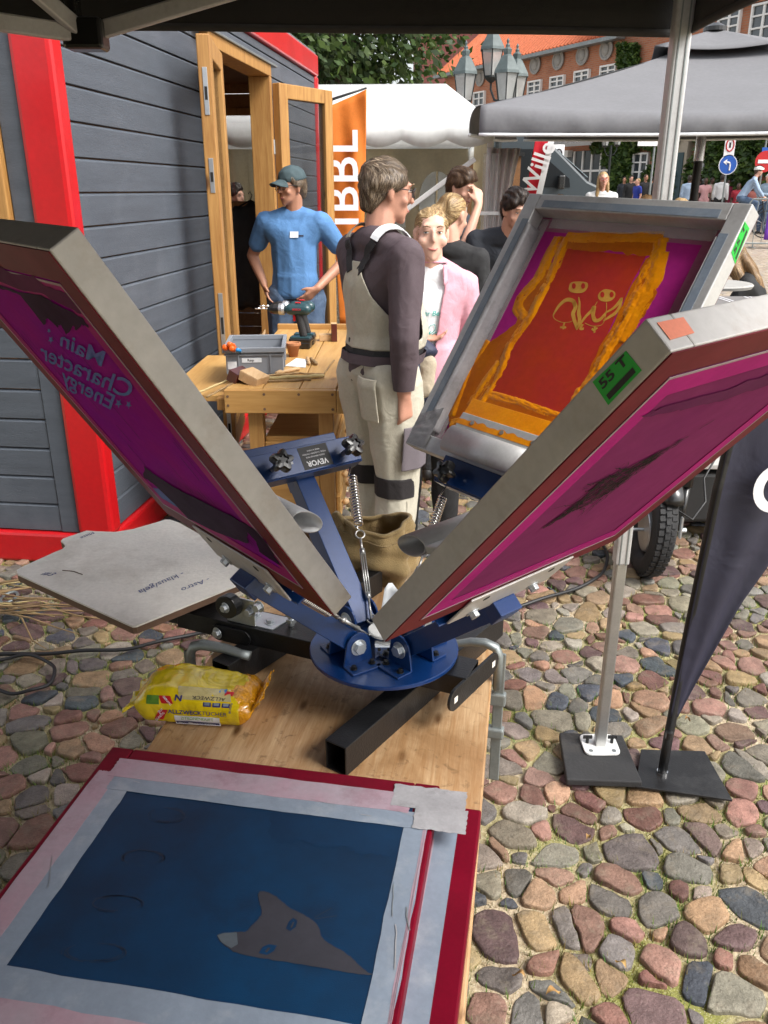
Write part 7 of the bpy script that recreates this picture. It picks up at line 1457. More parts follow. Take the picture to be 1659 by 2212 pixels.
m = MB(); m.cyl(UC, UC + Vector((0, 0, 3.1)), .045, 20); m.build('pole', 'black_steel', um); m = MB(); m.cyl(UC + Vector((0, 0, 1.95)), UC + Vector((0, 0, 2.4)), .055, 20); m.build('sleeve', 'chrome', um); m = MB(); m.lathe([(.12, 3.22), (.12, 3.26), (.04, 3.3)], Matrix.Translation(UC), 20); m.build('finial', 'black_plastic', um); m = MB(); m.lathe([(.45, .02), (.45, .08), (.08, .12)], Matrix.Translation(UC), 24); m.build('base', 'stone_grey', um)
# ================================================================== STREET LANTERNS
def lantern(par, c, s, M=None):
    """four-sided tapering lantern, c = bottom centre"""
    c = Vector(c); T_ = Matrix.Translation(c) @ Matrix.Rotation(R(25), 4, 'Z') @ Matrix.Scale(s, 4); n = 6
    m = MB(T_); m.lathe([(.145, .03), (.225, .47)], None, n, False); g = m.build('lantern', 'lamp_glass', par)
    m = MB(T_); m.lathe([(.26, .47), (.25, .52), (.12, .74), (.075, .78), (.09, .86), (.04, .9), (.045, .93), (.02, .96), (.03, 1.0), (.0, 1.05)], None, n); m.build('hood', 'lamp_copper', g); m = MB(T_); m.lathe([(.04, -.08), (.15, 0), (.15, .035)], None, n); m.build('base', 'lamp_iron', g)
    m = MB(T_)
    for k in range(n): a = 2 * math.pi * k / n; m.tube([(.147 * math.cos(a), .147 * math.sin(a), .03), (.228 * math.cos(a), .228 * math.sin(a), .47)], .011, 4)
    m.build('glazing_bars', 'lamp_iron', g); m = MB(T_); m.lathe([(.03, .03), (.05, .15), (.04, .26), (.01, .3)], None, 10); m.build('bulb', 'white_plastic', g, smooth=True)
def lamp_post(label, x, y, z0, heads, s=1, arms=True):
    lp_ = thing('street_lamp', label, 'street lamp', (x, y, z0)); top = max(h[1] for h in heads)
    m = MB(); m.tube([(x, y, z0), (x, y, z0 + .5)], .11 * s, 12); m.tube([(x, y, z0 + .5), (x, y, top)], .06 * s, 12); m.build('post', 'lamp_iron', lp_)
    for dx, z, dy in heads:
        if abs(dx) + abs(dy) > .05: m = MB(); m.tube([(x, y, z - .45 * s), (x + dx * .6, y + dy * .6, z - .40 * s), (x + dx, y + dy, z - .2 * s), (x + dx, y + dy, z - .05)], .022 * s, 8); m.build('arm', 'lamp_iron', lp_, smooth=True)
        lantern(lp_, (x + dx, y + dy, z), s)
c = at(1080, 238, Y=15); k_ = at(1003, 222, Y=15)
lamp_post('cast iron street lamp with a cluster of four grey lanterns above the marquee', c.x, 15, 0, [(k_.x - c.x, k_.z, 0), (.02, at(1080, 222, Y=14.6).z, -.45), (at(1112, 222, Y=15.3).x - c.x, k_.z, .3), (-.12, at(1062, 170, Y=15.5).z, .4)], .86)
c = at(1319, 330, Y=27); a = at(1307, 316, Y=27); b = at(1333, 314, Y=27); lamp_post('small twin street lamp in front of the glass awning', c.x, 27, ground_z(27), [(a.x - c.x, a.z, 0), (b.x - c.x, b.z, 0)], .62)
# ================================================================== SIGNS
def post(par, x, y, z0, z1, r=.03): m = MB(); m.cyl((x, y, z0), (x, y, z1), r, 10); return m.build('post', 'galv', par)
def flat_text(par, tx, size, p, mt, bold=0, yaw=0): return lettering(tx, size, Matrix.Translation(p) @ Matrix.Rotation(yaw, 4, 'Z') @ Matrix.Rotation(math.pi / 2, 4, 'X'), mt, par, bold=bold)
sy = 29; gz = ground_z(sy); c = at(1571, 356, Y=sy); sg = thing('direction_sign', 'round blue sign with a white left arrow under a white sign', 'road sign', (c.x, sy, gz)); post(sg, c.x, sy, gz, 3.7)
m = MB(); m.lathe([(.30, 0), (.30, .01)], Matrix.Translation((c.x, sy - .05, c.z)) @ Matrix.Rotation(math.pi / 2, 4, 'X'), 28); d_ = m.build('disc', 'print_white', sg); m = MB(); m.lathe([(.275, 0), (.275, .012)], Matrix.Translation((c.x, sy - .055, c.z)) @ Matrix.Rotation(math.pi / 2, 4, 'X'), 28); m.build('blue_face', 'sign_blue', d_)
m = MB(); m.tube([(c.x + .06, sy - .075, c.z - .17), (c.x + .06, sy - .075, c.z + .0), (c.x + .04, sy - .075, c.z + .06), (c.x - .06, sy - .075, c.z + .08)], .028, 6, up=(0, 1, 0)); m.add([(c.x - .05, sy - .078, c.z + .17), (c.x - .17, sy - .078, c.z + .08), (c.x - .05, sy - .078, c.z - .01)], [(0, 1, 2)]); m.build('arrow', 'print_white', d_)
c = at(1575, 318, Y=sy); m = MB(); m.box((c.x, sy - .05, c.z), (.34, .02, .76)); b_ = m.build('plate', 'print_white', sg, bevel=.01); m = MB(); m.tube([(c.x + .12 * math.cos(a), sy - .066, c.z + .06 + .18 * math.sin(a)) for a in [k * math.pi / 10 for k in range(20)]], .022, 6, True); m.build('red_ring', 'sign_red', b_); m = MB(); m.box((c.x, sy - .064, c.z + .06), (.06, .01, .16)); m.build('symbol', 'print_black', b_)
sy = 27; gz = ground_z(sy); c = at(1651, 349, Y=sy); sg = thing('no_entry_sign', 'round red no entry sign at the right edge', 'road sign', (c.x, sy, gz)); post(sg, c.x - .03, sy, gz, 3.1); m = MB(); m.lathe([(.30, 0), (.30, .01)], Matrix.Translation((c.x, sy - .05, c.z)) @ Matrix.Rotation(math.pi / 2, 4, 'X'), 28); d_ = m.build('disc', 'sign_red', sg); m = MB(); m.box((c.x, sy - .068, c.z), (.44, .012, .10)); m.build('white_bar', 'print_white', d_); m = MB(); q = at(1652, 325, Y=sy); m.box((q.x + .1, sy - .04, q.z), (.4, .02, .16)); m.build('name_plate', 'sign_blue', sg)
sy = 25; gz = ground_z(sy); c = at(1416, 300, Y=sy); sg = thing('street_name_sign', 'street name post with blue and white plates left of the canopy leg', 'street sign', (c.x, sy, gz)); post(sg, c.x, sy, gz, 3.4); q = at(1428, 293, Y=sy); m = MB(); m.box((q.x + .1, sy - .02, q.z), (.6, .02, .16)); n_ = m.build('name_plate', 'sign_blue', sg); q = at(1398, 308, Y=sy); m = MB(); m.box((q.x, sy - .05, q.z), (.55, .02, .18)); n_ = m.build('way_plate', 'print_white', sg, bevel=.01)
sy = 22; gz = ground_z(sy); c = at(1206, 333, Y=sy); sg = thing('parking_sign', 'white sign with a black round symbol beside the red flag', 'road sign', (c.x, sy, gz)); post(sg, c.x, sy, gz, c.z + .1); m = MB(); m.box((c.x, sy - .05, c.z), (.26, .02, .42)); b_ = m.build('plate', 'print_white', sg, bevel=.01); m = MB(); m.tube([(c.x + .075 * math.cos(a), sy - .066, c.z + .11 * math.sin(a)) for a in [k * math.pi / 9 for k in range(18)]], .018, 5, True); m.build('ring', 'print_black', b_)
# ================================================================== FLAGS
def flag(name, label, left, right, mt, y_amp=.02, n=30, pole=None):
    """left / right: equally long lists of world points from top to bottom"""
    base = (left[-1] + right[-1]) / 2; f = thing(name, label, 'flag', (base.x, base.y, 0)); m = MB(); k = len(left) - 1
    def P(L, v): q = v * k; i = min(int(q), k - 1); return L[i].lerp(L[i + 1], q - i)
    def fn(u, v): p = P(left, v).lerp(P(right, v), u); w_ = (P(right, v) - P(left, v)).length; p = p + Vector((0, y_amp * math.sin(u * 5 + v * 4) * u * min(1, w_ * 3) + .5 * y_amp * math.sin(u * 11 - v * 9) * u * min(1, w_ * 3), 0)); return p
    m.grid(fn, 25, n); cl = m.build('cloth', mt, f, smooth=True, solid=.002)
    if pole: m = MB(); m.tube(pole, [.014] * (len(pole) - 1) + [.008], 10); m.build('pole', 'black_steel', f, smooth=True)
    return f, cl, fn
A_ = lambda u, v, Y: at(u, v, Y=Y)
f, cl, fn = flag('beach_flag', 'orange feather flag with vertical white IBBL lettering', [A_(714, 228, 7.9), A_(714, 300, 7.9), A_(715, 400, 7.9), A_(722, 500, 7.9), A_(728, 600, 7.9), A_(734, 700, 7.9)], [A_(792, 194, 7.9), A_(791, 300, 7.9), A_(789, 400, 7.9), A_(786, 500, 7.9), A_(784, 600, 7.9), A_(782, 700, 7.9)], 'orange_flag', .03, pole=[at(700, 700, Y=7.92) * 1 - Vector((0, 0, .75)), A_(708, 500, 7.92), A_(708, 300, 7.92), A_(716, 215, 7.92), A_(792, 190, 7.92)])
o = A_(743, 388, 7.84); lettering('IBBL', .40, Matrix.Translation(o) @ Matrix.Rotation(math.pi / 2, 4, 'X') @ Matrix.Rotation(math.pi / 2, 4, 'Z'), 'print_white', cl, bold=.012, spacing=1.08)
m = MB(); o2_ = A_(718, 470, 7.88); m.grid(lambda u, v: A_(713 + 8 * u * (1 - v) + v * 4, 380 + 220 * v, 7.87), 3, 8); m.build('green_edge', 'print_green', cl)
f, cl, fn = flag('beach_flag', 'red feather flag with slanted white lettering in front of the van', [A_(1156, 302, 13), A_(1148, 350, 13), A_(1136, 420, 13), A_(1126, 520, 13)], [A_(1197, 296, 13), A_(1185, 350, 13), A_(1166, 420, 13), A_(1150, 520, 13)], 'red_flag', .02, pole=[A_(1128, 560, 13) - Vector((0, 0, .55)), A_(1136, 420, 13.02), A_(1150, 330, 13.02), A_(1176, 285, 13.02)])
o = A_(1163, 362, 12.93); vs, fs = text_mesh('Wille', .36, bold=.012, shear=-.1, sx=.95); m = MB(); ang = R(68); m.add(vs, fs, Matrix.Translation(o) @ Matrix.Rotation(math.pi / 2, 4, 'X') @ Matrix.Rotation(ang, 4, 'Z')); m.build('lettering', 'print_white', cl)
m = MB(); a, b = A_(1162, 430, 12.95), A_(1192, 300, 12.95); x, d, z = basis(b - a, (0, -1, 0)); m.bar(a, b, .085, .004, (0, -1, 0)); m.build('white_stripe', 'print_white', cl)
Yf = 2.03; fb = at(1430, 1672, Z=.03)
f, cl, fn = flag('beach_flag', 'dark navy feather flag with a white letter at the right edge', [A_(1790, 430, Yf), A_(1720, 540, Yf), A_(1668, 640, Yf), A_(1625, 750, Yf), A_(1590, 890, Yf), A_(1550, 1060, Yf), A_(1500, 1290, Yf), A_(1470, 1440, Yf), A_(1447, 1548, Yf)], [A_(1950, 500, Yf), A_(1960, 650, Yf), A_(1960, 800, Yf), A_(1900, 920, Yf), A_(1820, 1030, Yf), A_(1740, 1120, Yf), A_(1605, 1305, Yf), A_(1505, 1480, Yf), A_(1462, 1556, Yf)], 'navy_flag', .035, 60, pole=[fb + Vector((0, 0, .0)), fb + Vector((.002, 0, .12)), A_(1452, 1550, Yf + .01), A_(1480, 1400, Yf + .012), A_(1550, 1062, Yf + .012), A_(1625, 752, Yf + .012), A_(1720, 542, Yf + .012)])
m = MB(); m.tube([fb, fb + Vector((.004, 0, .15))], .011, 12); m.build('socket', 'black_plastic', f); m = MB(); m.cyl(fb - Vector((0, 0, .02)), fb + Vector((0, 0, .012)), .016, 14); m.build('spigot', 'chrome', f)
q = [at(u, v, Z=.025) for u, v in ((1384, 1622), (1522, 1626), (1582, 1732), (1372, 1702))]; m = MB(); m.prism([(p.x, p.y) for p in q], .008, None, .024); m.build('base_plate', 'black_steel', f, bevel=.002)
o = A_(1664, 1048, Yf - .012); m = MB(); rr_ = []
for k in range(25):
    a = R(40) + k / 24 * R(280); rr_.append((o.x + .043 * math.cos(a), Yf - .03, o.z + .052 * math.sin(a)))
vs_ = []
for k, p in enumerate(rr_): a = R(40) + k / 24 * R(280); vs_ += [Vector(p) + Vector((.013 * math.cos(a), -.012, .013 * math.sin(a))), Vector(p) - Vector((.013 * math.cos(a), .012, .013 * math.sin(a)))]
m.add(vs_, [(2 * i, 2 * i + 1, 2 * i + 3, 2 * i + 2) for i in range(24)]); m.build('white_letter', 'print_white', cl)
# rubber plate under the canopy leg
q = [at(u, v, Z=.045) for u, v in ((1208, 1582), (1345, 1588), (1388, 1690), (1224, 1684))]; rp = MB(); rp.prism([(p.x, p.y) for p in q], .022, None, .024); tag(rp.build('rubber_weight_plate', 'rubber', bevel=.004), 'thick grey rubber plate under the canopy leg', 'weight plate')
# ================================================================== VAN, BARRIER, CARGO TRIKE
vn = thing('parked_van', 'dark grey panel van parked behind the marquee', 'van', (3, 19, 0)); prof = [(-2.2, .45), (-2.2, 2.45), (-2.0, 2.52), (3.1, 2.55), (3.35, 2.46), (4.35, 1.58), (5.0, 1.30), (5.2, .95), (5.2, .45)]
VM = Matrix(((1, 0, 0, 0), (0, 0, 1, 19), (0, 1, 0, .25), (0, 0, 0, 1))); m = MB(VM); m.prism(prof, 2.0); m.build('body', 'van_paint', vn, bevel=.05)
m = MB(VM); m.add([(3.33, 2.40, .12), (4.34, 1.62, .12), (4.34, 1.62, 1.88), (3.33, 2.40, 1.88)], [(0, 1, 2, 3)]); m.v = [v + Vector((.03, 0, .03)) for v in m.v]; m.build('windscreen', 'windscreen', vn, solid=.01)
m = MB(VM); m.prism([(2.55, 1.45), (2.55, 2.2), (3.2, 2.2), (3.95, 1.62), (3.98, 1.45)], .02, None, -.015); w_ = m.build('side_window', 'van_glass', vn); m = MB(VM); m.box((3.75, 1.55, -.15), (.14, .28, .2)); m.build('mirror', 'black_plastic', vn, bevel=.03)
m = MB(VM); m.prism([(2.3, 1.42), (2.3, 2.24), (2.34, 2.24), (2.34, 1.42)], .02, None, -.012); m.build('door_seam', 'dark_hole', vn)
for x in (-1.2, 4.1): m = MB(); m.cyl((x, 18.95, .64), (x, 19.2, .64), .36, 28); wl = m.build('wheel', 'rubber', vn, bevel=.03); m = MB(); m.cyl((x, 18.93, .64), (x, 18.96, .64), .22, 20); m.build('rim', 'steel', wl)
m = MB(VM); m.box((5.15, .8, 1.0), (.12, .3, 1.9)); m.build('bumper', 'black_plastic', vn, bevel=.03)
bx = at(1605, 540, Y=20.5); br_ = thing('crowd_barrier', 'galvanised crowd barrier with a purple banner at the right edge', 'barrier', (bx.x, 20.5, ground_z(20.5)), R(-6)); QM = ROOT[br_]
m = MB(QM); m.tube([(0, 0, .12), (0, 0, 1.02), (.06, 0, 1.1), (2.24, 0, 1.1), (2.3, 0, 1.02), (2.3, 0, .12)], .02, 8, True); m.build('rail_frame', 'galv', br_, smooth=True)
for k in range(1, 12): m = MB(QM); m.cyl((k * .19, 0, .12), (k * .19, 0, 1.1), .008, 8); m.build('bar', 'galv', br_)
for x in (.2, 2.1): m = MB(QM); m.bar((x, -.25, .03), (x, .25, .03), .04, .01); m.build('foot', 'galv', br_); m = MB(QM); m.cyl((x, 0, .03), (x, 0, .14), .015); m.build('foot_post', 'galv', br_)
m = MB(QM); m.grid(lambda u, v: Vector((.42 + u * 1.7, -.03 + .01 * math.sin(u * 14), .2 + .86 * v)), 20, 6); bn = m.build('banner', 'purple_flag', br_, smooth=True, solid=.003); m = MB(QM); m.add([(.62, -.06, .62), (.95, -.06, .45), (.95, -.06, .79)], [(0, 1, 2)]); m.build('white_triangle', 'print_white', bn)
tk = thing('cargo_trike', 'white cargo trike with black lower box and knobbly front wheel', 'cargo bike', (1.2, 3.4, 0)); wc = at(1417, 1165, Y=3.42); wx, wy, wr_ = 1.215, 3.46, .215; ax = Vector((1, -.05, 0)).normalized(); rd = Vector((.05, 1, 0)).normalized()
m = MB(); n1, n2 = 64, 12; tilt = Vector((.06, 0, 0))
def ty(u, v): a = 2 * math.pi * u; b_ = 2 * math.pi * v; rr__ = wr_ - .045 + .05 * math.cos(b_); return Vector((wx, wy, wr_ + .008)) + rd * (rr__ * math.cos(a)) + Vector((.10 * math.sin(a) * rr__, 0, rr__ * math.sin(a))) + ax * (.055 * math.sin(b_))
vs = [ty(i / n1, j / n2) for i in range(n1) for j in range(n2)]; m.add(vs, [(i * n2 + j, i * n2 + (j + 1) % n2, ((i + 1) % n1) * n2 + (j + 1) % n2, ((i + 1) % n1) * n2 + j) for i in range(n1) for j in range(n2)]); wl = m.build('wheel', 'rubber', tk, smooth=True)
for k in range(44):
    for j, off in ((0, -.026), (1, 0), (2, .026)):
        a = 2 * math.pi * (k + .5 * (j % 2)) / 44; rr__ = wr_ + (.004 if j == 1 else -.0015); c = Vector((wx, wy, wr_ + .008)) + rd * (rr__ * math.cos(a)) + Vector((.10 * math.sin(a) * rr__, 0, rr__ * math.sin(a))) + ax * off; t_ = (-rd * math.sin(a) + Vector((0, 0, 1)) * math.cos(a)); nr_ = rd * math.cos(a) + Vector((0, 0, math.sin(a))); x = t_.cross(nr_)
        m = MB(); m.box((0, 0, 0), (.021, .022, .012), frameM(c, x, t_, nr_)); m.build('tread_block', 'rubber', wl)
m = MB(); m.cyl(Vector((wx + .0, wy, wr_)) - ax * .04, Vector((wx, wy, wr_)) + ax * .04, .10, 28); m.build('hub', 'zinc', wl, bevel=.006)
for s_ in (-1, 1):
    p = Vector((wx, wy, wr_)) + ax * (s_ * .12); m = MB(); m.tube([p, p + Vector((.02, .03, .20))], .016, 10); m.tube([p + Vector((.02, .03, .2)), p + Vector((.04, .05, .42))], .024, 10); fk = m.build('fork_leg', 'black_plastic', tk, smooth=True); m = MB(); m.box(p + Vector((0, -.02, .02)), (.008, .02, .10)); m.build('axle_plate', 'zinc', fk); hexbolt(p, ax * s_, .012, .03, fk)
m = MB(); m.cyl(Vector((wx, wy, wr_)) - ax * .15, Vector((wx, wy, wr_)) + ax * .15, .008); m.build('axle', 'zinc', tk); m = MB(); m.tube([Vector((wx + .03, wy - .02, .40)) + Vector((0, math.cos(a) * .12 - .0, math.sin(a) * .06)) for a in [k * .3 for k in range(12)]], .03, 8, sx=1.6); m.build('mudguard', 'black_plastic', tk, smooth=True)
m = MB(); m.tube([(wx + .06, wy - .05, .44), (wx + .05, wy - .12, .36), (wx + .12, wy - .14, .32), (wx + .19, wy - .08, .38), (wx + .2, wy, .46), (wx + .32, wy + .1, .62)], .005, 6); m.build('brake_hose', 'cable', tk, smooth=True)
m = MB(); m.box((2.05, 4.75, .24), (1.5, 1.9, .26)); m.build('lower_box', 'cargo_black', tk, bevel=.02); m = MB(); m.box((2.05, 4.75, .64), (1.56, 1.96, .50)); cb2 = m.build('cargo_box', 'cargo_white', tk, bevel=.03)
for z in (.50, .58, .66): m = MB(); m.box((2.05, 3.765, z), (1.5, .02, .02)); m.build('panel_rib', 'cargo_white', cb2, bevel=.006)
m = MB(); m.box((1.32, 3.76, .60), (.08, .05, .5)); m.build('corner_edge', 'cargo_white', cb2, bevel=.01); m = MB(); m.box((1.34, 3.73, .60), (.05, .03, .05)); m.build('latch', 'galv', cb2, bevel=.006)
m = MB(); m.box((2.05, 4.75, .935), (1.6, 2.0, .09)); ld = m.build('lid', 'stripe_grey', tk, bevel=.02)
for k in range(7):
    for d_ in (0, .035): m = MB(); m.box((1.42 + k * .2 + d_, 4.75, .9815), (.010, 1.9, .002)); m.build('white_stripe', 'print_white', ld)
# grey ring table beside the woman
rt_ = at(1546, 615, Y=6.0); t_ = thing('round_cafe_table', 'round pale cafe table top behind the screen frame', 'table', (rt_.x + .2, 6.15, 0)); m = MB(); m.lathe([(.30, rt_.z - .03), (.31, rt_.z - .01), (.30, rt_.z)], Matrix.Translation((rt_.x + .0, 6.15, 0)), 36); m.build('top', 'stone_grey', t_); m = MB(); m.cyl((rt_.x, 6.15, 0), (rt_.x, 6.15, rt_.z - .03), .03); m.lathe([(.2, .0), (.2, .02), (.03, .05)], Matrix.Translation((rt_.x, 6.15, 0)), 24); m.build('stand', 'black_steel', t_)
# ================================================================== INSIDE THE MARQUEE
def table_box(label, name, cat, u, v, Y, d, mt, top=None):
    c = at(u, v, Y=Y); t = thing(name, label, cat, (c.x, Y, 0)); m = MB(); m.box((c.x, Y, d[2] / 2), d); m.build('cloth', mt, t, bevel=.03); m = MB(); m.box((c.x, Y, d[2] + .012), (d[0] + .02, d[1] + .02, .02)); m.build('top', top or mt, t, bevel=.006); return t
table_box('black covered display table inside the marquee behind the girl', 'display_table', 'table', 930, 520, 9.6, (1.9, .7, .95), 'black_cloth'); table_box('table with magenta cloth beside the marquee entrance', 'display_table', 'table', 1062, 560, 7.4, (.5, .5, .72), 'maroon_cl', 'print_white')
c = at(985, 420, Y=13); bxd = thing('dark_display_wall', 'dark brown partition standing behind the marquee opening', 'partition', (c.x, 15.5, 0)); m = MB(); m.box((c.x + .2, 15.5, 1.1), (2.2, .1, 2.2)); m.build('panel', 'oak_dark', bxd); m = MB(); m.box((c.x + .2, 15.44, 2.22), (2.3, .12, .06)); m.build('cap_rail', 'black_plastic', bxd)
# ================================================================== WORKBENCH
BW = frameM(Vector((-.690, 3.53, 0)), Vector((1, -.02, 0)).normalized(), Vector((.02, 1, 0)).normalized(), Vector((0, 0, 1))); bz = .85
wbk = thing('workbench', 'beech workbench with drawers standing in front of the hut', 'workbench', M=BW)
def wbx(nm, c0, c1, mt, par=wbk, bv=.004): m = MB(BW); m.box([(a + b) / 2 for a, b in zip(c0, c1)], [abs(b - a) for a, b in zip(c0, c1)]); return m.build(nm, mt, par, bevel=bv)
ap_ = wbx('front_apron', (0, -.03, bz - .105), (.485, .0, bz - .002), 'beech_x')
for x, z in ((.012, .03), (.012, .07), (.17, .02), (.17, .085), (.32, .02), (.465, .02), (.465, .085)): m = MB(BW); m.cyl((x + .004, -.0315, bz - z), (x + .004, -.029, bz - z), .006, 12); m.build('screw_plug', 'pallet_edge', ap_)
for k in range(3): wbx('top_board', (.005 + k * .16, .003, bz - .04), (.162 + k * .16 - .001, 1.62, bz), 'beech')
wbx('side_shelf', (-.30, .06, bz - .075), (-.003, 1.0, bz - .045), 'beech'); wbx('back_rail', (0, 1.622, bz - .1), (.485, 1.66, bz + .03), 'beech_x'); wbx('side_rail', (.487, -.03, bz - .105), (.52, 1.66, bz - .002), 'beech'); wbx('vise_jaw', (-.04, .0, bz - .1), (-.004, .35, bz - .046), 'oak')
for x in (.09, .40):
    for y in (.02, 1.5): lg = wbx('leg', (x, y, .02), (x + .065, y + .07, bz - .105), 'beech_z'); m = MB(BW); m.cyl((x + .03, y - .002, .52), (x + .03, y + .002, .52), .011, 16); m.build('bolt_cap', 'oak_dark', lg)
cab = wbx('cabinet', (.158, .05, .16), (.46, 1.5, .62), 'beech_x'); wbx('cabinet_front', (.157, .03, .16), (.398, .048, .60), 'beech_x')
for j, z in enumerate((.24, .38, .52)):
    dw = wbx('drawer', (.462, .14, z - .06), (.482, .62, z + .06), 'beech')
    for y in (.24, .50): m = MB(BW); m.ball((.50, y, z), .017); m.cyl((.48, y, z), (.5, y, z), .008); m.build('knob', 'raw_wood', dw, smooth=True)
wbx('foot_rail', (.09, .09, .06), (.15, 1.5, .12), 'beech')
# crate
cc_ = at(484, 812, Z=bz); CM = Matrix.Translation((cc_.x, cc_.y, bz + .001)) @ Matrix.Rotation(R(5), 4, 'Z'); cr = thing('euro_crate', 'grey plastic crate with labels standing on the workbench', 'crate', M=CM); W_, D_, Hc = .285, .38, .125
m = MB(CM)
def rectring(m, x0, x1, y0, y1, z0, z1, t, sl=0):
    for a, b, c, d in ((x0, x1, y0, y0 + t), (x0, x1, y1 - t, y1), (x0, x0 + t, y0 + t, y1 - t), (x1 - t, x1, y0 + t, y1 - t)): m.box(((a + b) / 2, (c + d) / 2, (z0 + z1) / 2), (b - a, d - c, z1 - z0))
rectring(m, .012, W_ - .012, .012, D_ - .012, .004, Hc - .02, .004); cw = m.build('wall', 'crate_grey', cr, bevel=.001)
m = MB(CM); m.box((W_ / 2, D_ / 2, .004), (W_ - .03, D_ - .03, .006)); m.build('floor', 'crate_grey', cr); m = MB(CM); rectring(m, 0, W_, 0, D_, Hc - .022, Hc, .018); m.build('rim', 'crate_grey', cr, bevel=.002); m = MB(CM); rectring(m, .006, W_ - .006, .006, D_ - .006, Hc - .036, Hc - .030, .01); m.build('rib_band', 'crate_grey', cr)
for x in (.07, .215): m = MB(CM); m.box((x, .0085, .06), (.005, .007, .09)); m.build('rib', 'crate_grey', cr)
for y in (.1, .28): m = MB(CM); m.box((W_ - .0085, y, .06), (.007, .005, .09)); m.build('rib', 'crate_grey', cr)
m = MB(CM); m.box((.04, .0105, .045), (.042, .002, .034)); q_ = m.build('label', 'paper', cr); m = MB(CM); m.box((.13, .0105, .067), (.09, .002, .02)); q_ = m.build('label', 'paper', cr); lettering('Rasp', .016, CM @ Matrix.Translation((.125, .0092, .067)) @ Matrix.Rotation(math.pi / 2, 4, 'X'), 'print_black', q_, bold=.02)
for i, (dx, dz, mt_, rr_) in enumerate(((.0, .016, 'plastic_orange', .013), (.022, .030, 'plastic_orange', .012), (.032, .012, 'plastic_orange', .013), (.058, .006, 'plastic_blue', .009))):
    a = CM @ Vector((.012 + dx, -.02 - .006 * i, Hc + dz - .006)); b = CM @ Vector((.05 + dx, .14, Hc + dz - .06)); t = thing('file_tool', ['orange handled file lying lowest left on the crate rim', 'orange handled file on top of the others on the crate', 'orange handled file second from the left on the crate rim', 'blue handled file beside the orange ones on the crate'][i], 'file', a, group='files resting on the crate rim'); d = (b - a).normalized()
    m = MB(); m.tube([a, a + d * .005, a + d * .03, a + d * .06, a + d * .09], [rr_ * .7, rr_, rr_ * .95, rr_ * 1.05, rr_ * .6], 14); m.build('handle', mt_, t, smooth=True); m = MB(); m.cyl(a + d * .09, a + d * .2, .005); m.build('blade', 'steel', t)
# cordless drills
def drill(label, c, yaw):
    D = Matrix.Translation(c) @ Matrix.Rotation(yaw, 4, 'Z'); d = thing('cordless_drill', label, 'drill', M=D, group='cordless drills on the workbench')     # local: bit points -x
    def hx(nm, bl, mt_, vox=.005): B = Blob(); B.chain(*bl) if len(bl) > 1 else B.hull(*bl); return B.finish(nm, mt_, d, vox, 2)
    B = Blob(); B.hull(((-.03, 0, .205), (.035, .03, .03)), ((.05, 0, .205), (.035, .03, .032))); B.finish('motor_housing', 'drill_teal', d, .005, 2)
    B = Blob(); B.hull(((.01, 0, .185), (.02, .017, .02)), ((.035, 0, .07), (.022, .018, .02))); B.finish('grip', 'rubber', d, .005, 2); m = MB(D); m.box((.02, 0, .045), (.12, .07, .022)); m.box((.018, 0, .019), (.115, .066, .034)); m.build('battery', 'black_plastic', d, bevel=.006); m = MB(D); m.box((.02, 0, .058), (.11, .06, .012)); m.build('foot', 'drill_teal', d, bevel=.004)
    m = MB(D); m.lathe([(.026, 0), (.031, .012), (.030, .03)], Matrix.Translation((-.062, 0, .205)) @ Matrix.Rotation(-math.pi / 2, 4, 'Y'), 24); m.build('torque_ring', 'zinc', d); m = MB(D); m.lathe([(.026, 0), (.027, .03), (.022, .05), (.012, .065)], Matrix.Translation((-.09, 0, .205)) @ Matrix.Rotation(-math.pi / 2, 4, 'Y'), 20); m.build('chuck', 'black_plastic', d)
    m = MB(D); m.cyl((-.15, 0, .205), (-.225, 0, .205), .0032, 8); m.tube([(-.15 - k * .0035, .003 * math.cos(k * .9), .205 + .003 * math.sin(k * .9)) for k in range(22)], .003, 6); m.build('drill_bit', 'chrome', d); m = MB(D); m.box((-.012, 0, .16), (.014, .014, .035)); m.build('trigger', 'print_red', d, bevel=.004); m = MB(D); m.box((.01, 0, .24), (.03, .014, .006)); m.build('selector', 'print_red', d, bevel=.002)
    lettering('BOSCH', .014, D @ Matrix.Translation((.01, -.0335, .208)) @ Matrix.Rotation(math.pi / 2, 4, 'X'), 'print_red', d, bold=.02)
dq = at(643, 752, Z=bz); drill('teal and black cordless drill standing nearer on the workbench', (dq.x, dq.y, bz + .001), R(-8)); drill('second teal cordless drill standing behind the first on the workbench', (dq.x + .01, dq.y + .11, bz + .001), R(-6))
pq = at(634, 770, Z=bz); pt_ = thing('terracotta_pot', 'small terracotta pot between the crate and the drills', 'pot', (pq.x, pq.y, bz)); m = MB(); m.lathe([(.022, 0), (.034, .055), (.038, .056), (.039, .072), (.034, .072), (.03, .058), (.02, .01)], Matrix.Translation((pq.x, pq.y, bz)), 28); m.build('body', 'terracotta', pt_, smooth=True); m = MB(); m.lathe([(.0395, .058), (.0405, .06), (.0405, .07), (.0395, .072)], Matrix.Translation((pq.x, pq.y, bz)), 28, False); m.build('rim', 'terracotta', pt_)
def block(label, c, d, M3, mts):
    b = thing('wood_block', label, 'wood block', c, group='painted wood offcuts on the workbench'); m = MB(); m.box((0, 0, 0), d, Matrix.Translation(c) @ M3.to_4x4()); m.build('painted_piece', mts[0], b, bevel=.002); m = MB(); m.box((0, 0, d[2] / 2 + .0015), (d[0] * .99, d[1] * .98, .002), Matrix.Translation(c) @ M3.to_4x4()); m.build('sawn_face', mts[1], b); return b
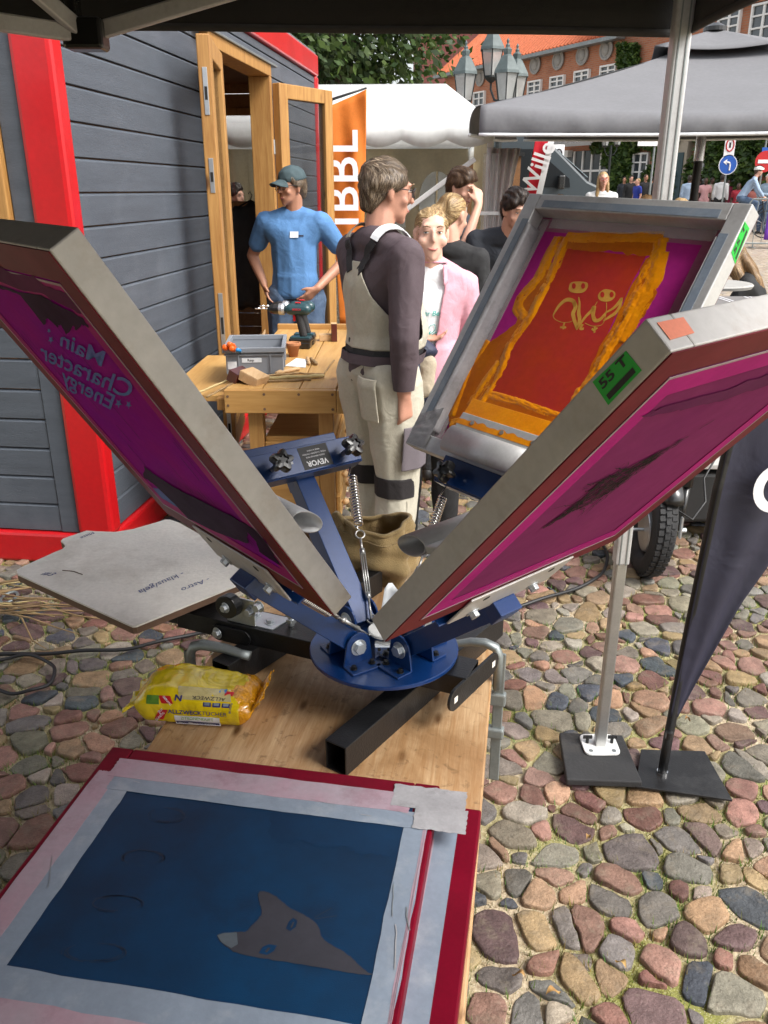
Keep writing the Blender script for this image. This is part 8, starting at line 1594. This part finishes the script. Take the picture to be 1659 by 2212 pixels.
c = at(566, 800, Z=bz); block('dark red board standing upright in front of the crate', (c.x, c.y, bz + .034), (.135, .022, .066), Matrix.Rotation(R(2), 3, 'Z'), ('maroon', 'raw_wood'))
c = at(514, 826, Z=bz); block('dark red grooved offcut lying near the front apron', (c.x, c.y + .02, bz + .026), (.05, .10, .05), Matrix.Rotation(R(-25), 3, 'Z') @ Matrix.Rotation(R(25), 3, 'Y'), ('maroon', 'maroon'))
c = at(548, 830, Z=bz); block('pale sawn wood offcut beside the grooved red one', (c.x, c.y + .02, bz + .024), (.10, .09, .042), Matrix.Rotation(R(-30), 3, 'Z') @ Matrix.Rotation(R(18), 3, 'Y'), ('raw_wood', 'raw_wood'))
c = at(722, 737, Z=bz); block('small dark red block standing at the back of the bench', (c.x, c.y, bz + .05), (.032, .05, .098), Matrix.Rotation(R(6), 3, 'Z'), ('maroon', 'raw_wood')); block('pale block lying beside the small upright red block', (c.x - .05, c.y + .02, bz + .018), (.07, .05, .034), Matrix.Rotation(R(4), 3, 'Z'), ('raw_wood', 'raw_wood'))
SK = [((415, 838), (500, 818), .006, 'stick_pale'), ((445, 843), (502, 828), .005, 'stick'), ((560, 818), (700, 812), .011, 'stick_pale'), ((565, 812), (645, 806), .006, 'stick'), ((570, 824), (672, 820), .006, 'stick'), ((596, 806), (646, 796), .011, 'raw_wood'), ((640, 806), (698, 808), .005, 'stick'), ((700, 808), (722, 778), .004, 'stick'), ((672, 776), (684, 786), .010, 'stick'), ((664, 773), (668, 786), .009, 'raw_wood')]
for i, (a, b, r_, mt_) in enumerate(SK):
    a, b = at(*a, Z=bz + r_), at(*b, Z=bz + r_)
    if i < 2: a.z -= .03
    m = MB(); n_ = 7; m.tube([a.lerp(b, k / n_) + Vector((0, .004 * math.sin(k * 1.7 + i) + (.02 * math.sin(math.pi * k / n_) if i == 7 else 0), .001 * math.sin(k * 2.3))) for k in range(n_ + 1)], [r_ * (.85 + .15 * math.sin(k * 2.1 + i)) for k in range(n_ + 1)], 8)
    tag(m.build('stick', mt_, smooth=True), ['long pale stick sticking out left over the bench shelf', 'thin brown stick below the long pale one at the bench left', 'thick peeled stick, longest on the bench middle', 'brown twig lying across the peeled stick', 'dark twig in front of the peeled stick', 'smooth wooden tool handle lying behind the sticks', 'short twig at the right end of the stick pile', 'bent twig curling up at the right of the bench', 'short dark wood piece near the paper', 'short pale wood piece next to the paper'][i], 'stick', 'sticks lying on the workbench')
q = [at(u, v, Z=bz + .002) for u, v in ((616, 790), (640, 774), (662, 776), (660, 794))]; m = MB(); m.add(q, [(0, 1, 2, 3)]); tag(m.build('paper_sheet', 'paper', solid=.001), 'white paper sheet lying on the bench right of the crate', 'paper')
q = [at(u, v, Z=bz + .003) for u, v in ((540, 812), (560, 800), (597, 797), (592, 808))]; m = MB(); m.add(q, [(0, 1, 2, 3)]); tag(m.build('plastic_sheet', 'lamp_glass', solid=.001), 'clear plastic sheet under the sticks on the bench', 'plastic sheet')
# ================================================================== BITS AROUND THE HUT
bo = at(28, 470, Y=3.82); bt = thing('wine_bottle', 'dark wine bottle standing in the hut hatch', 'bottle', (bo.x, 3.86, 1.271)); BT_ = Matrix.Translation((bo.x, 3.86, 1.271)) @ Matrix.Scale(1.18, 4); m = MB(BT_); m.lathe([(.034, 0), (.037, .01), (.037, .19), (.03, .22), (.015, .25), (.0135, .305), (.016, .307), (.016, .32), (.013, .322)], None, 28); m.build('glass', 'bottle_glass', bt, smooth=True); m = MB(BT_); m.lathe([(.0375, .06), (.0375, .15)], None, 28, False); m.build('label', 'paper', bt)
for k in range(2): m = MB(); a = HM @ Vector((.10, .40 + k * .02, 1.32)); b = HM @ Vector((.3, .72 + k * .02, 2.5)); m.tube([a, b], .004, 6); tag(m.build('cord', 'paper'), ['pale cord hanging in the hatch, nearer the wooden jamb', 'pale cord hanging in the hatch, farther from the jamb'][k], 'cord')
jk_ = thing('hanging_jacket', 'black jacket hanging inside the hut doorway', 'jacket', at(548, 560, Y=7.35)); B = Blob(); o = Vector((0, 0, 0)); B.hull(((-.16, 0, .34), .06), ((.16, 0, .34), .06), ((0, 0, .40), .05)); B.hull(((-.15, 0, .3), (.07, .08, .07)), ((.15, 0, .3), (.07, .08, .07)), ((-.14, 0, -.35), (.09, .09, .06)), ((.14, 0, -.35), (.09, .09, .06))); B.hull(((-.2, 0, .3), .06), ((-.25, 0, -.2), .05)); B.hull(((.2, 0, .3), .06), ((.25, 0, -.2), .05)); B.finish('cloth', 'black_cloth', jk_, .015, 3, folds(.02, 8, (1, 1, .3), 2)); m = MB(); m.tube([(-.1, 0, .42), (0, 0, .47), (.1, 0, .42)], .008, 6); m.tube([(0, 0, .47), (.015, 0, .51), (0, 0, .54), (-.015, 0, .52)], .005, 6); m.build('hanger', 'black_steel', jk_, world=False)
bd = thing('plank_stack', 'wooden planks leaning inside the hut doorway', 'planks', at(560, 720, Y=6.6)); 
for k in range(3): m = MB(); p = at(548 + k * 12, 725, Y=6.7); m.bar(p + Vector((-.1, 0, -.25)), p + Vector((.25 + .05 * k, .15, .3)), .06, .02); m.build('plank', 'raw_wood', bd, bevel=.002)
# cables
def cable(name, label, uv, r=.0075, z=.03):
    P = [at(u, v, Z=z) for u, v in uv]; L = []
    for i in range(len(P) - 1):
        p0, p1, p2, p3 = P[max(i - 1, 0)], P[i], P[i + 1], P[min(i + 2, len(P) - 1)]
        for k in range(10):
            t = k / 10; L.append(.5 * ((2 * p1) + (p2 - p0) * t + (2 * p0 - 5 * p1 + 4 * p2 - p3) * t * t + (3 * p1 - p0 - 3 * p2 + p3) * t ** 3))
    m = MB(); m.tube([p + Vector((0, 0, .004 * math.sin(i * .35))) for i, p in enumerate(L)], r, 8); tag(m.build(name, 'cable', smooth=True), label, 'cable')
cable('power_cable', 'black cable curving over the cobbles right of the table', [(1060, 1312), (1100, 1312), (1160, 1298), (1230, 1275), (1280, 1255), (1305, 1230), (1312, 1200), (1300, 1170), (1285, 1140)])
cable('power_cable', 'black cable running over the cobbles under the pallet', [(-60, 1418), (60, 1412), (160, 1408), (260, 1402), (340, 1388), (420, 1368), (500, 1358), (560, 1352)]); cable('power_cable', 'black cable looped on the cobbles at the left edge', [(-60, 1440), (-10, 1426), (50, 1416), (95, 1424), (118, 1446), (105, 1476), (60, 1494), (10, 1494), (-40, 1470), (-70, 1440)], .0065, .033)
r = random.Random(21)
sp = thing('twig_bundle', 'loose bundle of dry twigs on the cobbles by the hut', 'twigs', at(20, 1285, Z=.02))
for k in range(22):
    a = at(r.uniform(-90, 20), r.uniform(1258, 1330), Z=.03 + .004 * (k % 6)); ang = r.gauss(.05, .3); ln = r.uniform(.2, .55); b = a + Vector((math.cos(ang), math.sin(ang), r.uniform(-.01, .03))) * ln; m = MB(); m.tube([a, a.lerp(b, .4) + Vector((0, r.gauss(0, .012), .006)), a.lerp(b, .75) + Vector((0, r.gauss(0, .012), .002)), b], [.004, .0038, .003, .0015], 6); m.build('twig', r.choice(('stick', 'stick_pale', 'stick')), sp, smooth=True)
m = MB(); tq = at(20, 1290, Z=.04); m.tube([tq + Vector((math.cos(a) * .03, math.sin(a) * .05, .0)) for a in [k * .52 for k in range(12)]], .006, 6, True); m.build('tie', 'galv', sp)
bpy.data.scenes.remove(TMP)
